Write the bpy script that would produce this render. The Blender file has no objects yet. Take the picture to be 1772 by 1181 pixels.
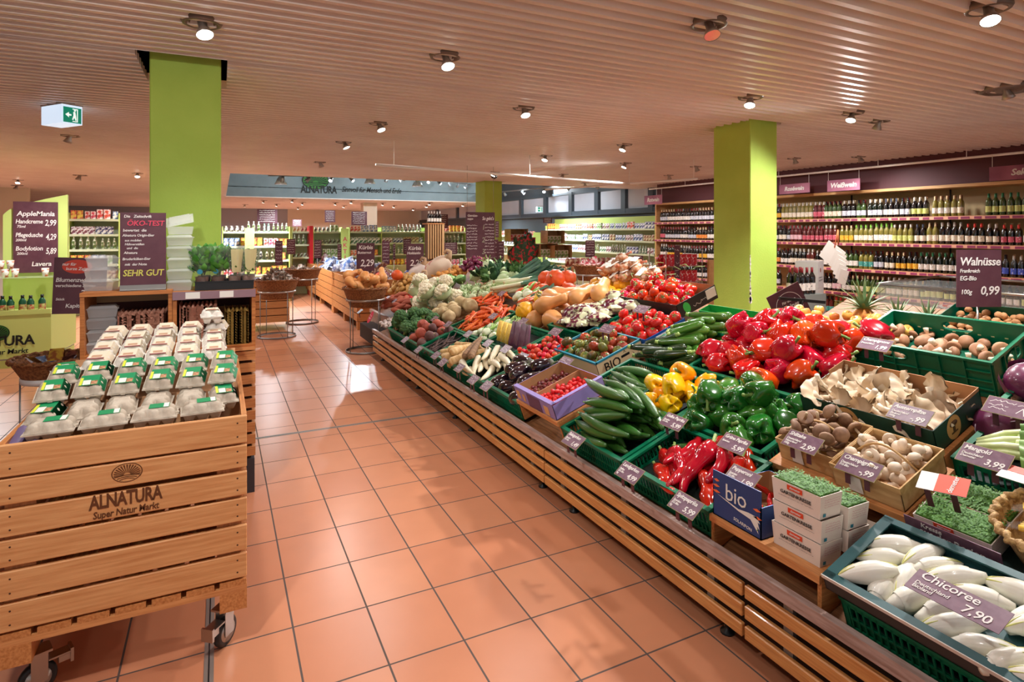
import bpy, math, random
import numpy as np
from mathutils import Matrix, Vector
random.seed(11)
RS = np.random.RandomState(5)
PI = math.pi
SC = bpy.context.scene
COL = SC.collection
# ---------------------------------------------------------------- camera, world, exposure
F = 1022.0
TH = math.atan(506 / F); CT = math.cos(TH); ST = math.sin(TH)
EYE = 1.70
ZC = 2.90                      # ceiling
cd = bpy.data.cameras.new('camera')
cam = bpy.data.objects.new('camera', cd); COL.objects.link(cam)
cam.location = (0, 0, EYE)
cam.rotation_euler = (PI / 2, 0, -TH)
cd.sensor_width = 36; cd.lens = 36 * F / 1772
cd.shift_y = -(590.5 - 401) / 1772
cd.clip_start = .05; cd.clip_end = 200
SC.camera = cam
SC.view_settings.view_transform = 'Standard'
SC.view_settings.look = 'None'
SC.view_settings.gamma = 1
SC.view_settings.use_curve_mapping = False
SC.view_settings.exposure = 0.0
w = bpy.data.worlds.new('world'); SC.world = w; w.use_nodes = True
w.node_tree.nodes['Background'].inputs[0].default_value = (.96, .97, 1.0, 1)
w.node_tree.nodes['Background'].inputs[1].default_value = .5
LAMP_W = 100.0                  # watts of each ceiling spotlight
LAMP_COL = (1.0, .975, .95)

def place_spot(loc, aim, power, size=2.6, col=LAMP_COL, blend=.9, r=.06):
    ld = bpy.data.lights.new('spot_light', 'SPOT'); ld.energy = power; ld.color = col
    ld.spot_size = size; ld.spot_blend = blend; ld.shadow_soft_size = r
    o = bpy.data.objects.new('spot_light', ld); COL.objects.link(o)
    o.location = loc
    o.rotation_euler = (Vector(aim) - Vector(loc)).to_track_quat('-Z', 'Y').to_euler()
    return o
# ceiling spotlights, even those drawn switched off are given added light: x, y, aim x, aim y
LAMPS = [(-.09, 3.76, .3, 2.9), (1.36, 3.76, 1.5, 2.8), (3.64, 1.68, 2.6, .9), (4.18, 3.72, 3.0, 3.0), (5.64, 3.76, 3.4, 3.4),
         (1.46, 7.94, 2.6, 7.2), (4.53, 7.96, 3.2, 7.3), (4.92, 6.5, 3.1, 6.3), (6.25, 8.22, 3.2, 8.6), (1.55, 6.4, 2.2, 5.4),
         (7.72, 8.1, 9.6, 8.3), (-1.64, 8.9, -2.2, 9.3), (-4.1, 17.0, -4.1, 16.0), (2.49, 2.51, 2.2, 1.6), (6.3, 3.9, 6.7, 5.2),  # last one is added to brighten the white wine cartons
         (9.08, 2.4, 9.8, 2.0), (8.28, 6.5, 9.9, 6.5), (9.0, 5.9, 9.9, 5.2), (8.4, 9.6, 9.9, 10.2), (5.78, 2.55, 6.5, 2.4),
         (6.33, 10.4, 3.5, 10.2), (4.87, 10.6, 3.2, 10.8), (1.52, 10.4, 2.8, 11.4), (-1.48, 14.0, -1.5, 13.2), (-.6, 1.5, -.35, 4.2),
         (1.2, .9, 2.0, 1.4), (7.9, 12.0, 9.7, 13.2), (2.6, 5.0, 2.6, 4.6)]
BOOST = {11: 2.2, 0: .8, 1: .3, 2: 2.3, 3: 3.3, 4: 1.8, 6: 1.6, 7: 1.8, 9: .4, 13: .5, 25: .35, 27: .3, 24: 1.3}
for i_, (lx, ly, ax, ay) in enumerate(LAMPS):
    place_spot((lx, ly, ZC - .16), (lx + (ax - lx) * .6, ly + (ay - ly) * .6, .8), LAMP_W * BOOST.get(i_, 1))
for k in range(9):             # track spotlights of the blue recess
    place_spot((1.5 + 1.1 * k, 17.2 + .3 * (k % 3), 3.2), (1.5 + 1.1 * k, 21.9, 3.35) if k % 2 else (1.0 + 1.1 * k, 15.2, 1.2), 300, 1.9, (.86, .94, 1))
for k in range(3):
    place_spot((8.6, 13.0 + 2.2 * k, 3.0), (10.3, 13.2 + 2.2 * k, 1.6), 180, 2.2, (.86, .94, 1))

def ray(px, py):
    r = (px - 886) / F
    return r * CT + ST, -r * ST + CT, -(py - 401) / F
def at_z(px, py, z):
    a, b, g = ray(px, py); t = (z - EYE) / g
    return Vector((a * t, b * t, z))
def at_x(px, py, x):
    a, b, g = ray(px, py); t = x / a
    return Vector((x, b * t, EYE + g * t))
def at_y(px, py, y):
    a, b, g = ray(px, py); t = y / b
    return Vector((a * t, y, EYE + g * t))

# ---------------------------------------------------------------- materials
def lin(c):
    return tuple(((v / 255) / 12.92 if v <= 10 else ((v / 255 + .055) / 1.055) ** 2.4) for v in c) + (1,)
MATS = {}
def mat(name, col, rough=.5, metal=0, var=0, col2=None, ns=8, lo=.4, hi=.6, bump=0, bs=40, coat=0, sub=0, trans=0,
        emit=0, stretch=(1, 1, 1), alpha=1, spec=.5, knots=0, hue=0, ior=1.45):
    if name in MATS: return MATS[name]
    m = bpy.data.materials.new(name); MATS[name] = m; m.use_nodes = True
    nt = m.node_tree; N = nt.nodes; L = nt.links; b = N['Principled BSDF']
    b.inputs['Roughness'].default_value = rough; b.inputs['Metallic'].default_value = metal
    b.inputs['Coat Weight'].default_value = coat; b.inputs['Coat Roughness'].default_value = .08
    b.inputs['Specular IOR Level'].default_value = spec; b.inputs['IOR'].default_value = ior
    b.inputs['Transmission Weight'].default_value = trans; b.inputs['Alpha'].default_value = alpha
    if sub:
        b.inputs['Subsurface Weight'].default_value = sub; b.inputs['Subsurface Scale'].default_value = .01
    b.inputs['Base Color'].default_value = lin(col)
    out = None
    if col2 or bump or knots:
        tc = N.new('ShaderNodeTexCoord'); mp = N.new('ShaderNodeMapping'); mp.inputs['Scale'].default_value = stretch
        L.new(tc.outputs['Object'], mp.inputs[0])
    if col2:
        n = N.new('ShaderNodeTexNoise'); n.inputs['Scale'].default_value = ns; n.inputs['Detail'].default_value = 5
        L.new(mp.outputs[0], n.inputs[0])
        cr = N.new('ShaderNodeValToRGB'); cr.color_ramp.elements[0].position = lo; cr.color_ramp.elements[1].position = hi
        cr.color_ramp.elements[0].color = lin(col); cr.color_ramp.elements[1].color = lin(col2)
        L.new(n.outputs[0], cr.inputs[0]); out = cr.outputs[0]
    if knots:
        vo = N.new('ShaderNodeTexVoronoi'); vo.inputs['Scale'].default_value = knots
        mp2 = N.new('ShaderNodeMapping'); mp2.inputs['Scale'].default_value = tuple(1 if s > 2 else .45 for s in stretch)
        L.new(tc.outputs['Object'], mp2.inputs[0]); L.new(mp2.outputs[0], vo.inputs[0])
        cr2 = N.new('ShaderNodeValToRGB'); cr2.color_ramp.elements[0].position = .035; cr2.color_ramp.elements[1].position = .09
        cr2.color_ramp.elements[0].color = (.16, .07, .03, 1); cr2.color_ramp.elements[1].color = (1, 1, 1, 1)
        L.new(vo.outputs[0], cr2.inputs[0])
        mx = N.new('ShaderNodeMix'); mx.data_type = 'RGBA'; mx.blend_type = 'MULTIPLY'; mx.inputs[0].default_value = 1
        L.new(out, mx.inputs[6]); L.new(cr2.outputs[0], mx.inputs[7]); out = mx.outputs[2]
    if var or hue:
        oi = N.new('ShaderNodeObjectInfo'); hs = N.new('ShaderNodeHueSaturation')
        mr = N.new('ShaderNodeMapRange'); mr.inputs[3].default_value = 1 - var; mr.inputs[4].default_value = 1 + var
        L.new(oi.outputs['Random'], mr.inputs[0]); L.new(mr.outputs[0], hs.inputs['Value'])
        if hue:
            mu = N.new('ShaderNodeMath'); mu.operation = 'MULTIPLY'; mu.inputs[1].default_value = 7.13
            fr = N.new('ShaderNodeMath'); fr.operation = 'FRACT'; L.new(oi.outputs['Random'], mu.inputs[0]); L.new(mu.outputs[0], fr.inputs[0])
            mh = N.new('ShaderNodeMapRange'); mh.inputs[3].default_value = .5 - hue; mh.inputs[4].default_value = .5 + hue
            L.new(fr.outputs[0], mh.inputs[0]); L.new(mh.outputs[0], hs.inputs['Hue'])
        if out: L.new(out, hs.inputs['Color'])
        else: hs.inputs['Color'].default_value = lin(col)
        out = hs.outputs[0]
    if out: L.new(out, b.inputs['Base Color'])
    if bump:
        n2 = N.new('ShaderNodeTexNoise'); n2.inputs['Scale'].default_value = bs; n2.inputs['Detail'].default_value = 3
        L.new(mp.outputs[0], n2.inputs[0])
        bp = N.new('ShaderNodeBump'); bp.inputs['Strength'].default_value = bump; bp.inputs['Distance'].default_value = .004
        L.new(n2.outputs[0], bp.inputs['Height']); L.new(bp.outputs[0], b.inputs['Normal'])
    if emit:
        b.inputs['Emission Color'].default_value = lin(col); b.inputs['Emission Strength'].default_value = emit
    return m

woodX = mat('pine_along_x', (214, 150, 92), .55, col2=(186, 118, 66), ns=5, lo=.35, hi=.7, bump=.15, bs=10, stretch=(1.2, 22, 22), knots=2.3, var=.06)
woodY = mat('pine_along_y', (206, 140, 82), .5, col2=(172, 104, 52), ns=5, lo=.35, hi=.7, bump=.15, bs=10, stretch=(22, 1.2, 22), knots=2.0, var=.06)
woodZ = mat('pine_along_z', (196, 130, 76), .55, col2=(168, 104, 58), ns=5, lo=.35, hi=.7, bump=.15, bs=10, stretch=(22, 22, 1.2), knots=2.3)
apronW = mat('varnished_slats', (212, 152, 88), .38, col2=(184, 118, 62), ns=5, lo=.35, hi=.72, bump=.12, bs=10, stretch=(22, 1.1, 22), knots=1.7, coat=.15)
purple = mat('aubergine_board', (84, 44, 56), .55, col2=(92, 52, 62), ns=9)
purple_l = mat('aubergine_card', (112, 78, 96), .35, col2=(124, 92, 108), ns=30)
chalk = mat('chalk_white', (232, 226, 222), .8)
chalk_g = mat('chalk_green', (190, 200, 120), .8)
chalk_r = mat('chalk_red', (214, 74, 96), .8)
black = mat('black_plastic', (22, 22, 24), .4)
steel = mat('brushed_steel', (170, 165, 160), .32, metal=1)
galv = mat('grey_metal', (150, 148, 146), .45, metal=.7)
white = mat('white_paint', (232, 230, 226), .5)
paper = mat('white_paper', (228, 224, 216), .75)
lime = mat('lime_paint', (182, 214, 92), .75, col2=(176, 208, 86), ns=3, bump=.25, bs=55)
limeP = mat('pale_lime_panel', (196, 214, 120), .5)
green = mat('crate_green', (0, 112, 76), .38, col2=(0, 98, 66), ns=6, lo=.3, hi=.8)
greenD = mat('crate_green_dark', (0, 82, 58), .42)

# ---------------------------------------------------------------- mesh builder
class MB:
    def __init__(s): s.v = []; s.f = []; s.mi = []; s.sm = []
    def add(s, vs, fs, M=None, mi=0, smooth=True):
        o = len(s.v)
        if M is not None: vs = [tuple(M @ Vector(p)) for p in vs]
        s.v.extend(tuple(p) for p in vs)
        for f in fs:
            s.f.append(tuple(i + o for i in f)); s.mi.append(mi); s.sm.append(smooth)
        return s
    def box(s, x0, x1, y0, y1, z0, z1, mi=0, M=None):
        vs = [(x0, y0, z0), (x1, y0, z0), (x1, y1, z0), (x0, y1, z0), (x0, y0, z1), (x1, y0, z1), (x1, y1, z1), (x0, y1, z1)]
        return s.add(vs, [(3, 2, 1, 0), (4, 5, 6, 7), (0, 1, 5, 4), (1, 2, 6, 5), (2, 3, 7, 6), (3, 0, 4, 7)], M, mi, False)
    def taper(s, a, b, h, z=0, k=1.1, mi=0, M=None):           # box wider at the top
        vs = [(-a, -b, z), (a, -b, z), (a, b, z), (-a, b, z), (-a * k, -b * k, z + h), (a * k, -b * k, z + h), (a * k, b * k, z + h), (-a * k, b * k, z + h)]
        return s.add(vs, [(3, 2, 1, 0), (4, 5, 6, 7), (0, 1, 5, 4), (1, 2, 6, 5), (2, 3, 7, 6), (3, 0, 4, 7)], M, mi, False)
    def tube(s, pts, rad, n=8, mi=0, M=None, cap=True, rfn=None):
        pts = [Vector(p) for p in pts]; k = len(pts)
        if not hasattr(rad, '__len__'): rad = [rad] * k
        vs = []; up = None
        for i, p in enumerate(pts):
            d = (pts[min(i + 1, k - 1)] - pts[max(i - 1, 0)])
            d = d.normalized() if d.length > 1e-9 else Vector((0, 0, 1))
            if up is None:
                up = Vector((0, 0, 1)) if abs(d.z) < .9 else Vector((1, 0, 0))
            a = d.cross(up).normalized(); b = a.cross(d).normalized(); up = b
            for j in range(n):
                t = 2 * PI * j / n; r = rad[i] * (rfn(t, i / max(1, k - 1)) if rfn else 1)
                vs.append(p + a * math.cos(t) * r + b * math.sin(t) * r)
        fs = []
        for i in range(k - 1):
            for j in range(n):
                fs.append((i * n + j, i * n + (j + 1) % n, (i + 1) * n + (j + 1) % n, (i + 1) * n + j))
        if cap: fs += [tuple(range(n))[::-1], tuple((k - 1) * n + j for j in range(n))]
        return s.add(vs, [f[::-1] for f in fs], M, mi)
    def lathe(s, prof, n=16, mi=0, M=None, rfn=None, cap=True, smooth=True):
        vs = []; k = len(prof)
        for i, (r, z) in enumerate(prof):
            for j in range(n):
                t = 2 * PI * j / n
                q = rfn(t, i / max(1, k - 1)) if rfn else 1
                if isinstance(q, tuple): rr = r * q[0]; zz = z + q[1]
                else: rr = r * q; zz = z
                vs.append((rr * math.cos(t), rr * math.sin(t), zz))
        fs = []
        for i in range(k - 1):
            for j in range(n):
                fs.append((i * n + j, i * n + (j + 1) % n, (i + 1) * n + (j + 1) % n, (i + 1) * n + j))
        if cap: fs += [tuple(range(n))[::-1], tuple((k - 1) * n + j for j in range(n))]
        return s.add(vs, fs, M, mi, smooth)
    def blob(s, rx, ry, rz, fn=None, nu=14, nv=9, mi=0, M=None):
        prof = []
        vs = []; 
        for i in range(nv + 1):
            p = PI * i / nv
            for j in range(nu):
                t = 2 * PI * j / nu
                d = Vector((math.sin(p) * math.cos(t), math.sin(p) * math.sin(t), -math.cos(p)))
                q = fn(t, p, d) if fn else 1
                vs.append((d.x * rx * q, d.y * ry * q, d.z * rz * q))
        fs = []
        for i in range(nv):
            for j in range(nu):
                a, b2, c, e = i * nu + j, i * nu + (j + 1) % nu, (i + 1) * nu + (j + 1) % nu, (i + 1) * nu + j
                fs.append((a, b2, c, e))
        return s.add(vs, fs, M, mi)
    def grid(s, fn, nu, nv, mi=0, M=None, thick=0, smooth=True):  # fn(u,v)->point
        vs = [fn(i / nu, j / nv) for j in range(nv + 1) for i in range(nu + 1)]
        fs = [(j * (nu + 1) + i, j * (nu + 1) + i + 1, (j + 1) * (nu + 1) + i + 1, (j + 1) * (nu + 1) + i) for j in range(nv) for i in range(nu)]
        return s.add(vs, fs, M, mi, smooth)
    def disc(s, r, z=0, n=20, mi=0, M=None, ry=None):
        return s.add([(r * math.cos(2 * PI * i / n), (ry or r) * math.sin(2 * PI * i / n), z) for i in range(n)], [tuple(range(n))], M, mi, False)
    def mesh(s, name, *mats):
        me = bpy.data.meshes.new(name); me.from_pydata(s.v, [], s.f); 
        for m in mats: me.materials.append(m)
        me.polygons.foreach_set('material_index', s.mi); me.polygons.foreach_set('use_smooth', s.sm)
        me.update(); return me

def T(x=0, y=0, z=0): return Matrix.Translation((x, y, z))
def R(a, ax='Z'): return Matrix.Rotation(a, 4, ax)
def Sc(x, y=None, z=None): return Matrix.Diagonal((x, x if y is None else y, x if z is None else z, 1))

def tag(o, label=None, cat=None, group=None, kind=None):
    if label: o['label'] = label
    if cat: o['category'] = cat
    if group: o['group'] = group
    if kind: o['kind'] = kind
    return o
def obj(name, data=None, parent=None, M=None, label=None, cat=None, group=None, kind=None):
    o = bpy.data.objects.new(name, data); COL.objects.link(o)
    if parent is not None: o.parent = parent
    if M is not None: o.matrix_local = M
    return tag(o, label, cat, group, kind)
def struct(name, mesh, M=None): return obj(name, mesh, None, M, kind='structure')

class Kind:
    """a thing that is set out many times; parts = [(name, mesh, matrix, [sub-parts])]"""
    def __init__(s, name, cat, mesh=None, parts=(), spheres=None):
        s.name, s.cat, s.me, s.parts, s.sph = name, cat, mesh, parts, spheres
def inst(k, M, label, group=None, mats=None, parent=None):
    """copies share mesh data; mats = {mesh name: material for its first slot}"""
    r = obj(k.name, k.me, parent, M, label, k.cat if parent is None else None, group)
    def sw(o):
        if mats and o.data is not None and o.data.name in mats:
            o.material_slots[0].link = 'OBJECT'; o.material_slots[0].material = mats[o.data.name]
    sw(r)
    def rec(parts, par):
        for p in parts:
            c = obj(p[0], p[1], par, p[2] if len(p) > 2 else None); sw(c)
            if len(p) > 3: rec(p[3], c)
    rec(k.parts, r)
    return r
_txt = 0
def text(body, size, M, m=None, parent=None, bold=0, shear=.12, align='CENTER', name='writing', ex=.0006, sx=1, gap=.8, align_y='CENTER', fit=None):
    c = bpy.data.curves.new(name, 'FONT'); c.body = body; c.size = size; c.align_x = align; c.align_y = align_y
    c.extrude = ex; c.offset = bold * size; c.shear = shear; c.resolution_u = 2; c.space_line = gap; c.space_character = .95
    tmp = bpy.data.objects.new('tmp', c); me = bpy.data.meshes.new_from_object(tmp); bpy.data.objects.remove(tmp)
    me.materials.clear(); me.materials.append(m or chalk)
    if fit and len(me.vertices):
        xs = [v.co.x for v in me.vertices]; wd = max(xs) - min(xs)
        sx = min(sx, fit / wd) if fit > 0 else -fit / wd
    return obj(name, me, parent, M @ Sc(sx, 1, 1))
def scribble(mb, x0, x1, y, h, w=.0022, mi=0, z=.0008, seed=0, step=None):
    rr = random.Random(seed * 77 + 5)
    st = step or h * .45; x = x0; px = None; pts = []
    while x < x1:
        pts.append((x, y + h * (rr.random() - .5) * (1.6 if rr.random() < .2 else 1)))
        x += st * (.6 + .8 * rr.random())
    for a, b in zip(pts, pts[1:]):
        if rr.random() < .12: continue
        d = Vector((b[0] - a[0], b[1] - a[1], 0)); n = Vector((-d.y, d.x, 0)).normalized() * w / 2
        A = Vector((a[0], a[1], z)); B = Vector((b[0], b[1], z))
        mb.add([A - n, B - n, B + n, A + n], [(0, 1, 2, 3)], None, mi, False)
def sun_emblem(mb, w, h, mi=0, z=.001, rays=15, dark=None):
    """ellipse emblem: rays fanned over curved furrows"""
    def strip(p):
        mb.add([(x, y, z) for x, y in p], [tuple(range(len(p)))], None, mi, False)
    n = 40
    for i in range(n):                                   # rim
        a, b = 2 * PI * i / n, 2 * PI * (i + 1) / n
        strip([(w * math.cos(a) * .93, h * math.sin(a) * .93), (w * math.cos(a), h * math.sin(a)), (w * math.cos(b), h * math.sin(b)), (w * math.cos(b) * .93, h * math.sin(b) * .93)])
    for i in range(rays):
        a = PI * (i + .5) / rays * 1.16 - .08 * PI; da = PI / rays * .3
        strip([(w * .22 * math.cos(a - da), -h * .25 + h * .26 * math.sin(a - da)), (w * .86 * math.cos(a - da), -h * .12 + h * .95 * math.sin(a - da)),
               (w * .86 * math.cos(a + da), -h * .12 + h * .95 * math.sin(a + da)), (w * .22 * math.cos(a + da), -h * .25 + h * .26 * math.sin(a + da))])
    for k in range(3):
        y0 = -h * (.42 + .17 * k); ww = w * (.8 - .16 * k)
        for i in range(8):
            a, b = -1 + i / 4, -1 + (i + 1) / 4
            f = lambda q: y0 + h * .14 * (1 - q * q)
            strip([(ww * a, f(a)), (ww * b, f(b)), (ww * b, f(b) + h * .07), (ww * a, f(a) + h * .07)])
# ---------------------------------------------------------------- the room
TX, TY = .3145, .4005
def floor_mat():
    m = bpy.data.materials.new('terracotta_tiles'); m.use_nodes = True; nt = m.node_tree; N = nt.nodes; L = nt.links; b = N['Principled BSDF']
    tc = N.new('ShaderNodeTexCoord'); mp = N.new('ShaderNodeMapping'); mp.inputs['Location'].default_value = (-.5967 + TX * 40, -2.689 + TY * 40, 0)
    L.new(tc.outputs['Object'], mp.inputs[0])
    br = N.new('ShaderNodeTexBrick'); br.offset = 0; br.inputs['Scale'].default_value = 1; br.inputs['Brick Width'].default_value = TX
    br.inputs['Row Height'].default_value = TY; br.inputs['Mortar Size'].default_value = .0042; br.inputs['Mortar Smooth'].default_value = .1
    br.inputs['Color1'].default_value = lin((202, 136, 100)); br.inputs['Color2'].default_value = lin((194, 126, 92)); br.inputs['Mortar'].default_value = lin((84, 70, 64))
    L.new(mp.outputs[0], br.inputs[0])
    n = N.new('ShaderNodeTexNoise'); n.inputs['Scale'].default_value = 6; n.inputs['Detail'].default_value = 6; L.new(tc.outputs['Object'], n.inputs[0])
    cr = N.new('ShaderNodeValToRGB'); cr.color_ramp.elements[0].position = .0; cr.color_ramp.elements[0].color = (.84, .82, .80, 1); cr.color_ramp.elements[1].position = 1
    L.new(n.outputs[0], cr.inputs[0])
    mx = N.new('ShaderNodeMix'); mx.data_type = 'RGBA'; mx.blend_type = 'MULTIPLY'; mx.inputs[0].default_value = .8
    L.new(br.outputs[0], mx.inputs[6]); L.new(cr.outputs[0], mx.inputs[7]); L.new(mx.outputs[2], b.inputs['Base Color'])
    mr = N.new('ShaderNodeMapRange'); mr.inputs[3].default_value = .3; mr.inputs[4].default_value = .8
    L.new(br.outputs['Fac'], mr.inputs[0]); 
    ad = N.new('ShaderNodeMath'); ad.operation = 'MULTIPLY_ADD'; ad.inputs[1].default_value = .0; L.new(n.outputs[0], ad.inputs[0]); L.new(mr.outputs[0], ad.inputs[2])
    L.new(ad.outputs[0], b.inputs['Roughness'])
    iv = N.new('ShaderNodeMath'); iv.operation = 'SUBTRACT'; iv.inputs[0].default_value = 1; L.new(br.outputs['Fac'], iv.inputs[1])
    bp = N.new('ShaderNodeBump'); bp.inputs['Strength'].default_value = .35; bp.inputs['Distance'].default_value = .003
    L.new(iv.outputs[0], bp.inputs['Height']); L.new(bp.outputs[0], b.inputs['Normal'])
    return m
struct('floor', MB().box(-14, 14, -3, 40, -.1, 0).mesh('floor', floor_mat()))
strip_m = mat('aluminium_joint', (150, 140, 132), .4, metal=.5)
yj = at_z(600, 737, 0).y
struct('trim_1', MB().box(-8, 8, yj - .022, yj + .022, 0, .0012).box(-8, 8, yj - .004, yj + .004, 0, .002, 1).mesh('floor_joint', strip_m, black))
struct('trim_2', MB().box(-.055, -.02, -2, yj - .03, 0, .0012).box(-.04, -.035, -2, yj - .03, 0, .002, 1).mesh('floor_joint_long', strip_m, black))

ceil_m = mat('rose_beige_ceiling', (232, 220, 212), .36, col2=(226, 212, 204), ns=2, spec=.5)
PIL1 = (-.43, .01, 4.72, 5.24); PIL2 = (5.04, 5.45, 4.49, 5.01); PIL3 = (5.53, 5.97, 12.59, 13.15)
def ribs(mb, x0, x1, y0, y1, z=ZC, per=.115, amp=.028):
    prof = [(0, -1), (.32, -1), (.5, 1), (.82, 1)]
    pts = [(y0, 1)]; y = math.floor(y0 / per) * per
    while y < y1 - 1e-6:
        for a, q in prof:
            if y0 < y + a * per <= y1: pts.append((y + a * per, q))
        y += per
    pts.append((y1, 1))
    vs = []; fs = []
    for i, (yy, q) in enumerate(pts):
        vs += [(x0, yy, z + amp * q), (x1, yy, z + amp * q)]
        if i: fs.append((2 * i - 2, 2 * i - 1, 2 * i + 1, 2 * i))
    mb.add(vs, [f[::-1] for f in fs], None, 0, False)
def cbox(mb, holes, x0, x1, y0, y1):
    xs = sorted({x0, x1} | {h[0] for h in holes} | {h[1] for h in holes})
    ys = sorted({y0, y1} | {h[2] for h in holes} | {h[3] for h in holes})
    for ya, yb in zip(ys, ys[1:]):
        run = None
        for xa, xb in zip(xs, xs[1:]):
            cx, cy = (xa + xb) / 2, (ya + yb) / 2
            inside = any(h[0] < cx < h[1] and h[2] < cy < h[3] for h in holes)
            if not inside: ribs(mb, xa, xb, ya, yb)
mb = MB()
ho = [(PIL1[0] - .07, PIL1[1] + .04, PIL1[2] - .2, PIL1[3] + .1), (PIL2[0] - .03, PIL2[1] + .05, PIL2[2] - .06, PIL2[3] + .1), (PIL3[0] - .05, PIL3[1] + .06, PIL3[2] - .08, 13.2)]
cbox(mb, ho, -14, 12.4, -3.15, 13.2)
ribs(mb, -14, .19, 13.2, 22); ribs(mb, -14, 12.4, 22, 38)
mb.box(-14, 12.4, -3.15, 13.2, ZC + .32, ZC + .34, 1); mb.box(-14, 12.4, 22, 38, ZC + .32, ZC + .34, 1); mb.box(-14, .19, 13.2, 22, ZC + .32, ZC + .34, 1)
struct('ceiling', mb.mesh('ceiling', ceil_m, mat('dark_void', (40, 32, 28), .9)))
blue = mat('blue_grey_wall', (128, 146, 152), .7, col2=(122, 140, 146), ns=2)
mb = MB(); mb.box(.19, 12.4, 22, 22.15, ZC, 4.3).box(.04, .19, 13.2, 22.1, ZC, 4.3).box(.19, 12.4, 13.05, 13.2, ZC + .03, 4.3).box(.1, 12.4, 13.1, 22.1, 4.3, 4.4)
struct('trim_3', mb.mesh('ceiling_recess', blue))
wallw = mat('cream_wall', (214, 204, 184), .8)
wallb = mat('cool_grey_wall', (158, 164, 176), .8)
struct('wall_back', MB().box(-14, 3.2, 33, 33.2, 0, ZC).mesh('wall_back', wallb))
struct('wall_back.001', MB().box(3.2, 12.4, 33, 33.2, 0, ZC).mesh('wall_back2', wallw))
struct('wall_left', MB().box(-14.2, -14, -3, 38, 0, ZC + .3).mesh('wall_left', wallw))
struct('wall_back.002', MB().box(-14, -4.6, 20, 20.15, 0, ZC).mesh('wall_back3', wallw))
WX = 10.4
mb = MB(); y0w, y1w = 11.75, 33
mb.box(WX, WX + .2, y0w, y1w, 0, 2.24); mb.box(WX, WX + .2, y0w, y1w, 3.0, 4.4)
struct('wall_right', mb.mesh('wall_right', mat('dark_slate', (70, 78, 84), .6)))
frame = mat('slate_frame', (62, 72, 80), .4)
blind = mat('roller_blind', (176, 180, 188), .7, col2=(168, 172, 182), ns=1)
edges = [11.8, 12.55, 13.75, 15.1, 16.6, 18.3, 20.2, 22.2, 24.5, 27, 30, 33]
for i, (a, b2) in enumerate(zip(edges, edges[1:])):
    wdw = obj('window_%d' % (i + 1), MB().box(WX - .05, WX + .1, a - .1, a + .1, 2.24, 3.0).box(WX - .04, WX + .1, a, b2, 2.24, 2.36).box(WX - .04, WX + .1, a, b2, 2.92, 3.0).mesh('window_frame', frame), kind='structure')
    obj('blind', MB().box(WX + .03, WX + .045, a + .14, b2 - .14, 2.37, 2.91).mesh('blind', blind), wdw)
    obj('sill', MB().box(WX - .12, WX + .02, a, b2, 2.2, 2.24).mesh('sill', frame), wdw)
# wine wall behind the bottles
struct('wall_right.001', MB().box(10.2, 10.4, -3, 11.75, 0, ZC + .3).mesh('wall_right2', mat('wine_back_panel', (196, 172, 128), .6, col2=(186, 162, 118), ns=1.5)))
maroon = mat('maroon_fascia', (84, 44, 50), .6)
f = obj('trim_4', MB().box(9.78, 9.84, -3, 11.6, 2.40, ZC + .1).mesh('fascia', maroon), kind='structure')
obj('wood_edge', MB().box(9.74, 10.2, -3, 11.62, 2.355, 2.40).mesh('wood_edge', mat('light_wood', (214, 172, 116), .5, col2=(196, 150, 96), ns=4, stretch=(20, 1, 20))), f)
# pillars
for nm, p in (('pillar', PIL1), ('pillar', PIL2), ('pillar', PIL3)):
    mb = MB(); x0, x1, y0, y1 = p; c_ = .008
    vs = []
    for z in (0, ZC + .3):
        vs += [(x0 + c_, y0, z), (x1 - c_, y0, z), (x1, y0 + c_, z), (x1, y1 - c_, z), (x1 - c_, y1, z), (x0 + c_, y1, z), (x0, y1 - c_, z), (x0, y0 + c_, z)]
    mb.add(vs, [(i, (i + 1) % 8, 8 + (i + 1) % 8, 8 + i) for i in range(8)], None, 0, False)
    o = struct(nm, mb.mesh('pillar', lime))
    if p is PIL2:   # plaster chipped off along its corner
        mb = MB(); rr = random.Random(3)
        for k in range(16):
            z = 1.0 + rr.random() * .5 if k > 5 else .95 + rr.random() * .15; a = .006 + rr.random() * (.03 if k < 5 else .01); h = .012 + rr.random() * .035
            mb.add([(x0 - .001, y0 - .001, z - h), (x0 + a, y0 - .001, z - h * .3), (x0 + a * .5, y0 - .001, z + h), (x0 - .001, y0 - .001, z + h * .8)], [(0, 1, 2, 3)], None, 0, False)
            mb.add([(x0 - .001, y0 - .001, z - h), (x0 - .001, y0 - .001, z + h * .8), (x0 - .001, y0 + a * .6, z + h * .2)], [(0, 1, 2)], None, 0, False)
        obj('chipped_plaster', mb.mesh('chips', paper), o)
x_, y_ = (at_z(645, 362, ZC).x, 20.5)
struct('pillar', MB().box(5.2, 5.75, 24, 24.5, 0, ZC).mesh('white_pillar', wallw))

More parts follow.
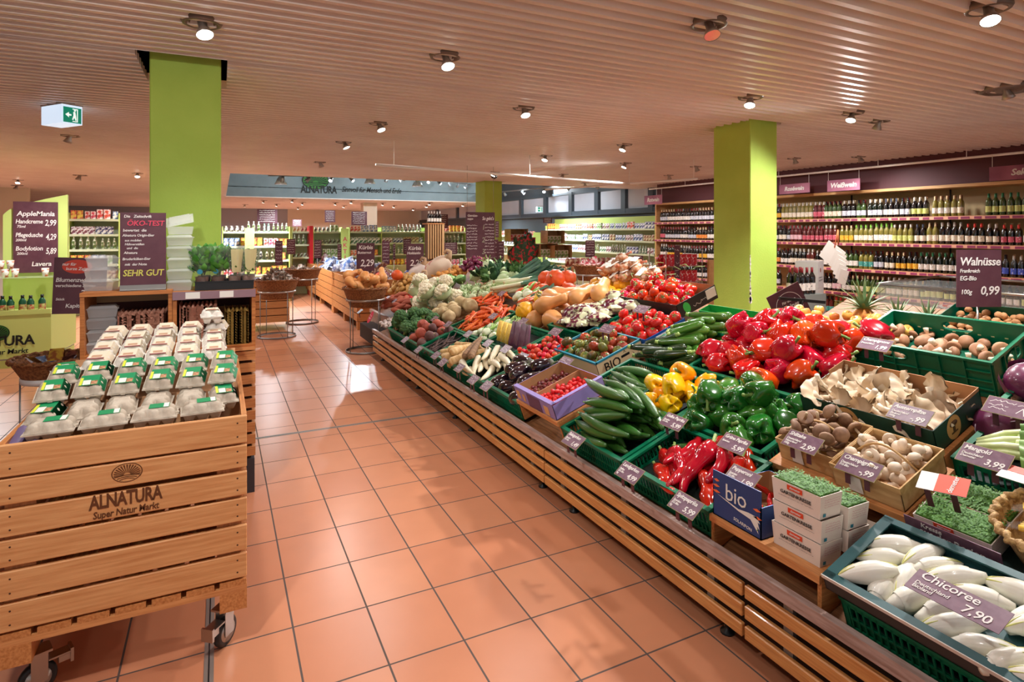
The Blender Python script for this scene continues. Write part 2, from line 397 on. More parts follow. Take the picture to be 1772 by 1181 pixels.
# ---------------------------------------------------------------- ceiling fittings
bulb = mat('lamp_glow', (255, 244, 228), emit=14)
bulb_off = mat('reflector', (225, 222, 215), .2, metal=.8)
def spot_kind(lit):
    ring = MB().lathe([(.13, .02), (.135, 0), (.125, -.02), (.105, -.02), (.1, 0), (.085, -.008), (.08, .01), (.05, .02)], 24, cap=False).box(-.13, -.06, -.13, .04, .02, .03).box(.05, .13, .03, .13, .02, .03).mesh('ring', steelD)
    sp = Kind('ceiling_spotlight', 'ceiling light', None, [('mounting_ring', ring)])
    neck = MB().lathe([(.03, .02), (.03, -.05), (.045, -.08), (.06, -.12), (.056, -.12), (.04, -.09)], 16).mesh('lamp_housing', galvl)
    lens = MB().disc(.055, -.117, 16).mesh('lens', bulb if lit else bulb_off)
    sp.parts.append(['lamp_housing', neck, None, [('lens', lens)]])
    return sp
steelD = mat('ring_grey', (118, 106, 98), .4, metal=.5); galvl = mat('housing', (176, 168, 160), .3, metal=.7)
LIT = spot_kind(True); OFF = spot_kind(False)
near = {0: 'bright round ceiling spotlight in front of the first green pillar', 1: 'lit spotlight in the ribbed ceiling over the middle of the aisle',
        2: 'lit ceiling spotlight cut by the top edge at the upper right', 3: 'lit spotlight just above and before the second green pillar',
        4: 'lit ceiling spotlight right of the second green pillar', 9: 'ceiling spotlight beside the white rod that carries the rail',
        5: 'lit ceiling spotlight nearest to the hanging rail on the aisle side', 6: 'small bright spotlight right of the hanging rail centre',
        13: 'tilted ceiling spotlight above the bell pepper display', 14: 'ceiling spotlight over the cooling counter beside the wine wall'}
for i, (lx, ly, ax, ay) in enumerate(LAMPS):
    k = LIT if i not in (13, 14, 15, 16, 17, 20, 22) else OFF
    a = math.atan2(ay - ly, ax - lx); 
    r = obj('ceiling_spotlight', None, None, T(lx, ly, ZC - .015) @ Sc(.8), near.get(i, 'small round spotlight further back in the ribbed ceiling'), 'ceiling light', None if i in near else 'ceiling spotlights over the store')
    obj('mounting_ring', k.parts[0][1], r)
    hs = obj('lamp_housing', k.parts[1][1], r, R(a) @ R(-.45, 'Y'))
    obj('lens', k.parts[1][3][0][1], hs)
far = [(-3.2, 10.3), (-5, 12.5), (-2.6, 15), (-4.6, 19), (-1.2, 18.6), (1.5, 24), (2.2, 27), (3, 25), (4.2, 24.5), (5, 27), (6, 24), (7, 26), (8.2, 25), (3.4, 30), (6.4, 29.5), (1, 28), (8.8, 29), (4.5, 22.8), (7.6, 22.8), (2.4, 22.9), (9.2, 23.2)]
for lx, ly in far:
    r = obj('ceiling_spotlight', None, None, T(lx, ly, ZC - .015), 'small bright spotlight far back in the store ceiling', 'ceiling light', 'far ceiling spotlights')
    obj('mounting_ring', LIT.parts[0][1], r); hs = obj('lamp_housing', LIT.parts[1][1], r, R(.3, 'Y')); obj('lens', LIT.parts[1][3][0][1], hs)
for i, (lx, ly) in enumerate([(-3.2, 12), (2, 18), (6, 18), (9, 16), (3, 26), (7, 26), (-1.5, 25), (9, 21), (-5.5, 16), (5, 30), (0, 30), (1, 14)]):
    place_spot((lx, ly, ZC - .2), (lx, ly, 0), 700, 2.8, (.86, .94, 1))
# domes, vent
for i, (p, lab) in enumerate(((at_z(855, 298, ZC), 'dark dome camera on the ceiling before the third green pillar'), (at_z(1133, 328, ZC), 'white dome camera above the Rotwein sign by the windows'),
               (at_z(1552, 276, ZC), 'dome camera on the ceiling above the wine wall'))):
    o = obj('dome_camera', MB().lathe([(.1, .02), (.1, -.03), (.085, -.05)], 20).mesh('dome_base', white), None, T(p.x, p.y, ZC - .02), lab, 'camera')
    obj('dome', MB().blob(.07, .07, .07).mesh('dome', mat('smoked_dome', (40, 36, 34), .1, coat=1)), o, T(0, 0, -.055))
p = at_z(1745, 150, ZC)
o = obj('ceiling_vent', MB().lathe([(.2, .02), (.205, -.005), (.17, -.02), (.16, 0), (.15, 0), (.13, -.02), (.12, 0), (.1, 0), (.08, -.02), (.02, -.02)], 28, cap=False).mesh('vent_rings', steelD), None, T(p.x, p.y, ZC - .02), 'round ringed air outlet in the ceiling at the right edge', 'vent')
# suspended rail with rods
rail_m = mat('rail_white', (246, 244, 240), .3)
def rail(p0, p1, rods, lab, r=.017):
    o = obj('hanging_rail', MB().tube([p0, p1], r, 8).mesh('rail', rail_m), None, None, lab, 'rail')
    for t in rods:
        q = Vector(p0).lerp(Vector(p1), t)
        obj('suspension_rod', MB().tube([q, (q.x, q.y, ZC)], .005, 6).mesh('rod', rail_m), o)
rail((1.78, 7.5, 2.55), (6.75, 8.5, 2.55), [.05, .5, .95], 'long thin white rail hanging under the ceiling before the third pillar')
rail((6.9, 7.2, 2.55), (5.9, 10.4, 2.55), [.02, .6], 'shorter white rail hanging behind the second green pillar')
rail((9.45, -1, 2.74), (9.45, 11.5, 2.74), [.2, .45, .55, .7, .9], 'white rail carrying the wine signs along the maroon fascia')
# track lights in the recess
def track(p0, p1, n, lab, g):
    o = obj('track_rail', MB().box(-.02, .02, 0, (Vector(p1) - Vector(p0)).length, -.02, .02).mesh('track', galv), None,
            Matrix.Translation(p0) @ (Vector(p1) - Vector(p0)).to_track_quat('Y', 'Z').to_matrix().to_4x4(), lab, 'track')
    for i in range(n):
        q = Vector(p0).lerp(Vector(p1), (i + .5) / n)
        s_ = obj('track_spotlight', None, None, Matrix.Translation(q) @ R(i * 1.3) @ Sc(.72), g[0], 'spotlight', g[1])
        obj('bracket', bracket, s_); h_ = obj('lamp_head', head, s_, T(0, 0, -.12) @ R(.9, 'X')); obj('lens', headlens, h_)
bracket = MB().box(-.012, .012, -.03, .03, -.12, 0).box(-.05, .05, -.01, .01, -.13, -.11).mesh('bracket', galv)
head = MB().lathe([(.045, .1), (.05, .08), (.055, 0), (.075, -.1), (.07, -.1), (.05, -.02)], 14).mesh('lamp_head', mat('track_silver', (130, 140, 146), .3, metal=.6))
headlens = MB().disc(.066, -.095, 14).mesh('headlens', mat('track_glow', (236, 244, 255), emit=5))
track((1.0, 14.5, 2.98), (5.6, 19.0, 3.5), 7, 'grey lighting track slanting under the blue recess before the shop logo', ('silver track spotlight on the slanting rail before the logo', 'spotlights on the slanting track'))
track((4.4, 16.0, 3.3), (8.4, 20.5, 3.45), 7, 'grey lighting track right of the slogan in the blue recess', ('silver track spotlight right of the slogan', 'spotlights on the right track'))
track((8.8, 12.0, 2.95), (9.3, 21.5, 3.2), 6, 'grey lighting track along the blind-covered windows', ('dark track spotlight before the windows', 'spotlights before the windows'))
for (px, py, lab) in ((486, 313, 'glass pendant lamp under the blue recess left of the logo'), (722, 317, 'glass pendant lamp under the blue recess before the third pillar'), (640, 312, 'flat glass lamp in the blue recess between the pendants')):
    q = at_y(px, py, 17.0)
    o = obj('pendant_lamp', MB().lathe([(.03, .3), (.04, .12), (.09, .06), (.16, -.1), (.15, -.1), (.08, .04)], 18).mesh('shade', mat('pendant_glass', (190, 210, 225), .15, metal=.3)), None, Matrix.Translation(q), lab, 'pendant lamp')
    obj('lamp_bulb', MB().disc(.13, -.08, 16).mesh('pb', mat('pendant_glow', (214, 232, 255), emit=4)), o)
    obj('suspension_rod', MB().tube([(0, 0, .28), (0, 0, 4.3 - q.z)], .012, 6).mesh('rod2', galv), o)
# exit sign
q = at_z(107, 178, ZC)
def exit_sign(M, lab, arrow=-1, s=1):
    o = obj('exit_sign', MB().box(-.17, .17, -.09, .09, -.03, 0).mesh('exit_base', galvl), None, M @ Sc(s), lab, 'emergency sign')
    obj('light_box', MB().box(-.165, .165, -.085, .085, -.2, -.03).mesh('exit_box', mat('exit_white', (205, 225, 245), .4, emit=.9)), o)
    g = mat('exit_green', (0, 140, 110), .4, emit=.5)
    pn = obj('pictogram', MB().box(.166, .169, -.075, .075, -.19, -.05).mesh('exit_green_panel', g), o)
    wm = mat('exit_white_sign', (235, 250, 245), .5, emit=.8)
    mb = MB()
    for p in ([(-.06, -.12), (-.03, -.095), (-.03, -.145)], [(-.035, -.113), (-.01, -.113), (-.01, -.127), (-.035, -.127)], [(.0, -.06), (.045, -.06), (.045, -.18), (.0, -.18), (.0, -.172), (.037, -.172), (.037, -.068), (.0, -.068)],
              [(.005, -.09), (.022, -.085), (.03, -.13), (.034, -.165), (.024, -.167), (.016, -.14), (.004, -.165), (-.004, -.16), (.008, -.12)]):
        mb.add([(.1705, a, b) for a, b in p], [tuple(range(len(p)))], None, 0, False)
    mb.disc(.009, 0, 10, 0, T(.1705, .02, -.075) @ R(PI / 2, 'Y'))
    obj('running_figure', mb.mesh('figure', wm), pn)
exit_sign(T(q.x, q.y, ZC - .01) @ R(-.9), 'white box emergency exit sign hanging from the ceiling left of the first pillar')
q = at_x(933, 363, 9.6)
exit_sign(T(q.x, q.y, q.z + .12) @ R(-PI * .6), 'small lit emergency exit sign before the window blinds')
# shop name on the bulkhead
YB = 21.98
o = obj('shop_sign', None, None, T(0, YB - .02, 0), 'black shop name with green sun emblem and slogan on the blue bulkhead', 'sign')
M0 = R(PI / 2, 'X')
mb = MB(); mb.disc(.46, 0, 40, 0, None, .31); mb2 = MB(); sun_emblem(mb2, .46, .31)
e = obj('emblem', mb.mesh('emblem_disc', mat('logo_green', (50, 120, 40), .6)), o, T(at_y(546, 312, YB).x, 0, at_y(546, 313, YB).z) @ M0)
obj('sun_rays', mb2.mesh('sun_rays', mat('logo_black', (14, 18, 14), .6)), e, T(0, 0, .004))
blk = MATS['logo_black']
qa, qb, qc = at_y(520, 328, YB), at_y(583, 328, YB), at_y(694, 333, YB)
text('ALNATURA', .36, T((qa.x + qb.x) / 2, 0, qa.z) @ M0, blk, o, .03, 0, name='shop_name', fit=-(qb.x - qa.x))
text('Sinnvoll für Mensch und Erde', .27, T((qb.x + qc.x) / 2 + .08, 0, qc.z + .04) @ M0, blk, o, .012, .3, name='slogan', fit=-(qc.x - qb.x) * .93)
# ---------------------------------------------------------------- fruit and vegetables
def nz(d, s, k=0):
    return math.sin(d.x * s + k) * math.sin(d.y * s * 1.3 + 2 * k) + .6 * math.sin(d.z * s * .9 + 3 * k) * math.sin(d.x * s * .7 - k)
redM = mat('pepper_red', (188, 10, 12), .18, var=.18, hue=.012, coat=.6, spec=.6)
yelM = mat('pepper_yellow', (246, 176, 8), .2, var=.08, hue=.02, coat=.5)
grnM = mat('pepper_green', (38, 104, 30), .2, var=.3, hue=.015, coat=.5)
stemM = mat('stem_green', (104, 142, 62), .5, col2=(140, 160, 90), ns=30)
stemD = mat('stem_brown', (132, 112, 70), .7)
tomM = mat('tomato_red', (206, 30, 14), .2, var=.15, hue=.012, coat=.5)
def pepper(nm, m, lob=4, k=0):
    def f(t, u):
        a = 1 + .10 * math.cos(lob * t + k) * (.4 + .6 * math.sin(PI * u)) + .03 * math.sin(2 * t + k)
        dip = .012 * math.cos(lob * t + k)
        return (a, dip if u < .3 else -dip * .6)
    prof = [(.001, .016), (.012, .008), (.024, 0), (.034, .004), (.041, .018), (.044, .038), (.0445, .058), (.042, .074), (.035, .084), (.024, .086), (.012, .080), (.001, .072)]
    prof = [(r, z - .045) for r, z in prof]
    b = MB().lathe(prof, 28, rfn=f).mesh(nm, m)
    st = MB().tube([(0, 0, .026), (.001, 0, .038), (.004, 0, .052), (.012, .002, .066)], [.014, .006, .0045, .006], 8).mesh('stem_' + nm, stemM)
    return Kind('bell_pepper', 'bell pepper', b, [('stem', st)], [((0, 0, 0), .043)])
PEP = {c: [pepper(c + '_pepper%d' % i, m, 3 + i % 2, i) for i in range(3)] for c, m in (('red', redM), ('yellow', yelM), ('green', grnM))}
def tomato(nm, m, r=.033, flat=.8, lob=0, kn='tomato', calyx=True):
    b = MB().blob(r, r, r * flat, lambda t, p, d: (1 + lob * math.cos(6 * t) * math.sin(p)) * (1 - .16 * math.exp(-((PI - p) / .35) ** 2)), 16, 10).mesh(nm, m)
    ps = []
    if calyx:
        mb = MB()
        for i in range(5):
            a = 2 * PI * i / 5
            mb.tube([(0, 0, r * flat * .8), (math.cos(a) * r * .3, math.sin(a) * r * .3, r * flat * .93), (math.cos(a) * r * .6, math.sin(a) * r * .6, r * flat * .84)], [r * .1, r * .07, r * .02], 5)
        mb.tube([(0, 0, r * flat * .75), (0, 0, r * flat * 1.2)], r * .06, 5)
        ps = [('calyx', mb.mesh('calyx_' + nm, stemM))]
    return Kind(kn, 'tomato', b, ps, [((0, 0, 0), r * .95)])
VINET = tomato('vine_tomato', tomM, .036)
BEEF = tomato('beef_tomato', mat('tomato_warm', (214, 34, 26), .2, var=.12, coat=.5), .040, .76, .03)
BROWNT = [tomato('heritage_tomato%d' % i, mat('heritage%d' % i, c1, .22, col2=c2, ns=22, lo=.35, hi=.6, var=.15, coat=.4), .038, .74, .035) for i, (c1, c2) in enumerate([((138, 60, 30), (176, 62, 34)), ((108, 66, 34), (70, 72, 26)), ((150, 140, 60), (96, 104, 38))])]
CHERRY = tomato('cherry_tomato', tomM, .017, .95, kn='cherry_tomato')
DATE = Kind('date_tomato', 'tomato', MB().blob(.0105, .0105, .015, None, 10, 7).mesh('date_tomato', mat('date_tomato_red', (216, 26, 24), .2, var=.1, coat=.5)), (), [((0, 0, 0), .011)])
DARKD = Kind('date_tomato', 'tomato', MB().blob(.0105, .0105, .013, None, 10, 7).mesh('dark_date_tomato', mat('date_tomato_dark', (112, 26, 24), .2, var=.25, coat=.5)), (), [((0, 0, 0), .011)])
def longveg(nm, kn, cat, m, L, r, bend=.0, n=12, prof=None, ridge=0, stem=None, nr=11, seed=0):
    """lies along local x"""
    pts = []; rad = []; rr = random.Random(seed)
    for i in range(n + 1):
        t = i / n; x = (t - .5) * L
        pts.append((x, bend * math.sin(PI * t) * L, 0)); rad.append(r * (prof(t) if prof else (max(.02, 1 - abs(2 * t - 1) ** 5)) ** .5))
    b = MB().tube(pts, rad, nr, rfn=(lambda a, u: 1 + ridge * math.cos(nr / 2 * a + seed)) if ridge else None).mesh(nm, m)
    ps = []
    if stem: ps = [stem(L, r, pts)]
    k = max(2, int(L / (r * 1.6))) if L / r > 3 else 2
    sph = []
    for i in range(k):
        t = (i + .5) / k; q = int(t * n); sph.append((tuple(pts[q]), max(.004, rad[q] * .93)))
    return Kind(kn, cat, b, ps, sph)
cucM = mat('cucumber_skin', (40, 84, 28), .3, col2=(58, 110, 38), ns=6, lo=.3, hi=.75, var=.2, hue=.01, bump=.5, bs=60, stretch=(1, 6, 6), coat=.3)
def cstem(nm, m, l=.02, rr=.004, s=-1):
    me = MB().tube([(0, 0, 0), (s * l * .6, 0, .001), (s * l, 0, .004)], [rr * 1.5, rr, rr * 1.1], 6).mesh('stem_' + nm, m)
    return lambda L, r, pts: ('stem', me, Matrix.Translation(Vector(pts[0 if s < 0 else -1])))
cp = lambda t: max(.25, (1 - abs(2 * t - 1) ** 4)) ** .6 * (.86 + .14 * math.sin(PI * t))
CUC = [longveg('cucumber%d' % i, 'cucumber', 'cucumber', cucM, .33 + .02 * i, .0265, b, 16, cp, .05, cstem('cuc%d' % i, stemM), 12, i) for i, b in enumerate((.03, .06, -.05))]
zucM = mat('zucchini_skin', (48, 98, 26), .25, col2=(96, 144, 52), ns=5, lo=.35, hi=.8, var=.3, hue=.012, coat=.35, stretch=(1, 8, 8))
zucD = mat('zucchini_dark', (28, 50, 22), .25, col2=(50, 80, 32), ns=5, var=.3, coat=.35)
zp = lambda t: (.55 if t < .04 else .62 + .38 * min(1, t * 1.6)) * (1 if t < .93 else max(.35, 1 - ((t - .93) / .07) ** 2 * .6))
ZUC = [longveg('zucchini%d' % i, 'zucchini', 'zucchini', zucM, .18 + .02 * i, .021, b, 12, zp, .04, cstem('zuc%d' % i, mat('pale_stem', (150, 176, 92), .5), .018, .009), 10, i) for i, b in enumerate((.03, .0))]
ZUCD = longveg('zucchini_d', 'zucchini', 'zucchini', zucD, .18, .022, .02, 12, zp, .04, cstem('zucd', MATS['pale_stem'], .018, .009), 10, 3)
carM = mat('carrot_orange', (232, 106, 38), .5, col2=(214, 88, 28), ns=20, var=.12, hue=.01, stretch=(8, 1, 1), bump=.3, bs=30)
rp = lambda t: (.5 + .5 * min(1, t * 14)) * (1 - t) ** .42 if t < .98 else .12
def root(nm, kn, cat, m, L, r, b=.03, p=rp, seed=0, stem=None, nr=9): return longveg(nm, kn, cat, m, L, r, b, 10, p, .02, stem, nr, seed)
CAR = [root('carrot%d' % i, 'carrot', 'carrot', carM, .17 + .02 * i, .0165, b, stem=cstem('car%d' % i, stemM, .008, .004)) for i, b in enumerate((.03, -.05))]
parM = mat('parsnip_cream', (222, 190, 138), .6, col2=(200, 158, 100), ns=14, var=.1, bump=.5, bs=30, stretch=(6, 1, 1))
PARS = [root('parsnip%d' % i, 'parsnip', 'root vegetable', parM, .22, .036, b) for i, b in enumerate((.05, -.04))]
whM = mat('radish_white', (232, 222, 196), .45, col2=(216, 202, 168), ns=14, var=.06)
DAI = [root('white_radish%d' % i, 'white_radish', 'root vegetable', whM, .26, .027, b) for i, b in enumerate((.05, -.05))]
salM = mat('salsify_black', (66, 50, 50), .8, col2=(98, 76, 70), ns=20, bump=.6, bs=40)
sp_ = lambda t: 1 - .6 * t
SAL = [root('salsify%d' % i, 'salsify', 'root vegetable', salM, .27, .0105, b, sp_, nr=7) for i, b in enumerate((.05, -.06))]
longM = mat('long_root_brown', (150, 116, 84), .8, col2=(112, 82, 58), ns=16, bump=.9, bs=35, stretch=(8, 1, 1))
LONG = root('burdock_root', 'long_brown_root', 'root vegetable', longM, .46, .034, .02)
swM = mat('sweet_potato_skin', (186, 104, 78), .7, col2=(166, 84, 66), ns=14, var=.1, bump=.5, bs=30)
pp = lambda t: math.sin(PI * (.06 + .88 * t)) ** .7
SWE = [longveg('sweet_potato%d' % i, 'sweet_potato', 'sweet potato', swM, .16 + .03 * i, .03, b, 10, pp, .03, None, 9, i) for i, b in enumerate((.06, -.08))]
potM = mat('potato_skin', (206, 166, 98), .6, col2=(188, 144, 78), ns=18, var=.1, bump=.3, bs=40)
POT = [Kind('potato', 'potato', MB().blob(.042, .03, .027, lambda t, p, d, i=i: 1 + .05 * nz(d, 3, i), 12, 8).mesh('potato%d' % i, potM), (), [((.012, 0, 0), .027), ((-.012, 0, 0), .027)]) for i in range(2)]
beetM = mat('beet_skin', (120, 88, 84), .75, col2=(96, 62, 62), ns=14, var=.2, bump=.5, bs=25)
turnM = mat('red_beet_skin', (190, 96, 74), .6, col2=(160, 70, 56), ns=14, var=.12, bump=.3, bs=25)
def beet(nm, m, r=.038):
    f = lambda t, p, d: 1 + .03 * nz(d, 4) + (.25 * max(0, (.35 - p) / .35) ** 2)
    return Kind('beetroot', 'root vegetable', MB().blob(r, r, r * .95, f, 14, 10).mesh(nm, m), [('leaf_stub', MB().tube([(0, 0, r * .85), (0, 0, r * 1.15)], [r * .3, r * .2], 7).mesh('stub_' + nm, stemD))], [((0, 0, 0), r)])
BEE = beet('beetroot', beetM); TUR = beet('red_beet', turnM, .043)
celM = mat('celeriac_skin', (204, 184, 140), .8, col2=(168, 140, 98), ns=9, lo=.4, hi=.6, bump=1.2, bs=14)
CEL = Kind('celeriac', 'root vegetable', MB().blob(.065, .065, .06, lambda t, p, d: 1 + .07 * nz(d, 5) + .04 * nz(d, 13), 20, 14).mesh('celeriac', celM), [('root_tuft', MB().lathe([(.035, -.066), (.045, -.05), (.02, -.045)], 9, rfn=lambda t, u: 1 + .3 * math.sin(5 * t)).mesh('celeriac_roots', stemD))], [((0, 0, 0), .064)])
brocM = mat('broccoli_green', (58, 96, 58), .8, col2=(86, 128, 70), ns=60, bump=1, bs=140, var=.15)
def florets(r, R_, seed, m, flat=.8, nm='florets', n=26, fr=.3):
    rr = random.Random(seed); mb = MB()
    for i in range(n):
        z = 1 - (i + .5) / n * 1.15; a = i * 2.39996; q = math.sqrt(max(0, 1 - z * z)); s = R_ * fr * (.8 + .4 * rr.random())
        mb.blob(s, s, s, lambda t, p, d: 1 + .12 * nz(d, 9, i), 8, 6, 0, T(q * math.cos(a) * R_ * .8, q * math.sin(a) * R_ * .8, z * R_ * flat * .8))
    return mb.mesh(nm, m)
BRO = [Kind('broccoli_head', 'broccoli', florets(0, .062, i, brocM, nm='broccoli%d' % i), [('stalk', MB().lathe([(.014, -.09), (.018, -.04), (.035, -.01)], 10).mesh('broccoli_stalk%d' % i, stemM))], [((0, 0, .0), .06)]) for i in range(2)]
cauM = mat('cauliflower_cream', (240, 232, 208), .7, col2=(226, 214, 180), ns=50, bump=.7, bs=120, var=.04)
leafL = mat('pale_leaf', (196, 216, 172), .5, col2=(206, 222, 182), ns=5, var=.06)
leafM = mat('leaf_green', (80, 124, 66), .5, col2=(112, 150, 86), ns=8, var=.15)
leafD = mat('dark_leaf', (46, 84, 56), .5, col2=(62, 104, 66), ns=8, var=.15)
def leaf(mb, L, W, M, curl=.5, fold=.15, mi=0, n=6, ruff=0, stem=0):
    def f(u, v):
        t = v; x = (u - .5) * 2 * W * (max(0, math.sin(PI * min(1, .08 + .9 * t))) ** .6); a = curl * t
        z = L * t * math.sin(a) * 1 + fold * abs(x) + ruff * math.sin(9 * t * PI) * abs(x)
        return (x, L * t * math.cos(a * .7), z)
    mb.grid(f, 4, n, mi, M)
def wrapped(nm, kn, cat, core, coreM, rleaf, leafMt, n=5, R_=.07, seed=0, size=1.55):
    mb = MB()
    for i in range(n):
        a = 2 * PI * i / n + seed
        def f(u, v, a=a):
            th = a + (u - .5) * 1.5; p = .3 + v * size
            r = R_ * (1.03 + .12 * v * v + (.25 * max(0, v - .7)) + .03 * math.sin(u * 12))
            return (r * math.sin(p) * math.cos(th), r * math.sin(p) * math.sin(th), -r * math.cos(p))
        mb.grid(f, 6, 6)
    return Kind(kn, cat, core, [('outer_leaves', mb.mesh('leaves_' + nm, leafMt))], [((0, 0, 0), R_)])
CAU = wrapped('cau', 'cauliflower', 'cauliflower', florets(0, .072, 3, cauM, .8, 'cauliflower_head', 34, .26), cauM, 0, leafL, 6, .075, 0, 1.15)
cabM = mat('pointed_cabbage', (196, 214, 170), .5, col2=(168, 196, 132), ns=7, lo=.35, hi=.65, bump=.4, bs=14, var=.06)
CAB = wrapped('cab', 'white_cabbage', 'cabbage', MB().blob(.078, .078, .07, lambda t, p, d: 1 + .015 * nz(d, 8), 18, 12).mesh('cabbage_head', cabM), cabM, 0, leafL, 4, .079, 1)
savM = mat('green_cabbage', (130, 172, 98), .5, col2=(164, 198, 130), ns=9, bump=.7, bs=20, var=.08)
SAV = wrapped('sav', 'green_cabbage', 'cabbage', MB().blob(.08, .08, .072, lambda t, p, d: 1 + .02 * nz(d, 12), 18, 12).mesh('savoy_head', savM), savM, 0, leafM, 4, .082, 2)
rcM = mat('red_cabbage', (98, 34, 66), .32, col2=(128, 66, 100), ns=5, lo=.4, hi=.65, coat=.4, bump=.25, bs=10)
RCAB = wrapped('rcab', 'red_cabbage', 'cabbage', MB().blob(.085, .085, .078, lambda t, p, d: 1 + .012 * nz(d, 6), 22, 14).mesh('red_cabbage_head', rcM), rcM, 0, rcM, 3, .087, 1)
vm = MB(); rr_ = random.Random(8)
for i in range(7):
    a = rr_.random() * 6; pts = []
    for k in range(9):
        p = .5 + k * .24; pts.append((.0868 * math.sin(p) * math.cos(a + .5 * math.sin(k * .5)), .0868 * math.sin(p) * math.sin(a + .5 * math.sin(k * .5)), -.080 * math.cos(p)))
    vm.tube(pts, [.002] * 9, 4)
RCAB.parts.append(('leaf_veins', vm.mesh('cabbage_veins', mat('vein_white', (226, 200, 214), .5))))
kohM = mat('kohlrabi_green', (190, 210, 160), .45, col2=(214, 226, 190), ns=6, var=.05)
kl = MB()
for i in range(4):
    a = i * 1.7; kl.tube([(.02 * math.cos(a), .02 * math.sin(a), .03), (.05 * math.cos(a), .05 * math.sin(a), .07)], .004, 5)
KOH = Kind('kohlrabi', 'kohlrabi', MB().blob(.048, .048, .042, lambda t, p, d: 1 + .02 * nz(d, 4), 14, 10).mesh('kohlrabi', kohM), [('leaf_stem', kl.mesh('kohlrabi_stems', stemM))], [((0, 0, 0), .046)])
fl = MB()
for i in range(3):
    fl.tube([(.03, (i - 1) * .012, .005), (.08, (i - 1) * .018, .012), (.13, (i - 1) * .03, .02)], [.012, .009, .006], 7)
FEN = Kind('fennel_bulb', 'fennel', MB().blob(.05, .037, .034, lambda t, p, d: 1 + .04 * math.cos(5 * t), 14, 9).mesh('fennel_bulb', mat('fennel_white', (226, 232, 206), .4, col2=(196, 214, 166), ns=6, stretch=(1, 6, 6))), [('stalks', fl.mesh('fennel_stalks', mat('fennel_green', (150, 190, 96), .45)))], [((0, 0, 0), .036), ((.07, 0, 0), .018)])
hokM = mat('pumpkin_orange', (214, 76, 28), .45, col2=(226, 98, 44), ns=7, var=.08, bump=.25, bs=18)
HOK = Kind('hokkaido_pumpkin', 'pumpkin', MB().blob(.095, .095, .082, lambda t, p, d: (1 + .025 * math.cos(10 * t) * math.sin(p)) * (1 + .12 * max(0, (PI * .62 - p)) * 0 + .1 * max(0, (p - 2.5))), 30, 14).mesh('hokkaido', hokM), [('stem', MB().tube([(0, 0, .08), (0, 0, .1), (.008, 0, .115)], [.013, .009, .01], 7).mesh('hokkaido_stem', mat('cork_stem', (186, 160, 110), .8)))], [((0, 0, 0), .088)])
butM = mat('butternut_skin', (224, 160, 98), .42, col2=(208, 140, 78), ns=5, var=.06)
bp_ = [(.001, -.125), (.02, -.122), (.045, -.105), (.058, -.075), (.06, -.05), (.053, -.02), (.04, .01), (.035, .04), (.036, .08), (.034, .105), (.022, .118), (.001, .12)]
BUT = [Kind('butternut_squash', 'squash', MB().lathe([(r, z) for r, z in bp_], 18, M=R(PI / 2, 'Y')).mesh('butternut', butM), [('stem', MB().tube([(.117, 0, 0), (.135, 0, .002)], [.01, .008], 7).mesh('butternut_stem', MATS['cork_stem']))], [((-.06, 0, 0), .058), ((0, 0, 0), .042), ((.07, 0, 0), .035)])]
ysqM = mat('squash_yellow', (238, 176, 38), .4, col2=(226, 158, 24), ns=5, var=.06)
YSQ = Kind('yellow_squash', 'squash', MB().blob(.09, .09, .075, lambda t, p, d: 1 + .035 * math.cos(9 * t) * math.sin(p), 36, 12).mesh('yellow_squash', ysqM), [('stem', MB().tube([(0, 0, .07), (0, 0, .095)], [.01, .008], 7).mesh('ysq_stem', MATS['cork_stem']))], [((0, 0, 0), .085)])
PAT = Kind('striped_pumpkin', 'pumpkin', MB().blob(.055, .055, .048, lambda t, p, d: 1 + .06 * math.cos(8 * t) * math.sin(p), 32, 12).mesh('striped_pumpkin', mat('striped_skin', (240, 196, 60), .4, col2=(70, 90, 40), ns=9, lo=.5, hi=.54, stretch=(3, 3, .5))), [('stem', MB().tube([(0, 0, .045), (0, 0, .065)], .008, 7).mesh('pat_stem', MATS['cork_stem']))], [((0, 0, 0), .052)])
aubM = mat('aubergine_skin', (30, 16, 28), .1, coat=1, spec=.7)
ap = [(.001, -.075), (.02, -.073), (.038, -.055), (.045, -.03), (.042, 0), (.034, .03), (.027, .055), (.018, .068), (.001, .07)]
acap = MB().lathe([(.029, .048), (.026, .062), (.018, .071), (.006, .074), (.005, .09), (.006, .1)], 10, M=R(PI / 2, 'Y'), rfn=lambda t, u: 1 + (.18 * math.cos(5 * t) if u < .2 else 0)).mesh('aubergine_cap', mat('cap_green', (88, 96, 60), .6, col2=(70, 60, 56), ns=30))
AUB = Kind('aubergine', 'aubergine', MB().lathe(ap, 18, M=R(PI / 2, 'Y')).mesh('aubergine', aubM), [('cap', acap)], [((-.03, 0, 0), .044), ((.035, 0, 0), .03)])
mushM = mat('mushroom_brown', (178, 132, 98), .6, col2=(150, 104, 74), ns=16, lo=.35, hi=.7, var=.15)
mstM = mat('mushroom_stem', (232, 214, 188), .6)
MUS = Kind('brown_mushroom', 'mushroom', MB().lathe([(.001, .022), (.012, .021), (.023, .015), (.029, .004), (.0285, -.005), (.022, -.009), (.008, -.006)], 16).mesh('mushroom_cap', mushM), [('stem', MB().lathe([(.008, -.005), (.009, -.018), (.011, -.03), (.001, -.031)], 10).mesh('mushroom_stem', mstM))], [((0, 0, .003), .026)])
shiM = mat('shiitake_brown', (118, 82, 58), .65, col2=(156, 120, 90), ns=20, var=.2)
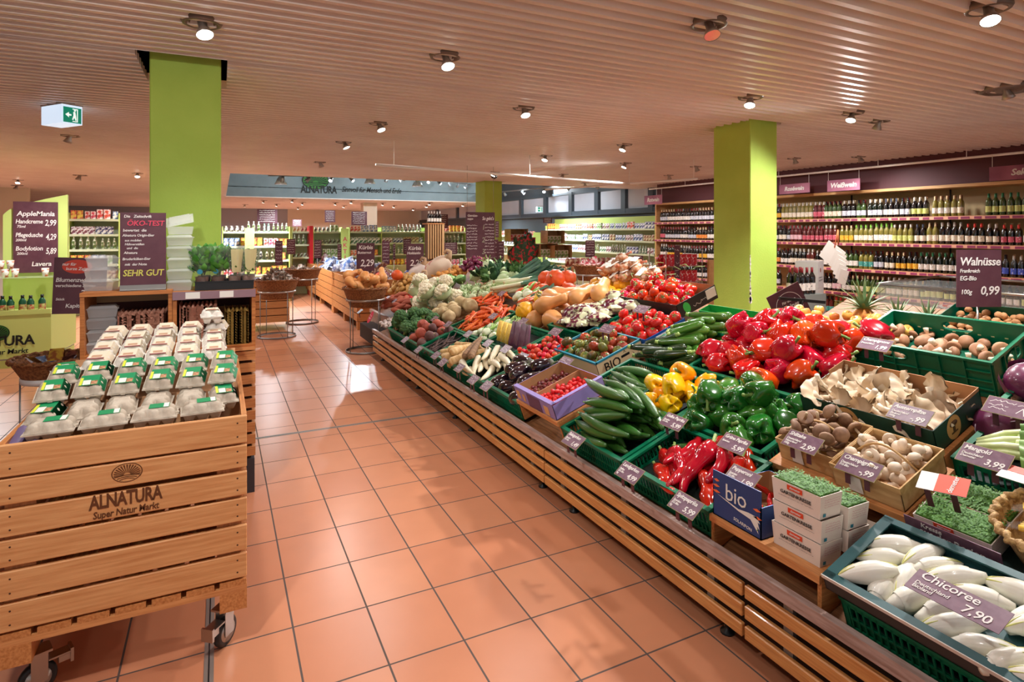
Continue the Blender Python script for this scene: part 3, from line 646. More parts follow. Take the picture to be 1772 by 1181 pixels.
SHI = Kind('shiitake_mushroom', 'mushroom', MB().lathe([(.001, .016), (.014, .014), (.025, .005), (.028, -.003), (.024, -.006), (.006, .0)], 14).mesh('shiitake_cap', shiM), [('stem', MB().lathe([(.005, 0), (.005, -.03), (.001, -.032)], 8).mesh('shiitake_stem', mat('shiitake_stem', (196, 170, 136), .7)))], [((0, 0, 0), .025)])
BUTT = Kind('pale_mushroom', 'mushroom', MB().lathe([(.001, .019), (.012, .018), (.022, .01), (.025, 0), (.022, -.006), (.008, -.004)], 14).mesh('pale_cap', mat('pale_mushroom', (232, 212, 188), .6, col2=(212, 184, 154), ns=14)), [('stem', MB().lathe([(.008, -.004), (.009, -.024), (.001, -.025)], 8).mesh('pale_stem', mstM))], [((0, 0, 0), .023)])
oyM = mat('oyster_mushroom', (206, 180, 146), .6, col2=(226, 206, 178), ns=9, var=.08)
def oyster(i):
    mb = MB()
    def f(u, v):
        a = (u - .5) * 2.6; r = .012 + .055 * v; wv = .006 * math.sin(9 * a + i) * v * v
        return (r * math.cos(a) * (1 + .1 * math.sin(3 * a + i)), r * math.sin(a), -.03 + .028 * math.sin(v * 1.9) + wv)
    mb.grid(f, 16, 6)
    mb.grid(lambda u, v: (lambda p: (p[0] * .985, p[1] * .985, p[2] - .003 - .004 * (1 - v)))(f(u, v)), 16, 6)
    st = MB().tube([(-.035, 0, -.048), (-.01, 0, -.04), (.012, 0, -.03), (.028, 0, -.02)], [.009, .009, .011, .016], 9)
    return Kind('oyster_mushroom', 'mushroom', mb.mesh('oyster_cap%d' % i, oyM), [('stem', st.mesh('oyster_stem%d' % i, mat('oyster_stem', (232, 216, 190), .6)))], [((.02, 0, -.015), .03), ((-.02, 0, -.03), .012)])
OYS = [oyster(0), oyster(1)]
leM = mat('leek_leaf', (48, 92, 72), .5, col2=(76, 122, 90), ns=5, var=.15, stretch=(1, 8, 8))
lw = mat('leek_white', (232, 234, 206), .4, col2=(190, 212, 140), ns=2.2, lo=.4, hi=.7, stretch=(3, 1, 1))
def leek(i):
    sh = MB().tube([(-.2, 0, 0), (-.19, 0, 0), (-.1, 0, 0), (0, 0, 0), (.05, 0, 0)], [.012, .017, .0165, .017, .018], 10).mesh('leek_shaft%d' % i, lw)
    mb = MB(); rr = random.Random(i)
    for k in range(5):
        b = (k - 2) * .13; sw = .1 * rr.random()
        def f(u, v, b=b, sw=sw):
            x = .03 + .3 * v; y = x * b * .8 + (u - .5) * .04 * (1 - .5 * v); z = .01 * math.cos((u - .5) * 3) + sw * v * v * .6 - .02 * abs(u - .5)
            return (x, y, z + .01)
        mb.grid(f, 3, 7)
    return Kind('leek', 'leek', sh, [('leaves', mb.mesh('leek_leaves%d' % i, leM)), ('root_tuft', MB().tube([(-.2, 0, 0), (-.215, 0, 0)], [.011, .015], 7).mesh('leek_root%d' % i, mat('root_hair', (196, 178, 140), .9)))], [((-.12, 0, 0), .017), ((-.02, 0, 0), .017), ((.1, 0, .01), .025), ((.25, 0, .03), .03)])
LEE = [leek(0), leek(1)]
def kale(i):
    mb = MB(); rr = random.Random(i + 9)
    for k in range(9):
        leaf(mb, .09 + .04 * rr.random(), .028, R(rr.random() * 6.3) @ R(.2 + .7 * rr.random(), 'X'), .6, .4, ruff=.5, n=10)
    return Kind('kale_bunch', 'kale', mb.mesh('kale%d' % i, leafD if i < 2 else leafM), (), [((0, 0, .02), .05)])
KAL = [kale(0), kale(1), kale(2)]
radM = mat('radish_red', (214, 36, 52), .3, var=.1, coat=.3)
RAD = Kind('radish', 'radish', MB().blob(.017, .017, .018, lambda t, p, d: 1 + .4 * max(0, .3 - p), 10, 7).mesh('radish', radM), [('leaf_stub', MB().tube([(0, 0, .015), (.004, 0, .03)], .003, 5).mesh('radish_stub', stemM))], [((0, 0, 0), .018)])
oniM = mat('onion_skin', (222, 162, 84), .4, col2=(200, 134, 60), ns=6, var=.1, coat=.2)
ronM = mat('red_onion_skin', (128, 36, 76), .35, col2=(98, 26, 58), ns=6, var=.15, coat=.3)
def onion(nm, m): return Kind('onion', 'onion', MB().blob(.033, .033, .031, lambda t, p, d: 1 + .35 * max(0, (p - 2.75)) / .4, 14, 10).mesh(nm, m), [('dry_neck', MB().tube([(0, 0, .034), (0, 0, .048)], [.006, .003], 6).mesh('neck_' + nm, mat('onion_neck', (206, 176, 120), .8)))], [((0, 0, 0), .033)])
ONI = onion('onion_y', oniM); RON = onion('onion_r', ronM)
GAR = Kind('garlic_bulb', 'garlic', MB().blob(.026, .026, .022, lambda t, p, d: (1 + .06 * math.cos(7 * t) * math.sin(p)) * (1 + .4 * max(0, p - 2.8)), 21, 9).mesh('garlic', mat('garlic_white', (232, 222, 212), .5, col2=(214, 196, 200), ns=12, stretch=(6, 6, 1))), [('neck', MB().tube([(0, 0, .022), (.003, 0, .045)], [.005, .003], 6).mesh('garlic_neck', mstM))], [((0, 0, 0), .025)])
chiM = mat('chicory_white', (240, 238, 226), .35, col2=(232, 230, 204), ns=5, var=.03, coat=.2)
chiY = mat('chicory_tip', (226, 226, 140), .4)
def chic(i):
    mb = MB(); f = lambda t: (.35 + .65 * min(1, t * 3.2)) * (1 - max(0, (t - .45) / .55) ** 1.9) + .02
    mb.tube([(-.085 + .17 * k / 12, 0, 0) for k in range(13)], [.031 * f(k / 12) for k in range(13)], 12)
    tip = MB()
    for s in (-1, 0, 1):
        def g(u, v, s=s):
            x = -.05 + .145 * v; a = s * 1.3 + (u - .5) * 1.9; r = .0325 * f((x + .085) / .17) + .0008 + .003 * v
            return (x, r * math.sin(a), r * math.cos(a))
        tip.grid(g, 6, 9, 0)
    e = MB()
    for s in (-1, 1):
        e.tube([(x, .0325 * f((x + .085) / .17) * math.sin(s * .4) , .0325 * f((x + .085) / .17) * math.cos(s * .4) + .0025) for x in (.03, .045, .06, .075, .088)], [.0012, .002, .003, .003, .001], 5)
    return Kind('chicory_head', 'chicory', mb.mesh('chicory%d' % i, chiM), [('outer_leaves', tip.mesh('chicory_leaves%d' % i, chiM)), ('yellow_edges', e.mesh('chicory_edges%d' % i, chiY))], [((-.045, 0, 0), .028), ((0, 0, 0), .031), ((.05, 0, 0), .02)])
CHI = [chic(0)]
def pointed(i):
    rr = random.Random(i + 40); n = 18; pts = []; rad = []
    for k in range(n + 1):
        t = k / n; pts.append((-.1 + .2 * t, .03 * math.sin(t * 4 + i) * (t), .004 * math.sin(5 * t)))
        rad.append(.026 * (1 - t) ** .5 * (.8 + .2 * min(1, t * 8)) * (1 + .13 * math.sin(t * 17 + i * 2)) + .003)
    b = MB().tube(pts, rad, 14, rfn=lambda a, u: 1 + .13 * math.cos(3 * a + 4 * u + i) + .04 * math.sin(7 * a + 9 * u)).mesh('pointed_pepper%d' % i, mat('pointed_red', (172, 8, 8), .12, var=.12, hue=.008, coat=.8))
    st = MB().tube([(-.1, 0, 0), (-.115, 0, .002), (-.14, .002, .012)], [.015, .006, .005], 8).mesh('pp_stem%d' % i, stemM)
    return Kind('pointed_pepper', 'pointed pepper', b, [('stem', st)], [((-.07, 0, 0), .026), ((-.02, 0, 0), .022), ((.04, .012, 0), .016)])
PPE = [pointed(i) for i in range(3)]
pplM = mat('purple_film', (70, 26, 56), .25, col2=(96, 44, 80), ns=14, coat=.6)
pouch_mats = {}
def pouch(nm, m, w=.10, h=.14, t=.03, kn='packet', cat='packet', seed=0, seal=None):
    """pillow bag lying flat, long side along x"""
    def f(s):
        def g(u, v):
            a = math.sin(PI * u) ** .45 * math.sin(PI * v) ** .45
            wr = .06 * math.sin(17 * u + 3 * seed) * math.sin(13 * v + seed)
            return ((u - .5) * h, (v - .5) * w, s * t / 2 * a * (1 + wr * 2) + .0)
        return g
    mb = MB(); mb.grid(f(1), 10, 7); mb.grid(f(-1), 10, 7)
    sl = MB(); sl.box(-h / 2 - .012, -h / 2 + .004, -w / 2, w / 2, -.001, .001); sl.box(h / 2 - .004, h / 2 + .012, -w / 2, w / 2, -.001, .001)
    return Kind(kn, cat, mb.mesh(nm, m), [('seal', sl.mesh('seal_' + nm, seal or m))], [((-h / 4, 0, 0), t * .6), ((h / 4, 0, 0), t * .6)])
PUR = Kind('root_bag', 'bagged vegetables', None, (), [((-.05, 0, 0), .025), ((.05, 0, 0), .025)])
mb = MB()
for i in range(4): mb.tube([(-.1, (i - 1.5) * .017, 0), (-.06, (i - 1.5) * .018, .002), (.1, (i - 1.5) * .014, 0)], [.008, .012, .006], 7)
PUR.me = mb.mesh('purple_roots', mat('purple_root', (92, 34, 70), .3, coat=.4))
film = mat('clear_film', (235, 235, 235), .12, alpha=.05, spec=.8)
fb = pouch('film_bag', film, .085, .24, .034); PUR.parts = [('film', fb.me)]
mb = MB()
for i in range(3): mb.tube([(-.08, (i - 1) * .026, 0), (0, (i - 1) * .026, 0), (.08, (i - 1) * .026, 0)], [.012, .016, .01], 8)
COR = Kind('corn_bag', 'bagged vegetables', mb.mesh('corn_cobs', mat('corn_yellow', (232, 190, 62), .5, col2=(246, 214, 110), ns=40, bump=.6, bs=90)), [('film', fb.me)], [((-.05, 0, 0), .028), ((.05, 0, 0), .028)])
bagp = mat('lettuce_bag_print', (96, 24, 50), .25, col2=(214, 218, 180), ns=16, lo=.46, hi=.54, coat=.5)
CHB = pouch('radicchio_bag', bagp, .12, .19, .08, 'salad_bag', 'bagged vegetables')
netM = mat('net_bag_onions', (196, 128, 84), .5, col2=(226, 200, 176), ns=26, lo=.42, hi=.6, bump=.8, bs=30, var=.1)
NET = Kind('net_bag', 'bagged vegetables', MB().blob(.075, .055, .05, lambda t, p, d: 1 + .1 * nz(d, 8), 18, 12).mesh('net_bag', netM), [('label', MB().box(-.03, .03, -.056, .056, .048, .053).mesh('net_label', paper)), ('gathered_end', MB().tube([(.06, 0, .02), (.1, 0, .03), (.125, 0, .035)], [.02, .008, .016], 8).mesh('net_end', mat('net_film', (200, 120, 90), .5)))], [((0, 0, 0), .055)])
# soup vegetable bundle
mb = MB(); mb.tube([(-.09, .02, 0), (.08, .015, 0)], [.014, .006], 8).tube([(-.09, -.005, .008), (.07, -.005, .004)], [.014, .006], 8)
mb2 = MB(); mb2.tube([(-.1, -.032, 0), (.02, -.03, 0)], [.013, .013], 8)
mb3 = MB()
for k in range(3): mb3.grid(lambda u, v, k=k: (-.1 - .1 * v, -.03 + (u - .5) * .04 + (k - 1) * .03 * v, .012 + .01 * k * v), 2, 5)
SUP = Kind('soup_bundle', 'bundled vegetables', mb.mesh('bundle_carrots', carM), [('leek_piece', mb2.mesh('bundle_leek', lw)), ('greens', mb3.mesh('bundle_greens', leM)), ('rubber_band', MB().lathe([(.045, -.004), (.047, 0), (.045, .004)], 18, M=T(-.02, -.005, 0) @ R(PI / 2, 'Y') @ Sc(.45, 1.05, 1), cap=False).mesh('band', chalk_r))], [((-.06, 0, 0), .028), ((.04, 0, 0), .022)])

# ---------------------------------------------------------------- piling: every piece comes to rest on those below it
def pile(kinds, n, box, F_, label, group, orient='any', mound=.0, K=26, ang=0, jit=.25, tilt=.12, shrink=.93, scale=(1, .12), mats=None, labels=None, floor=None, w0=0, pick=None, up=None, amp=None):
    """box = x0,x1,y0,y1 in the local frame F_; the floor is local z=0 (or floor(x,y))"""
    if isinstance(kinds, Kind): kinds = [kinds]
    x0, x1, y0, y1 = box; P = np.zeros((0, 3)); Rd = np.zeros(0); out = []
    cx, cy = (x0 + x1) / 2, (y0 + y1) / 2; rr = random.Random(hash_(label))
    for i in range(n):
        k = kinds[pick(i)] if pick else kinds[i % len(kinds)]
        s = scale[0] * (1 + scale[1] * (rr.random() * 2 - 1))
        if orient == 'any': Rm = R(rr.random() * 6.28) @ R(rr.random() * PI, 'X') @ R(rr.random() * 6.28)
        elif orient == 'up': Rm = R(rr.random() * 6.28) @ R(rr.gauss(0, tilt), 'X') @ R(rr.gauss(0, tilt), 'Y')
        elif orient == 'side': Rm = R(rr.random() * 6.28) @ R(PI / 2 + rr.gauss(0, .5), 'X') @ R(rr.random() * 6.28)
        else: Rm = R(ang + rr.gauss(0, jit) + (PI if (orient == 'flip' and rr.random() < .5) else 0)) @ R(rr.gauss(0, tilt), 'Y') @ R(rr.random() * .8 - .4 if up is None else up, 'X')
        sp = [(Rm @ (Vector(c) * s), r * s * shrink) for c, r in k.sph]
        mx = max(max(abs(c.x) + r for c, r in sp) * .8, .001); my = max(abs(c.y) + r for c, r in sp) * .8
        best = None
        for q in range(K):
            ax, bx = x0 + mx, x1 - mx; ay, by = y0 + my, y1 - my
            x = cx if bx <= ax else ax + (bx - ax) * rr.random(); y = cy if by <= ay else ay + (by - ay) * rr.random()
            z = 0
            for c, r in sp:
                fz = floor(x + c.x, y + c.y) if floor else 0
                z = max(z, fz + r - c.z)
                if len(P):
                    dx = P[:, 0] - x - c.x; dy = P[:, 1] - y - c.y; d2 = dx * dx + dy * dy; S2 = (Rd + r) ** 2; m_ = d2 < S2
                    if m_.any(): z = max(z, float((P[m_, 2] + np.sqrt(S2[m_] - d2[m_])).max()) - c.z)
            sc_ = z + mound * (((x - cx) / (x1 - x0 + 1e-6)) ** 2 + ((y - cy) / (y1 - y0 + 1e-6)) ** 2) * 4
            if best is None or sc_ < best[0]: best = (sc_, x, y, z)
        _, x, y, z = best
        P = np.vstack([P, [(x + c.x, y + c.y, z + c.z) for c, r in sp]]); Rd = np.append(Rd, [r for c, r in sp])
        M = F_ @ T(x, y, z + w0) @ Rm @ Sc(s)
        out.append([k, M, (x, y, z), s])
    res = []
    zt = sorted(o[2][2] for o in out)[-1]
    ext = {}
    if n > 3:
        pr = [project(o[1].translation) for o in out]
        ext[max(range(n), key=lambda i: out[i][2][2])] = 'highest one'
        for fn, wd in ((lambda i: pr[i][0], 'rightmost one'), (lambda i: -pr[i][0], 'leftmost one'), (lambda i: pr[i][1], 'lowest one'), (lambda i: -pr[i][1], 'furthest back')):
            for i in sorted(range(n), key=fn, reverse=True):
                if i not in ext: ext[i] = wd; break
    for i, (k, M, p, s) in enumerate(out):
        lb = label if i not in ext else label + ', ' + ext[i]
        m = mats(i) if mats else None
        res.append(inst(k, M, lb, group, m))
    return res
def hash_(s):
    h = 7
    for c in s: h = (h * 31 + ord(c)) % 1000003
    return h
def project(p):
    d = p.x * ST + p.y * CT; r = p.x * CT - p.y * ST
    return 886 + F * r / max(d, .01), 401 + F * (EYE - p.z) / max(d, .01), d
# ---------------------------------------------------------------- the sloping produce display
AL = math.atan(.36); CA, SA = math.cos(AL), math.sin(AL)
TF = Matrix(((0, CA, -SA, 1.88), (-1, 0, 0, 0), (0, SA, CA, .50), (0, 0, 0, 1)))
def fr(yl, v0, wz=0): return TF @ T(-yl, v0, wz)
def on_slope(px, py, wz=0):
    a, b, g = ray(px, py); z0 = .50 + wz / CA; t = (z0 - .36 * 1.88 - EYE) / (g - .36 * a)
    X, Y = a * t, b * t
    return -Y, (X + wz * SA - 1.88) / CA           # local x, v
D_END = 9.35
# base, deck, apron, rail
deckM = mat('deck_dark_wood', (150, 100, 62), .6, col2=(120, 78, 46), ns=5, stretch=(20, 1.2, 20))
t = obj('produce_display', None, None, T(2.9, 0, 0), 'long sloping wooden produce display with slatted front along the aisle', 'display table')
IM = T(-2.9, 0, 0)
mb = MB(); mb.box(-7.95, -2.9, -.02, 2.10, -.185, -.17, 0, TF); mb.box(-2.9, -.2, -.02, 2.5, -.185, -.17, 0, TF); mb.box(-D_END, -7.95, .26, 2.15, -.185, -.17, 0, TF)
obj('deck', mb.mesh('deck', deckM), t, IM)
mb = MB(); mb.box(1.94, 3.8, .3, 9.2, .09, .3)
mb.add([(2.2, .35, .3), (3.8, .35, .3), (3.8, .35, .98), (2.2, 9.1, .3), (3.8, 9.1, .3), (3.8, 9.1, .98)], [(0, 1, 2), (5, 4, 3), (1, 4, 5, 2), (0, 2, 5, 3)], None, 0, False)
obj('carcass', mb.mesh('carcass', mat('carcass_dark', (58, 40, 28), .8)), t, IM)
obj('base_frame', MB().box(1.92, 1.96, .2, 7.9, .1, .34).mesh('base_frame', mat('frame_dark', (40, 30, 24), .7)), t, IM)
seams = [.1, 1.68, 3.27, 4.91, 6.4, 7.95]
railM = mat('worn_cover_strip', (178, 154, 146), .35, col2=(156, 130, 120), ns=9, stretch=(8, 1, 8), spec=.6)
for a, b2 in zip(seams, seams[1:]):
    ps = MB()
    for i, zc_ in enumerate((.125, .205, .285)):
        ps.box(1.845, 1.867, a + .006, b2 - .006, zc_ - .026, zc_ + .026)
    ps.box(1.845, 1.867, a + .006, b2 - .006, .338, .364)
    p = obj('slatted_front', ps.mesh('slats', apronW), t, IM)
    bv = p.modifiers.new('edge', 'BEVEL'); bv.width = .004; bv.segments = 1
    for f_ in (.12, .5, .88):
        y = a + (b2 - a) * f_; obj('upright', MB().box(1.867, 1.885, y - .02, y + .02, .1, .36).mesh('uprights', galv), p)
    for f_ in (.1, .86):
        y = a + (b2 - a) * f_; obj('levelling_foot', MB().lathe([(.03, 0), (.03, .008), (.012, .016), (.012, .1)], 14, M=T(1.93, y, 0)).mesh('feet', black), t, IM)
obj('cover_strip', MB().box(1.838, 1.87, .1, 7.95, .362, .392).box(1.84, 1.846, .1, 7.95, .345, .364).mesh('cover_strip', railM), t, IM)
obj('cover_strip', MB().box(2.12, 2.17, 7.95, D_END, .43, .48).box(2.14, 2.16, 7.95, D_END, .12, .43).mesh('cover_strip_end', railM), t, IM)
obj('end_panel', MB().box(2.16, 3.8, D_END - .02, D_END, .1, .5).mesh('end_panel', deckM), t, IM)

def green_crate(lx, ly, h, m=green):
    mb = MB(); t_ = .006
    for (a, b_, c, d_) in ((0, lx, 0, .016), (0, lx, ly - .016, ly), (0, .016, 0, ly), (lx - .016, lx, 0, ly)):
        mb.box(a - .004, b_ + .004, c - .004, d_ + .004, -.012, 0)
        mb.box(a, b_, c, d_, -.04, -.012) if False else None
    for s in (0, 1):
        y = s * (ly - t_); mb.box(0, lx, y, y + t_, -h, -h + .02); mb.box(0, lx, y, y + t_, -.03, -.012); mb.box(.01, lx - .01, y + .001, y + .004, -h * .62, -h * .55)
        n = int(lx / .024)
        for i in range(n + 1): x = (lx - .006) * i / n; mb.box(x, x + .006, y, y + t_, -h, -.012)
        x = s * (lx - t_); mb.box(x, x + t_, 0, ly, -h, -h + .02); mb.box(x, x + t_, 0, ly, -.03, -.012); mb.box(x + .001, x + .004, .01, ly - .01, -h * .62, -h * .55)
        n = int(ly / .024)
        for i in range(n + 1): y2 = (ly - .006) * i / n; mb.box(x, x + t_, y2, y2 + .006, -h, -.012)
    for a in (0, lx - .02):
        for c in (0, ly - .02): mb.box(a, a + .02, c, c + .02, -h, -.008)
    mb.box(0, lx, 0, ly, -h, -h + .006)
    mb.box(.008, lx - .008, .008, .01, -h * .55, -h + .02) ; mb.box(.008, .01, .008, ly - .008, -h * .9, -h * .5); mb.box(lx - .01, lx - .008, .008, ly - .008, -h * .9, -h * .5)
    return mb.mesh('green_crate', m)
crates = {}
def crate(yl, yr, v0, v1, lab, h=.15, wz=0, pad=True):
    key = (round(yl - yr, 2), round(v1 - v0, 2), h)
    if key not in crates: crates[key] = green_crate(yl - yr, v1 - v0, h)
    o = obj('green_crate', crates[key], None, fr(yl, v0, wz), lab, 'crate', 'green plastic crates on the display')
    o['group'] = 'green plastic crates on the display'
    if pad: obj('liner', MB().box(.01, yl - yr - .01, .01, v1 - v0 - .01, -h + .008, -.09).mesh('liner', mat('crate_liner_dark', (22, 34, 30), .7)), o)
    return o
def fill(kinds, n, yl, yr, v0, v1, label, group, w0=-.085, **kw):
    return pile(kinds, n, (0, yl - yr, 0, v1 - v0), fr(yl, v0, w0), label, group, **kw)
RK = lambda i: 0
# ---- front row, nearest first
# cucumbers
crate(3.12, 2.52, 0, .41, 'green plastic crate under the front cucumber heap')
fill(CUC, 36, 3.15, 2.48, .0, .50, 'dark green cucumber in the front cucumber heap', 'cucumbers in the front crate', w0=-.07, orient='dir', ang=.0, jit=.2, mound=.3, K=60, shrink=.85)
crate(3.45, 2.85, .45, .84, 'green plastic crate under the rear cucumbers below the box lettered BIO')
fill(CUC, 14, 3.40, 2.92, .42, .80, 'dark cucumber in the rear heap below the box lettered BIO', 'cucumbers in the rear crate', w0=-.10, orient='dir', ang=.12, jit=.2, mound=.1, K=50, shrink=.85)
# pointed peppers and field cucumbers
crate(2.50, 1.90, 0, .41, 'green plastic crate of pointed peppers in the front row')
fill(CUC[:1], 4, 2.5, 2.1, .2, .41, 'stubby field cucumber beside the red pointed peppers', 'field cucumbers', w0=-.07, orient='dir', ang=.5, jit=.15, scale=(.72, .1))
fill(PPE, 13, 2.38, 1.88, .0, .42, 'glossy red pointed pepper with curled tip in the front crate', 'red pointed peppers', w0=-.075, orient='dir', ang=-1.0, jit=.35, K=50, shrink=.78, scale=(1.55, .1), mats=lambda i: {'pointed_pepper0': mat('pepper_turning', (138, 70, 22), .14, col2=(160, 40, 16), ns=12, coat=.8)} if i == 15 else None)
# wooden risers
def riser(yl, yr, v0, v1, w_top, lab, drop=.16, slat=False):
    r = obj('wooden_riser', None, None, fr(yl, v0, w_top), lab, 'riser')
    L_, D_ = yl - yr, v1 - v0
    obj('top_board', MB().box(0, L_, 0, D_, -.014, 0).mesh('riser_top', woodX), r)
    obj('side_board', MB().box(0, .016, 0, D_, -drop, -.014).mesh('riser_side', woodY), r); obj('side_board', MB().box(L_ - .016, L_, 0, D_, -drop, -.014).mesh('riser_side', woodY), r)
    obj('front_lath', MB().box(0, L_, -.012, 0, -.03, 0).mesh('riser_lath', woodX), r)
    return r
def open_box(lx, ly, h, t_=.004, out=None, inn=None, notch=False):
    """cardboard tray: outside slot 0, inside slot 1, rim slot 2"""
    mb = MB()
    mb.box(0, lx, 0, ly, 0, t_, 0)
    for (a, b_, c, d_, ax) in ((0, lx, 0, t_, 'y0'), (0, lx, ly - t_, ly, 'y1'), (0, t_, 0, ly, 'x0'), (lx - t_, lx, 0, ly, 'x1')):
        o_ = len(mb.f); mb.box(a, b_, c, d_, 0, h)
        inner = {'y0': 4, 'y1': 2, 'x0': 3, 'x1': 5}[ax]
        mb.mi[o_ + inner] = 1; mb.mi[o_ + 1] = 2
    mb.add([(t_, t_, t_ + .001), (lx - t_, t_, t_ + .001), (lx - t_, ly - t_, t_ + .001), (t_, ly - t_, t_ + .001)], [(0, 1, 2, 3)], None, 1, False)
    return mb
kraft = mat('kraft_board', (182, 134, 92), .8, col2=(170, 122, 82), ns=3)
lilac = mat('lilac_print', (142, 126, 186), .5); dgreen = mat('dark_green_print', (20, 58, 44), .5, col2=(24, 64, 50), ns=3)
bluep = mat('blue_print', (30, 84, 160), .45); teal = mat('teal_print', (40, 128, 150), .5); blackp = mat('dark_print', (34, 32, 30), .5)
def cbox_(yl, yr, v0, v1, w0, h, mats3, lab, name='cardboard_box', base=None):
    return obj(name, open_box(yl - yr, v1 - v0, h).mesh(name, *mats3), None, fr(yl, v0, w0), lab, 'box')
riser(3.69, 3.13, 0, .42, .03, 'wooden riser under the lilac box of date tomatoes')
b = cbox_(3.68, 3.15, .0, .40, .031, .10, (lilac, kraft, lilac), 'lilac cardboard box of date tomatoes on a wooden riser')
obj('divider', MB().box(.24, .246, 0, .4, 0, .09).mesh('divider', kraft), b)
obj('corner_flap', MB().box(0, .53, -.001, .03, .104, .108).box(.50, .53, 0, .4, .104, .108).mesh('flap', lilac), b)
pm = MB(); pm.box(.02, .07, -.0025, -.001, .02, .08).box(.11, .14, -.0025, -.001, .02, .07).box(.40, .46, -.0025, -.001, .01, .07).box(.18, .36, -.0025, -.001, .0, .095, 1)
obj('printed_pattern', pm.mesh('lilac_pattern', mat('print_ochre', (206, 160, 110), .5), mat('print_plum', (92, 58, 96), .5)), b)
fill([DARKD], 60, 3.67, 3.45, .02, .38, 'tiny dark date tomato in the left half of the lilac box', 'dark date tomatoes', w0=.055, K=10, scale=(1.35, .1))
fill([DATE], 110, 3.43, 3.16, .02, .38, 'tiny bright red date tomato in the lilac box', 'red date tomatoes', w0=.06, K=10, scale=(1.35, .1))
crate(4.29, 3.70, 0, .41, 'green plastic crate of aubergines in the front row')
fill([AUB], 13, 4.29, 3.72, .0, .42, 'glossy black aubergine in the front crate', 'aubergines', w0=-.07, orient='dir', ang=.9, jit=.7, K=40, mound=.03, scale=(1.32, .08))
crate(4.90, 4.31, 0, .41, 'green plastic crate of long white radishes')
fill(DAI, 16, 4.95, 4.33, .0, .42, 'long white radish with rootlets in the front crate', 'white radishes', w0=-.06, scale=(1.2, .1), orient='dir', ang=-.5, jit=.3, K=30)
crate(5.52, 4.92, 0, .41, 'green plastic crate of cream parsnips')
fill(PARS, 17, 5.55, 4.95, .0, .40, 'cream parsnip in the crate beside the black salsify', 'parsnips', w0=-.07, scale=(1.15, .1), orient='dir', ang=1.3, jit=.6, K=30)
for i in range(2): inst(LONG, fr(5.05, .22, .07) @ T(.04 + i * .09, .02, i * .01) @ R(2.35 + i * .12), ('long brown root lying across the parsnips', 'second long brown root nearer the white radishes')[i])
crate(5.98, 5.54, 0, .41, 'green plastic crate of thin black salsify')
fill(SAL, 34, 6.0, 5.54, .0, .42, 'thin black salsify root in the front crate', 'salsify roots', w0=-.07, orient='dir', ang=1.9, jit=.25, K=20)
crate(6.50, 6.0, 0, .41, 'green plastic crate of beetroot before the broccoli')
fill([BEE, TUR, BEE, TUR, TUR], 20, 6.52, 6.0, .0, .44, 'round earthy beetroot in the front crate', 'beetroots', w0=-.06, mound=.06, scale=(1.3, .15))
crate(7.3, 6.53, 0, .41, 'green plastic crate under the broccoli heads')
fill(BRO, 16, 7.35, 6.52, .0, .5, 'dark green broccoli head in the heap', 'broccoli heads', w0=-.04, scale=(1.25, .1), orient='up', tilt=.35, mound=.05)
fill([GAR], 50, 7.92, 7.38, .02, .45, 'white garlic bulb in the heap beside the broccoli', 'garlic bulbs', w0=-.07, orient='any', K=16)
fill(SWE, 36, 8.9, 7.95, .28, .66, 'reddish sweet potato near the far end of the display', 'sweet potatoes', w0=-.05, scale=(1.25, .1), orient='dir', ang=.5, jit=.5, K=20)
# ---- second row
crate(2.98, 2.57, .44, .85, 'green plastic crate of yellow peppers')
fill(PEP['yellow'], 10, 2.97, 2.55, .42, .86, 'bright yellow bell pepper in the heap', 'yellow bell peppers', w0=-.06, orient='side', mound=.08, scale=(1.42, .08))
crate(2.56, 1.98, .44, .86, 'green plastic crate of green peppers')
fill(PEP['green'], 17, 2.58, 1.99, .42, .92, 'glossy green bell pepper in the heap', 'green bell peppers', w0=-.06, orient='side', mound=.09, scale=(1.48, .08))
crate(4.58, 4.1, .43, .82, 'green plastic crate of small vine tomatoes')
fill([CHERRY], 75, 4.57, 4.11, .43, .82, 'small red vine tomato between aubergines and salad bags', 'cherry tomatoes', w0=-.045, K=10, scale=(1.5, .1))
crate(5.2, 4.6, .43, .86, 'green plastic crate of bagged purple roots and corn')
for i in range(6):
    inst(PUR, fr(4.90 - i * .058, .60 + .01 * (i % 2), .05) @ R(PI / 2) @ R(-1.05, 'Y') @ R(.05 * (i % 3 - 1), 'Z') @ Sc(1.2, .9, 1), 'clear bag of dark purple roots standing in the second row', 'bags of purple roots')
for i in range(3):
    inst(COR, fr(5.18 - i * .1, .60, .04) @ R(PI / 2) @ R(-1.0, 'Y') @ Sc(1.2, 1, 1.1), ('clear bag of corn cobs nearest the fennel', 'clear bag of corn cobs in the middle of three', 'clear bag of corn cobs nearest the purple root bags')[i])
crate(5.6, 5.22, .43, .86, 'green plastic crate of fennel bulbs')
fill([FEN], 15, 5.62, 5.2, .42, .92, 'white fennel bulb with green stalks', 'fennel bulbs', w0=-.05, orient='dir', ang=1.8, jit=.5)
crate(6.2, 5.62, .43, 1.02, 'green plastic crate under the carrot heap')
fill(CAR, 80, 6.4, 5.55, .42, 1.2, 'orange carrot in the big carrot heap', 'carrots', w0=-.07, scale=(1.3, .12), orient='flip', ang=-.6, jit=.9, K=14, mound=.14, shrink=.85)
fill([SUP], 8, 5.85, 5.35, 1.08, 1.42, 'tied bundle of carrots and leek', 'soup vegetable bundles', w0=.03, orient='dir', ang=-1.9, jit=.2)
fill(CAR, 34, 7.0, 6.25, 1.0, 1.36, 'orange carrot in the small heap before the leeks', 'carrots before the leeks', w0=-.06, scale=(1.3, .12), orient='flip', ang=-.6, jit=.9, K=12)
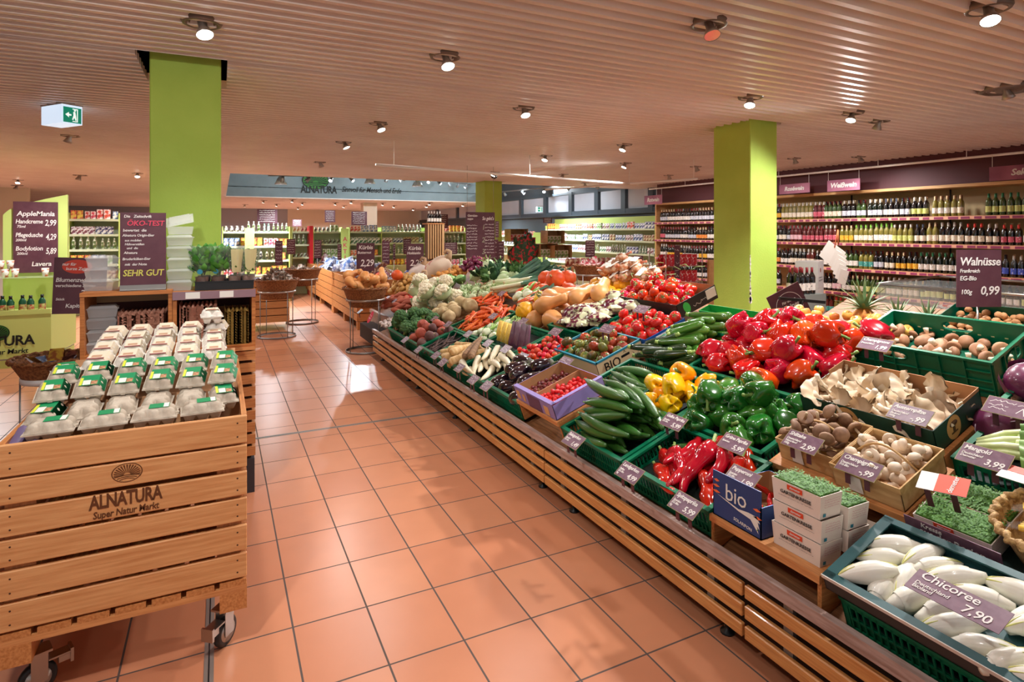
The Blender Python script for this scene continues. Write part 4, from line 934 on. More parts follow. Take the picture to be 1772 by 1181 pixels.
fill([FEN], 12, 6.25, 5.7, 1.2, 1.5, 'celery-like fennel bulb behind the carrot heap', 'fennel behind the carrots', w0=-.07, orient='dir', ang=1.2, jit=.5, scale=(1.3, .1))
fill([CEL], 9, 7.05, 6.42, .46, .98, 'knobbly celeriac root beside the carrots', 'celeriac roots', w0=-.06, scale=(1.25, .1), orient='up', tilt=.6)
fill([CAU], 19, 8.1, 7.08, .5, 1.02, 'cream cauliflower in pale leaves', 'cauliflowers', w0=-.06, scale=(1.35, .1), orient='up', tilt=.3, mound=.05)
fill([KOH], 24, 7.7, 6.7, .98, 1.42, 'pale green kohlrabi bulb', 'kohlrabi bulbs', w0=-.04, orient='up', tilt=.4, mound=.06)
fill([RAD], 90, 8.75, 8.15, .55, .92, 'small bright red radish', 'red radishes', w0=-.05, K=8, scale=(1.2, .1))
fill(POT, 95, 9.95, 8.85, .62, 1.25, 'yellow potato in the heap at the far end', 'potatoes', w0=-.07, K=12, mound=.2, scale=(1.4, .12))
# ---- third row and crown of the heap
crate(2.97, 2.03, .93, 1.33, 'dark green crate under the red pepper heap', h=.15)
fill(PEP['red'], 36, 3.0, 2.03, .90, 1.80, 'glossy red bell pepper in the great red heap', 'red bell peppers', w0=-.05, orient='side', mound=.18, scale=(1.68, .08), K=40,
     mats=lambda i: {m_: mat('pepper_orange_red', (232, 78, 14), .18, coat=.6) for m_ in ('red_pepper0', 'red_pepper1', 'red_pepper2')} if i in (22, 30) else None)
crate(3.52, 3.0, 1.0, 1.4, 'green plastic crate under the zucchini heap')
zs = mat('crate_bright_green', (40, 150, 70), .4)
obj('display_scoop', open_box(.60, .12, .16).mesh('green_scoop', zs, zs, zs), None, fr(3.53, 1.62, -.13), 'bright green open plastic tray behind the zucchini', 'tray')
fill([ZUCD], 12, 3.46, 3.0, .86, 1.1, 'very dark zucchini at the foot of the heap', 'dark zucchini', w0=-.03, orient='flip', ang=.5, jit=.2, scale=(1.3, .1))
fill(ZUC, 44, 3.42, 2.96, .92, 1.62, 'green zucchini in the heap before the second pillar', 'zucchini', w0=-.11, scale=(1.35, .12), orient='dir', ang=.45, jit=.22, mound=.15, K=24)
b = cbox_(4.26, 3.64, .65, 1.09, -.14, .145, (mat('kraft_pale', (206, 182, 142), .7), kraft, teal), 'teal-rimmed brown box of heritage tomatoes lettered BIO')
text('BIO', .10, T(.622, .14, .07) @ R(PI / 2) @ R(PI / 2, 'X'), black, b, .005, 0, name='bio_lettering')
mb = MB(); mb.box(.6205, .6215, .26, .34, .055, .07); mb.tube([(.622, .36, .03), (.622, .38, .05), (.622, .36, .07), (.622, .35, .05), (.622, .36, .03)], .0015, 4); mb.tube([(.622, .41, .03), (.622, .43, .06), (.622, .41, .085), (.622, .39, .06), (.622, .41, .03)], .0015, 4); mb.tube([(.622, .29, .08), (.622, .30, .095), (.622, .31, .08)], .0015, 4)
obj('line_drawing', mb.mesh('veg_drawing', black), b, T(0, -.03, .01) @ Sc(1, 1, 1.25))
obj('hinged_rim', MB().box(-.004, .624, -.004, .012, .1, .115).box(-.004, .624, .43, .444, .1, .115).box(-.004, .01, 0, .44, .1, .115).box(.61, .624, 0, .44, .1, .115).mesh('teal_rim', teal), b, T(0, 0, .032))
fill(BROWNT, 30, 4.24, 3.66, .67, 1.07, 'brown green heritage tomato in the box lettered BIO', 'heritage tomatoes', w0=-.065, scale=(1.2, .12), orient='up', tilt=.5)
b = cbox_(4.20, 3.61, 1.11, 1.53, -.13, .12, (bluep, kraft, bluep), 'blue cardboard box of red beef tomatoes')
obj('shipping_label', MB().box(.593, .5945, .1, .3, .015, .1).mesh('label_white', paper), b)
obj('barcode', MB().box(.5946, .595, .24, .245, .03, .09).box(.5946, .595, .255, .27, .03, .09).box(.5946, .595, .275, .28, .03, .09).box(.5946, .595, .12, .2, .06, .066).box(.5946, .595, .12, .18, .04, .046).mesh('label_black', black), b)
fill([BEEF], 32, 4.19, 3.62, 1.12, 1.52, 'bright red beef tomato in the blue box', 'beef tomatoes', w0=-.06, scale=(1.15, .1), orient='up', tilt=.5)
b = cbox_(4.62, 3.72, 1.57, 2.02, -.05, .12, (blackp, kraft, blackp), 'black printed box of vine tomatoes by the second pillar')
obj('green_leaf_print', MB().disc(.05, 0, 18, 0, T(.902, .1, .06) @ R(PI / 2, 'Y') @ R(.4), .035).mesh('leaf_print', mat('leaf_print', (60, 190, 80), .5)), b)
obj('paper_label', MB().box(.9005, .902, .33, .44, .03, .11).mesh('box_label', paper), b)
sb = MB(); scribble(sb, 0, .2, 0, .025, .003, seed=3); obj('print', sb.mesh('box_print', paper), b, T(.9025, .17, .045) @ R(PI / 2) @ R(PI / 2, 'X') @ R(.1))
fill([VINET], 42, 4.66, 3.72, 1.55, 2.04, 'red vine tomato piled over the black box', 'vine tomatoes', w0=-.0, orient='up', tilt=.6, mound=.12, scale=(1.4, .1))
mb = MB(); rr_ = random.Random(5)
for i in range(9):
    p0 = Vector((.08 + .75 * rr_.random(), .06 + .42 * rr_.random(), .19 + .03 * rr_.random())); a = rr_.random() * 6
    mb.tube([p0, p0 + Vector((.05 * math.cos(a), .05 * math.sin(a), .02)), p0 + Vector((.12 * math.cos(a + .3), .12 * math.sin(a + .3), 0))], .003, 5)
tag(obj('tomato_vines', mb.mesh('tomato_vines', stemM), None, fr(4.6, 1.56, .03)), 'green vine stems lying among the piled vine tomatoes', 'vine', None, 'stuff')
fill([CHB], 22, 4.80, 4.22, 1.0, 1.60, 'printed bag of radicchio and lettuce', 'salad bags', w0=-.01, orient='dir', ang=.7, jit=.4, shrink=.7)
crate(4.85, 4.25, .95, 1.37, 'green plastic crate under the salad bags')
fill(BUT, 13, 5.5, 4.6, .90, 1.78, 'smooth tan butternut squash', 'butternut squashes on the display', w0=-.11, orient='dir', ang=.6, jit=1.3, K=40, scale=(1.55, .08), mound=.05)
fill([YSQ], 9, 5.45, 4.55, 1.66, 2.05, 'round yellow squash behind the butternuts', 'yellow squashes', w0=-.1, orient='up', tilt=.4)
inst(YSQ, fr(5.42, 1.02, .04) @ R(.5, 'X') @ Sc(1.1), 'yellow melon-like squash in front of the butternuts')
inst(PAT, fr(5.50, 1.28, .09), 'small yellow striped pumpkin on the butternuts')
inst(PAT, fr(5.38, 1.2, .10) @ R(1), 'small green-striped pumpkin beside the yellow one')
fill([HOK], 11, 6.3, 5.45, 1.30, 1.95, 'orange red hokkaido pumpkin in the heap', 'hokkaido pumpkins', w0=-.13, orient='up', tilt=.7, mound=.08, scale=(1.12, .08))
fill(LEE, 24, 7.35, 6.2, 1.15, 2.05, 'leek with white shaft and dark leaves', 'leeks', w0=-.06, orient='dir', ang=1.15, jit=.16, K=24, mound=.15, scale=(1.5, .08), up=.1)
fill(KAL, 14, 8.0, 6.9, 1.4, 1.95, 'bunch of curly dark green kale', 'kale bunches', w0=0, orient='up', tilt=.3, scale=(1.25, .1))
fill([SAV], 5, 8.6, 7.95, 1.08, 1.5, 'round light green cabbage', 'green cabbages', w0=-.02, orient='up', tilt=.3)
fill([CAB], 9, 8.0, 6.95, 1.45, 1.85, 'white cabbage with pale wrapper leaves', 'white cabbages', w0=-.03, orient='up', tilt=.3)
fill([KOH], 3, 7.9, 7.55, 1.7, 1.95, 'big pale kohlrabi with leaves at the top', 'large kohlrabi', w0=-.05, orient='up', scale=(1.7, .1))
fill([ONI], 50, 9.15, 8.55, 1.28, 1.7, 'golden yellow onion in the heap', 'yellow onions', w0=-.03, K=10, scale=(1.15, .1))
fill([RON], 50, 8.9, 8.2, 1.6, 2.05, 'dark red onion in the heap', 'red onions', w0=.02, K=10, scale=(1.15, .1), mound=.1)
fill([NET], 22, 5.5, 4.5, 1.86, 2.25, 'net bag of small onions behind the squashes', 'net bags', w0=.02, orient='dir', ang=.5, jit=1.0, mound=.25)
pb = mat('paper_sack', (206, 178, 146), .8, col2=(190, 160, 126), ns=5, bump=.6, bs=12)
def sack(M, lab, pr):
    o = obj('paper_sack', MB().blob(.17, .12, .1, lambda t, p, d: 1 + .08 * nz(d, 4) + .03 * nz(d, 11), 26, 16).mesh('sack', pr), None, M, lab, 'sack')
    obj('printed_panel', MB().grid(lambda u, v: ((u - .5) * .2, (v - .5) * .14, .097 - .5 * ((u - .5) ** 2 + (v - .5) ** 2) * .2), 6, 6).mesh('sack_print', pr), o)
    obj('twisted_top', MB().tube([(.14, 0, .02), (.19, 0, .04), (.22, 0, .07), (.2, 0, .1), (.16, 0, .09)], [.05, .025, .02, .018, .016], 9).mesh('sack_neck', pb), o)
sack(fr(9.2, 1.45, .12) @ R(.8) @ R(-.3, 'Y') @ Sc(1.6), 'tan paper potato sack with red print, largest of the sacks', mat('sack_red', (196, 70, 76), .7, col2=(226, 206, 184), ns=7, lo=.38, hi=.42))
sack(fr(9.75, 1.2, .08) @ R(1.0) @ R(-.35, 'Y') @ Sc(1.4), 'paper potato sack with blue print leaning at the far end', mat('sack_blue', (60, 84, 160), .7, col2=(222, 212, 206), ns=7, lo=.42, hi=.46))
sack(fr(8.85, .95, .03) @ R(1.2) @ R(-.5, 'Y') @ Sc(1.15), 'paper potato sack with green print standing by the cabbages', mat('sack_green', (110, 160, 100), .7, col2=(214, 198, 172), ns=7, lo=.4, hi=.44))
# ---- mushrooms, cress, chicory: the near right corner
riser(2.03, 1.38, .80, 1.22, .0, 'wooden riser under the dark green oyster mushroom box', .2)
b = cbox_(2.02, 1.40, .82, 1.19, .002, .11, (dgreen, kraft, dgreen), 'dark green cardboard box of oyster mushrooms')
def mush_logo(M):
    e_ = obj('mushroom_emblem', MB().disc(.055, 0, 24).mesh('emblem_tan', mat('emblem_tan', (206, 156, 96), .6)), b, M)
    mb_ = MB(); mb_.lathe([(.001, 0), (.03, 0), (.03, .0006)], 14, M=T(0, .018, .0008) @ Sc(1, .45, 1)); mb_.box(-.009, .009, -.02, .015, .0004, .001); mb_.box(-.025, .025, -.026, -.019, .0004, .001)
    obj('mushroom_print', mb_.mesh('emblem_mushroom', mat('emblem_brown', (96, 66, 40), .6)), e_)
mush_logo(T(.30 - .06, -.001, .05) @ R(PI / 2, 'X')); mush_logo(T(.621, .14, .055) @ R(PI / 2) @ R(PI / 2, 'X') @ Sc(.95, .95, 1))
obj('raised_end', MB().box(.0, .62, .366, .37, .11, .125).box(.617, .62, .24, .37, .11, .125).box(0, .003, .24, .37, .11, .125).mesh('box_flap', kraft), b)
fill(OYS, 46, 2.01, 1.41, .83, 1.18, 'pale beige oyster mushroom in the dark green box', 'oyster mushrooms', w0=.02, orient='up', tilt=.75, K=14, scale=(1.25, .25), shrink=.75)
def hole_wall(mb, L_, H_, cx, cz, rx, rz, t_, M, mi=0):
    n = 32; O = []; I = []
    for i in range(n):
        a = 2 * PI * i / n; ca, sa = math.cos(a), math.sin(a)
        sx_ = (L_ - cx if ca > 0 else cx) / max(abs(ca), 1e-6); sz = (H_ - cz if sa > 0 else cz) / max(abs(sa), 1e-6); s_ = min(sx_, sz)
        O.append((cx + ca * s_, cz + sa * s_)); e_ = (abs(ca) ** 3 + abs(sa) ** 3) ** (-1 / 3.); I.append((cx + ca * e_ * rx, cz + sa * e_ * rz))
    crn = [(0, 0), (L_, 0), (L_, H_), (0, H_)]
    for c_ in crn:
        j = min(range(n), key=lambda q: (O[q][0] - c_[0]) ** 2 + (O[q][1] - c_[1]) ** 2); O[j] = c_
    vs = [(x, 0, z) for x, z in O] + [(x, 0, z) for x, z in I] + [(x, t_, z) for x, z in O] + [(x, t_, z) for x, z in I]
    fs = []
    for i in range(n):
        j = (i + 1) % n
        fs += [(i, j, n + j, n + i), (2 * n + i, 3 * n + i, 3 * n + j, 2 * n + j), (n + i, n + j, 3 * n + j, 3 * n + i), (i, 2 * n + i, 2 * n + j, j)]
    mb.add(vs, fs, M, mi, False)
    mb.tube([(x, -.002, z) for x, z in I] + [(I[0][0], -.002, I[0][1])], .004, 5, mi, M, cap=False)
def big_crate(lx, ly, h, lab, M):
    mb = MB(); t_ = .005
    hole_wall(mb, lx, h, lx * .32, h * .72, .075, .022, t_, None); hole_wall(mb, lx, h, lx * .5, h * .72, .08, .028, t_, T(lx, ly, 0) @ R(PI))
    hole_wall(mb, ly, h, ly * .5, h * .68, .07, .03, t_, T(lx, 0, 0) @ R(PI / 2)); hole_wall(mb, ly, h, ly * .5, h * .68, .07, .03, t_, T(0, ly, 0) @ R(-PI / 2))
    mb.box(0, lx, 0, ly, 0, .006)
    o = obj('mushroom_crate', mb.mesh('crate_walls', green), None, M, lab, 'crate')
    rm = MB()
    for a in ((-.012, lx + .012, -.012, .006), (-.012, lx + .012, ly - .006, ly + .012), (-.012, .006, 0, ly), (lx - .006, lx + .012, 0, ly)): rm.box(*a, h - .012, h)
    obj('rim', rm.mesh('crate_rim', green), o)
    rb = MB()
    for i in range(7): x = lx * (i + .0) / 6.0; rb.box(x - .003, x + .003, -.012, 0, 0, h - .01)
    rb.box(0, lx, -.01, 0, h * .42, h * .45); rb.box(lx - .11, lx, -.012, 0, h * .2, h * .23); rb.box(lx - .11, lx, -.012, 0, h * .68, h * .71); rb.box(0, lx, -.01, 0, .0, .02)
    for i in range(5): y = ly * i / 4.0; rb.box(lx, lx + .012, y - .003, y + .003, 0, h - .01)
    rb.box(lx, lx + .01, 0, ly, h * .4, h * .43)
    obj('ribs', rb.mesh('crate_ribs', green), o)
    sl = MB()
    for i in range(9):
        for z in (.3, .55): sl.box(lx * (.1 + .09 * i), lx * (.1 + .09 * i) + .016, ly - t_ - .001, ly - t_, h * z, h * z + .006)
    obj('slots', sl.mesh('crate_slots', mat('slot_light', (200, 200, 150), .7)), o)
    return o
BC = fr(2.24, 1.58, -.165)
big_crate(.70, .42, .20, 'large green plastic crate of brown mushrooms with grip holes', BC @ T(0, 0, .0))
pile([MUS], 32, (.01, .69, .01, .41), BC @ T(0, 0, .05), 'brown capped mushroom in the large green crate', 'brown mushrooms', orient='any', K=24, scale=(1.4, .25))
obj('false_floor', MB().box(.008, .692, .008, .412, .045, .05).mesh('false_floor', greenD), bpy.data.objects['mushroom_crate'])
# chip baskets
chip = mat('chip_wood', (212, 176, 122), .7, col2=(194, 152, 98), ns=4, stretch=(1, 8, 8))
def chip_basket(yl, yr, v0, v1, w0, h, lab):
    lx, ly = yl - yr, v1 - v0
    o = obj('chip_basket', open_box(lx, ly, h, .004).mesh('chip_basket', chip, chip, chip), None, fr(yl, v0, w0), lab, 'basket')
    obj('rim_band', MB().box(-.004, lx + .004, -.004, .0, h - .022, h + .003).box(-.004, lx + .004, ly, ly + .004, h - .022, h + .003).box(lx, lx + .004, 0, ly, h - .022, h + .003).box(-.004, 0, 0, ly, h - .022, h + .003).mesh('rim_band', chip), o)
    obj('handle', MB().tube([(lx * .05 + lx * .9 * k / 12, ly / 2, h - .02 + .075 * math.sin(PI * k / 12)) for k in range(13)], .005, 5).mesh('basket_handle', chip), o)
    obj('carton_label', MB().box(lx * .25, lx * .45, -.006, -.0045, .01, h * .8).mesh('chip_label', paper), o)
    return o
riser(1.94, 1.33, .45, .79, -.02, 'low wooden riser under the two chip wood baskets', .14)
chip_basket(1.91, 1.63, .49, .77, -.018, .10, 'chip wood basket of shiitake mushrooms')
pile([SHI], 34, (.005, .275, .005, .275), fr(1.91, .49, .04), 'dark brown shiitake in the chip basket', 'shiitake mushrooms', orient='any', K=14, scale=(1.15, .25))
chip_basket(1.62, 1.34, .46, .76, -.018, .10, 'chip wood basket of pale mushrooms before the oyster box')
pile([BUTT], 30, (.005, .275, .005, .295), fr(1.62, .46, .03), 'pale mushroom in the front chip basket', 'pale mushrooms', orient='any', K=14, scale=(1.2, .2))
obj('paper_liner', MB().grid(lambda u, v: (.02 + .25 * u, .02 + .1 * v, .075 + .03 * math.sin(5 * u + 2 * v) * v), 8, 4).mesh('liner_paper', kraft), bpy.data.objects['chip_basket.001'])
# first riser with pepperoni box and cress, standing level
def lf(yl, x, z): return T(x, yl, z) @ R(-PI / 2)
_fr = fr
fr = lambda yl, v0, wz=0: lf(yl, 1.90 + v0, .458 + wz)
riser(1.90, 1.38, .0, .36, .03, 'wooden riser under the blue box and the cress cartons', .17)
b = cbox_(1.89, 1.64, .0, .34, .031, .125, (mat('navy_print', (30, 62, 118), .45), kraft, bluep), 'blue cardboard box lettered bio with fork and carrot print')
text('bio', .095, T(.125, -.002, .12) @ R(PI / 2, 'X'), paper, b, -.002, 0, name='bio_print')
mb = MB()
def fork(mb):
    mb.add([(x, 0, z) for x, z in [(.02, .055), (.14, .035), (.2, .03), (.24, .0), (.232, .02), (.245, .012), (.236, .032), (.248, .03), (.23, .046), (.19, .046), (.14, .041)]], [tuple(range(11))], None, 0, False)
fork(mb); obj('fork_print', mb.mesh('fork_print', paper), b, T(0, -.0022, .02) @ Sc(1, 1, 1.4))
mb = MB()
for x, z, s in ((.02, .09, 1), (.02, .07, 1.2), (.232, .075, 1), (.235, .05, 1.1), (.022, .11, .8)): mb.add([(x - .02 * s, 0, z), (x, 0, z + .006), (x + .02 * s, 0, z + .001), (x, 0, z - .005)], [(0, 1, 2, 3)], None, 0, False)
obj('carrot_print', mb.mesh('carrot_print', mat('print_orange', (232, 110, 60), .5)), b, T(0, -.0022, .02) @ Sc(1, 1, 1.2))
text('SOLARIPON', .018, T(.16, -.0012, .024) @ R(PI / 2, 'X') @ R(-.1), paper, b, 0, 0, name='small_print')
obj('front_panel', MB().box(.0, .25, -.001, .004, .125, .19).mesh('front_panel', MATS['navy_print']), b)
pile(PPE, 9, (.01, .24, .02, .36), fr(1.89, .0, .06), 'small red chilli pepper inside the blue box', 'chilli peppers', orient='any', scale=(.5, .1))
cart = mat('carton_cream', (232, 220, 208), .6)
cressM = mat('cress_green', (66, 118, 40), .6, col2=(104, 158, 64), ns=120, lo=.35, hi=.65, var=.1)
def cress_mesh(lx, ly, seed, n=900):
    mb = MB(); rr = random.Random(seed)
    for i in range(n):
        x, y = rr.random() * lx, rr.random() * ly; z = .012 + .014 * rr.random() + .006 * math.sin(x * 60) * math.sin(y * 70); a = rr.random() * 6.3; s_ = .0042 + .002 * rr.random(); tl = .5 * (rr.random() - .5)
        c1, s1 = math.cos(a) * s_, math.sin(a) * s_
        mb.add([(x - c1, y - s1, z + tl * s_), (x - s1 * .5, y + c1 * .5, z + .001), (x + c1, y + s1, z - tl * s_), (x + s1 * .5, y - c1 * .5, z)], [(0, 1, 2, 3)], None, 0, False)
    mb.box(.002, lx - .002, .002, ly - .002, -.03, .012)
    return mb.mesh('cress', cressM)
def cress_box(M, lab, top=True, lx=.21, ly=.12, h=.085, seed=0):
    mb = MB(); k = .93
    vs = []
    for z, q in ((0, k), (h, 1)):
        for sx_, sy_ in ((0, 0), (1, 0), (1, 1), (0, 1)): vs.append((lx / 2 + (sx_ - .5) * lx * q, ly / 2 + (sy_ - .5) * ly * q, z))
    for z, q in ((h, .97), (.02, .92)):
        for sx_, sy_ in ((0, 0), (1, 0), (1, 1), (0, 1)): vs.append((lx / 2 + (sx_ - .5) * lx * q, ly / 2 + (sy_ - .5) * ly * q, z))
    fs = [(3, 2, 1, 0)] + [(i, (i + 1) % 4, 4 + (i + 1) % 4, 4 + i) for i in range(4)] + [(4 + i, 4 + (i + 1) % 4, 8 + (i + 1) % 4, 8 + i) for i in range(4)] + [(8 + i, 8 + (i + 1) % 4, 12 + (i + 1) % 4, 12 + i) for i in range(4)] + [(12, 13, 14, 15)]
    mb.add(vs, fs, None, 0, False)
    o = obj('cress_carton', mb.mesh('cress_carton', cart), None, M, lab, 'carton')
    e_ = math.atan2(ly * (1 - k) / 2, h)
    FM = T(0, ly * (1 - k) / 2 - .0012, 0) @ R(PI / 2 + e_, 'X')
    obj('red_badge', MB().box(.07, .135, .062, .08, 0, .001).mesh('badge', mat('badge_red', (222, 74, 40), .5)), o, FM)
    text('demeter', .014, FM @ T(.103, .0712, .0012), white, o, .002, .2, name='badge_lettering')
    text('GARTENKRESSE', .0185, FM @ T(.105, .046, .0012), mat('print_black', (50, 44, 44), .6), o, .006, 0, name='product_lettering', sx=1.05)
    sb = MB(); 
    for r_ in range(1): scribble(sb, .03, .18, .03, .003, .001, seed=seed + r_)
    obj('fine_print', sb.mesh('cress_fine', mat('print_grey', (130, 120, 120), .6)), o, FM)
    sb = MB()
    for r_ in range(4): scribble(sb, .012, .095, .07 - .009 * r_, .004, .001, seed=seed + r_ + 20)
    sb.box(.01, .024, .008, .02, 0, .001, 1)
    obj('side_print', sb.mesh('cress_side', mat('print_pink', (200, 120, 140), .6), teal), o, T(lx * (1 + k) / 2 + .002, .008, 0) @ R(PI / 2) @ R(PI / 2 + .09, 'X'))
    if top: obj('cress', cress_mesh(lx * .95, ly * .95, seed), o, T(lx * .025, ly * .025, h - .008), kind='stuff')
    return o
CF = fr(1.615, 0, .031)
for k in range(3): cress_box(CF @ T(.0 + .004 * (k % 2), .03, .086 * k), 'garden cress carton, ' + ('lowest', 'middle', 'topmost with cress showing')[k] + ' of the front stack', k == 2, seed=k)
for k in range(2): cress_box(CF @ T(.02, .155, .03 + .086 * k), 'garden cress carton, ' + ('lower', 'upper, full of cress,')[k] + ' of the rear stack', k == 1, seed=k + 5)
obj('prop_block', MB().box(.02, .22, .155, .27, 0, .028).mesh('prop', kraft), bpy.data.objects['cress_carton.003'], T(0, 0, 0) @ (bpy.data.objects['cress_carton.003'].matrix_local.inverted() @ CF))
cress_box(CF @ T(.10, .24, .001) @ R(.1), 'white carton lying behind the cress stacks', False, seed=9)
fr = _fr
obj('dark_platform', MB().box(0, .55, 0, .34, -.165, -.075).mesh('platform', mat('dark_green_platform', (34, 56, 52), .5)), None, fr(1.31, .43), 'dark green platform under the two open cress cartons', 'platform')
for k in range(2): cress_box(fr(1.30, .445, -.073) @ T(0.0, .135 * k, 0), ('open carton of garden cress behind the chicory box, front one', 'open carton of garden cress beside the mangold, rear one')[k], True, .25, .13, .08, 12 + k)
b = obj('region_sign', MB().box(0, .30, 0, .003, -.06, 0).mesh('region_sign', purple_l), None, fr(1.30, .395, .035), 'purple sign reading Kresse aus der Region', 'sign')
text('Kresse', .026, T(.09, -.001, -.016) @ R(PI / 2, 'X'), chalk, b, .008); text('aus der Region', .036, T(.15, -.001, -.042) @ R(PI / 2, 'X'), chalk, b, .012)
# chicory
o = crate(1.31, .71, -.0, .40, 'green plastic crate under the chicory box', h=.13, wz=-.045)
chb = mat('teal_carton', (44, 92, 96), .45, col2=(38, 82, 86), ns=4)
b = cbox_(1.35, .70, -.01, .365, -.034, .055, (mat('carton_side_dark', (60, 56, 54), .6), chb, chb), 'flat teal box of white chicory on a green crate')
obj('folded_rim', MB().box(-.002, .652, -.002, .028, .052, .058).box(-.002, .652, .349, .377, .052, .058).box(-.002, .035, 0, .37, .052, .058).box(.62, .652, 0, .37, .052, .058).mesh('teal_rim2', chb), b)
obj('white_edge', MB().box(-.003, .653, -.0045, -.0015, .046, .059).mesh('white_edge', paper), b)
pile(CHI, 22, (.02, .64, .02, .355), fr(1.35, -.01, -.032), 'plump white chicory head with pale yellow tips', 'chicory heads', orient='flip', ang=PI / 2 - .5, jit=.45, tilt=.05, K=80, scale=(1.05, .1), shrink=.72)
# swiss chard and red cabbages
crate(1.36, .72, .84, 1.3, 'green plastic crate of Swiss chard')
crate(1.40, .72, 1.32, 1.72, 'green plastic crate under the upper red cabbages')
for i, (x, v, w_) in enumerate(((1.33, 1.14, -.02), (1.36, 1.5, .0), (1.15, 1.5, .02))):
    inst(RCAB, fr(x, v, w_) @ R(i) @ R(.5, 'X') @ Sc(1.1), ('red cabbage beside the oyster mushroom box', 'red cabbage behind the Swiss chard sign, next to the mushroom crate', 'red cabbage at the right edge of the crate')[i])
def chard(M, lab, seed):
    o = obj('swiss_chard', None, None, M, lab, 'chard')
    mb = MB(); mb2 = MB(); rr = random.Random(seed)
    for k in range(6):
        a = (k - 2.5) * .1
        mb.tube([(0, (k - 2.5) * .008, k % 2 * .01), (.08, (k - 2.5) * .018, .018 + k % 2 * .012), (.2, (k - 2.5) * .03, .03 + k % 2 * .02)], [.012, .018, .008], 7)
        def f(u, v, k=k):
            x = .12 + .2 * v; y = (k - 2.5) * .028 * (1 + v) + (u - .5) * .13 * math.sin(PI * min(1, .15 + .8 * v)); z = .04 + k % 2 * .025 + .02 * math.sin(u * 9 + k) * (.3 + v) - .12 * (u - .5) ** 2 - .08 * v * v
            return (x, y, z)
        mb2.grid(f, 8, 8)
    obj('white_stalks', mb.mesh('chard_stalks', mat('chard_stalk', (216, 224, 176), .4, col2=(190, 206, 130), ns=6, stretch=(1, 6, 6))), o)
    obj('leaves', mb2.mesh('chard_leaves', mat('chard_leaf', (84, 132, 56), .45, col2=(130, 168, 84), ns=8)), o)
for i in range(3): chard(fr(1.30 - i * .12, .92 + .05 * i, .02 + .03 * i) @ R(.35 - .1 * i) @ Sc(1.15), ('Swiss chard with thick white stalks beside the red cabbage', 'Swiss chard, second bunch beside the first', 'Swiss chard bunch at the picture edge')[i], i)
fill([RAD], 5, .98, .86, .86, .95, 'large red radish beside the Swiss chard', 'radishes by the chard', w0=.0, orient='any', scale=(1.6, .1))
# ---- behind the crown: pineapples, walnuts, fruit
pinM = mat('pineapple_skin', (176, 106, 48), .6, col2=(206, 140, 60), ns=40, bump=1, bs=60)
def pineapple(M, lab, s=1):
    o = obj('pineapple', MB().blob(.065, .065, .1, lambda t, p, d: 1 + .03 * math.sin(9 * t + p * 8) * math.sin(9 * t - p * 8), 40, 22).mesh('pineapple', pinM), None, M @ Sc(s), lab, 'pineapple')
    mb = MB(); rr = random.Random(int(M.translation.y * 100))
    for k in range(34):
        a = k * 2.4; L_ = .07 + .11 * (k / 34) * (1.1 - .4 * k / 34) + .03 * rr.random(); el = .15 + 1.25 * (k / 34) + .1 * rr.random()
        def f(u, v, a=a, L_=L_, el=el):
            r = .01 + L_ * v * math.cos(el + .0) * (1 + .35 * v); z = L_ * v * math.sin(el) - .03 * v * v * math.cos(el); wd = (u - .5) * .019 * (1 - v ** 1.5)
            return (r * math.cos(a) - wd * math.sin(a), r * math.sin(a) + wd * math.cos(a), z + abs(wd) * .6 + .1 * k / 340)
        mb.grid(f, 2, 5)
    obj('crown_leaves', mb.mesh('pineapple_crown', mat('pineapple_leaf', (96, 128, 84), .45, col2=(140, 160, 118), ns=14)), o, T(0, 0, .09))
for i, (px, py, s) in enumerate(((1495, 592, 1.5), (1553, 570, 1.0), (1606, 572, .95))):
    q = at_x(px, py, 3.95 + .1 * i); pineapple(T(q.x, q.y, 1.03), ('pineapple with grey-green crown beside the red peppers', 'pineapple with small crown behind the mushroom crate, middle one', 'pineapple behind the mushroom crate, right one')[i], s)
nutM = mat('walnut_shell', (190, 138, 90), .65, col2=(160, 110, 66), ns=24, bump=.8, bs=60)
NUT = Kind('walnut', 'nut', MB().blob(.02, .018, .017, lambda t, p, d: 1 + .05 * nz(d, 12), 12, 8).mesh('walnut', nutM), (), [((0, 0, 0), .018)])
obj('nut_tray', open_box(.6, .36, .08).mesh('nut_tray', greenD, greenD, greenD), None, fr(2.1, 2.06, -.15) , 'low tray of walnuts behind the mushroom crate', 'tray')
fill([NUT], 90, 2.08, 1.5, 2.07, 2.41, 'brown walnut heaped behind the mushroom crate', 'walnuts', w0=-.145, K=8, scale=(1.15, .1))
aplM = mat('apple_yellow', (232, 190, 90), .35, col2=(214, 120, 60), ns=9, coat=.3)
APL = Kind('apple', 'apple', MB().lathe([(.001, -.028), (.018, -.032), (.034, -.012), (.037, .008), (.03, .028), (.014, .032), (.001, .024)], 16).mesh('apple', aplM), [('stem', MB().tube([(0, 0, .022), (.002, 0, .042)], .0015, 5).mesh('apple_stem', stemD))], [((0, 0, 0), .036)])
pile([APL], 32, (0, 1.0, 0, .34), fr(3.1, 1.82, -.13), 'yellow red apple behind the red peppers', 'apples', orient='up', tilt=.4, K=10)
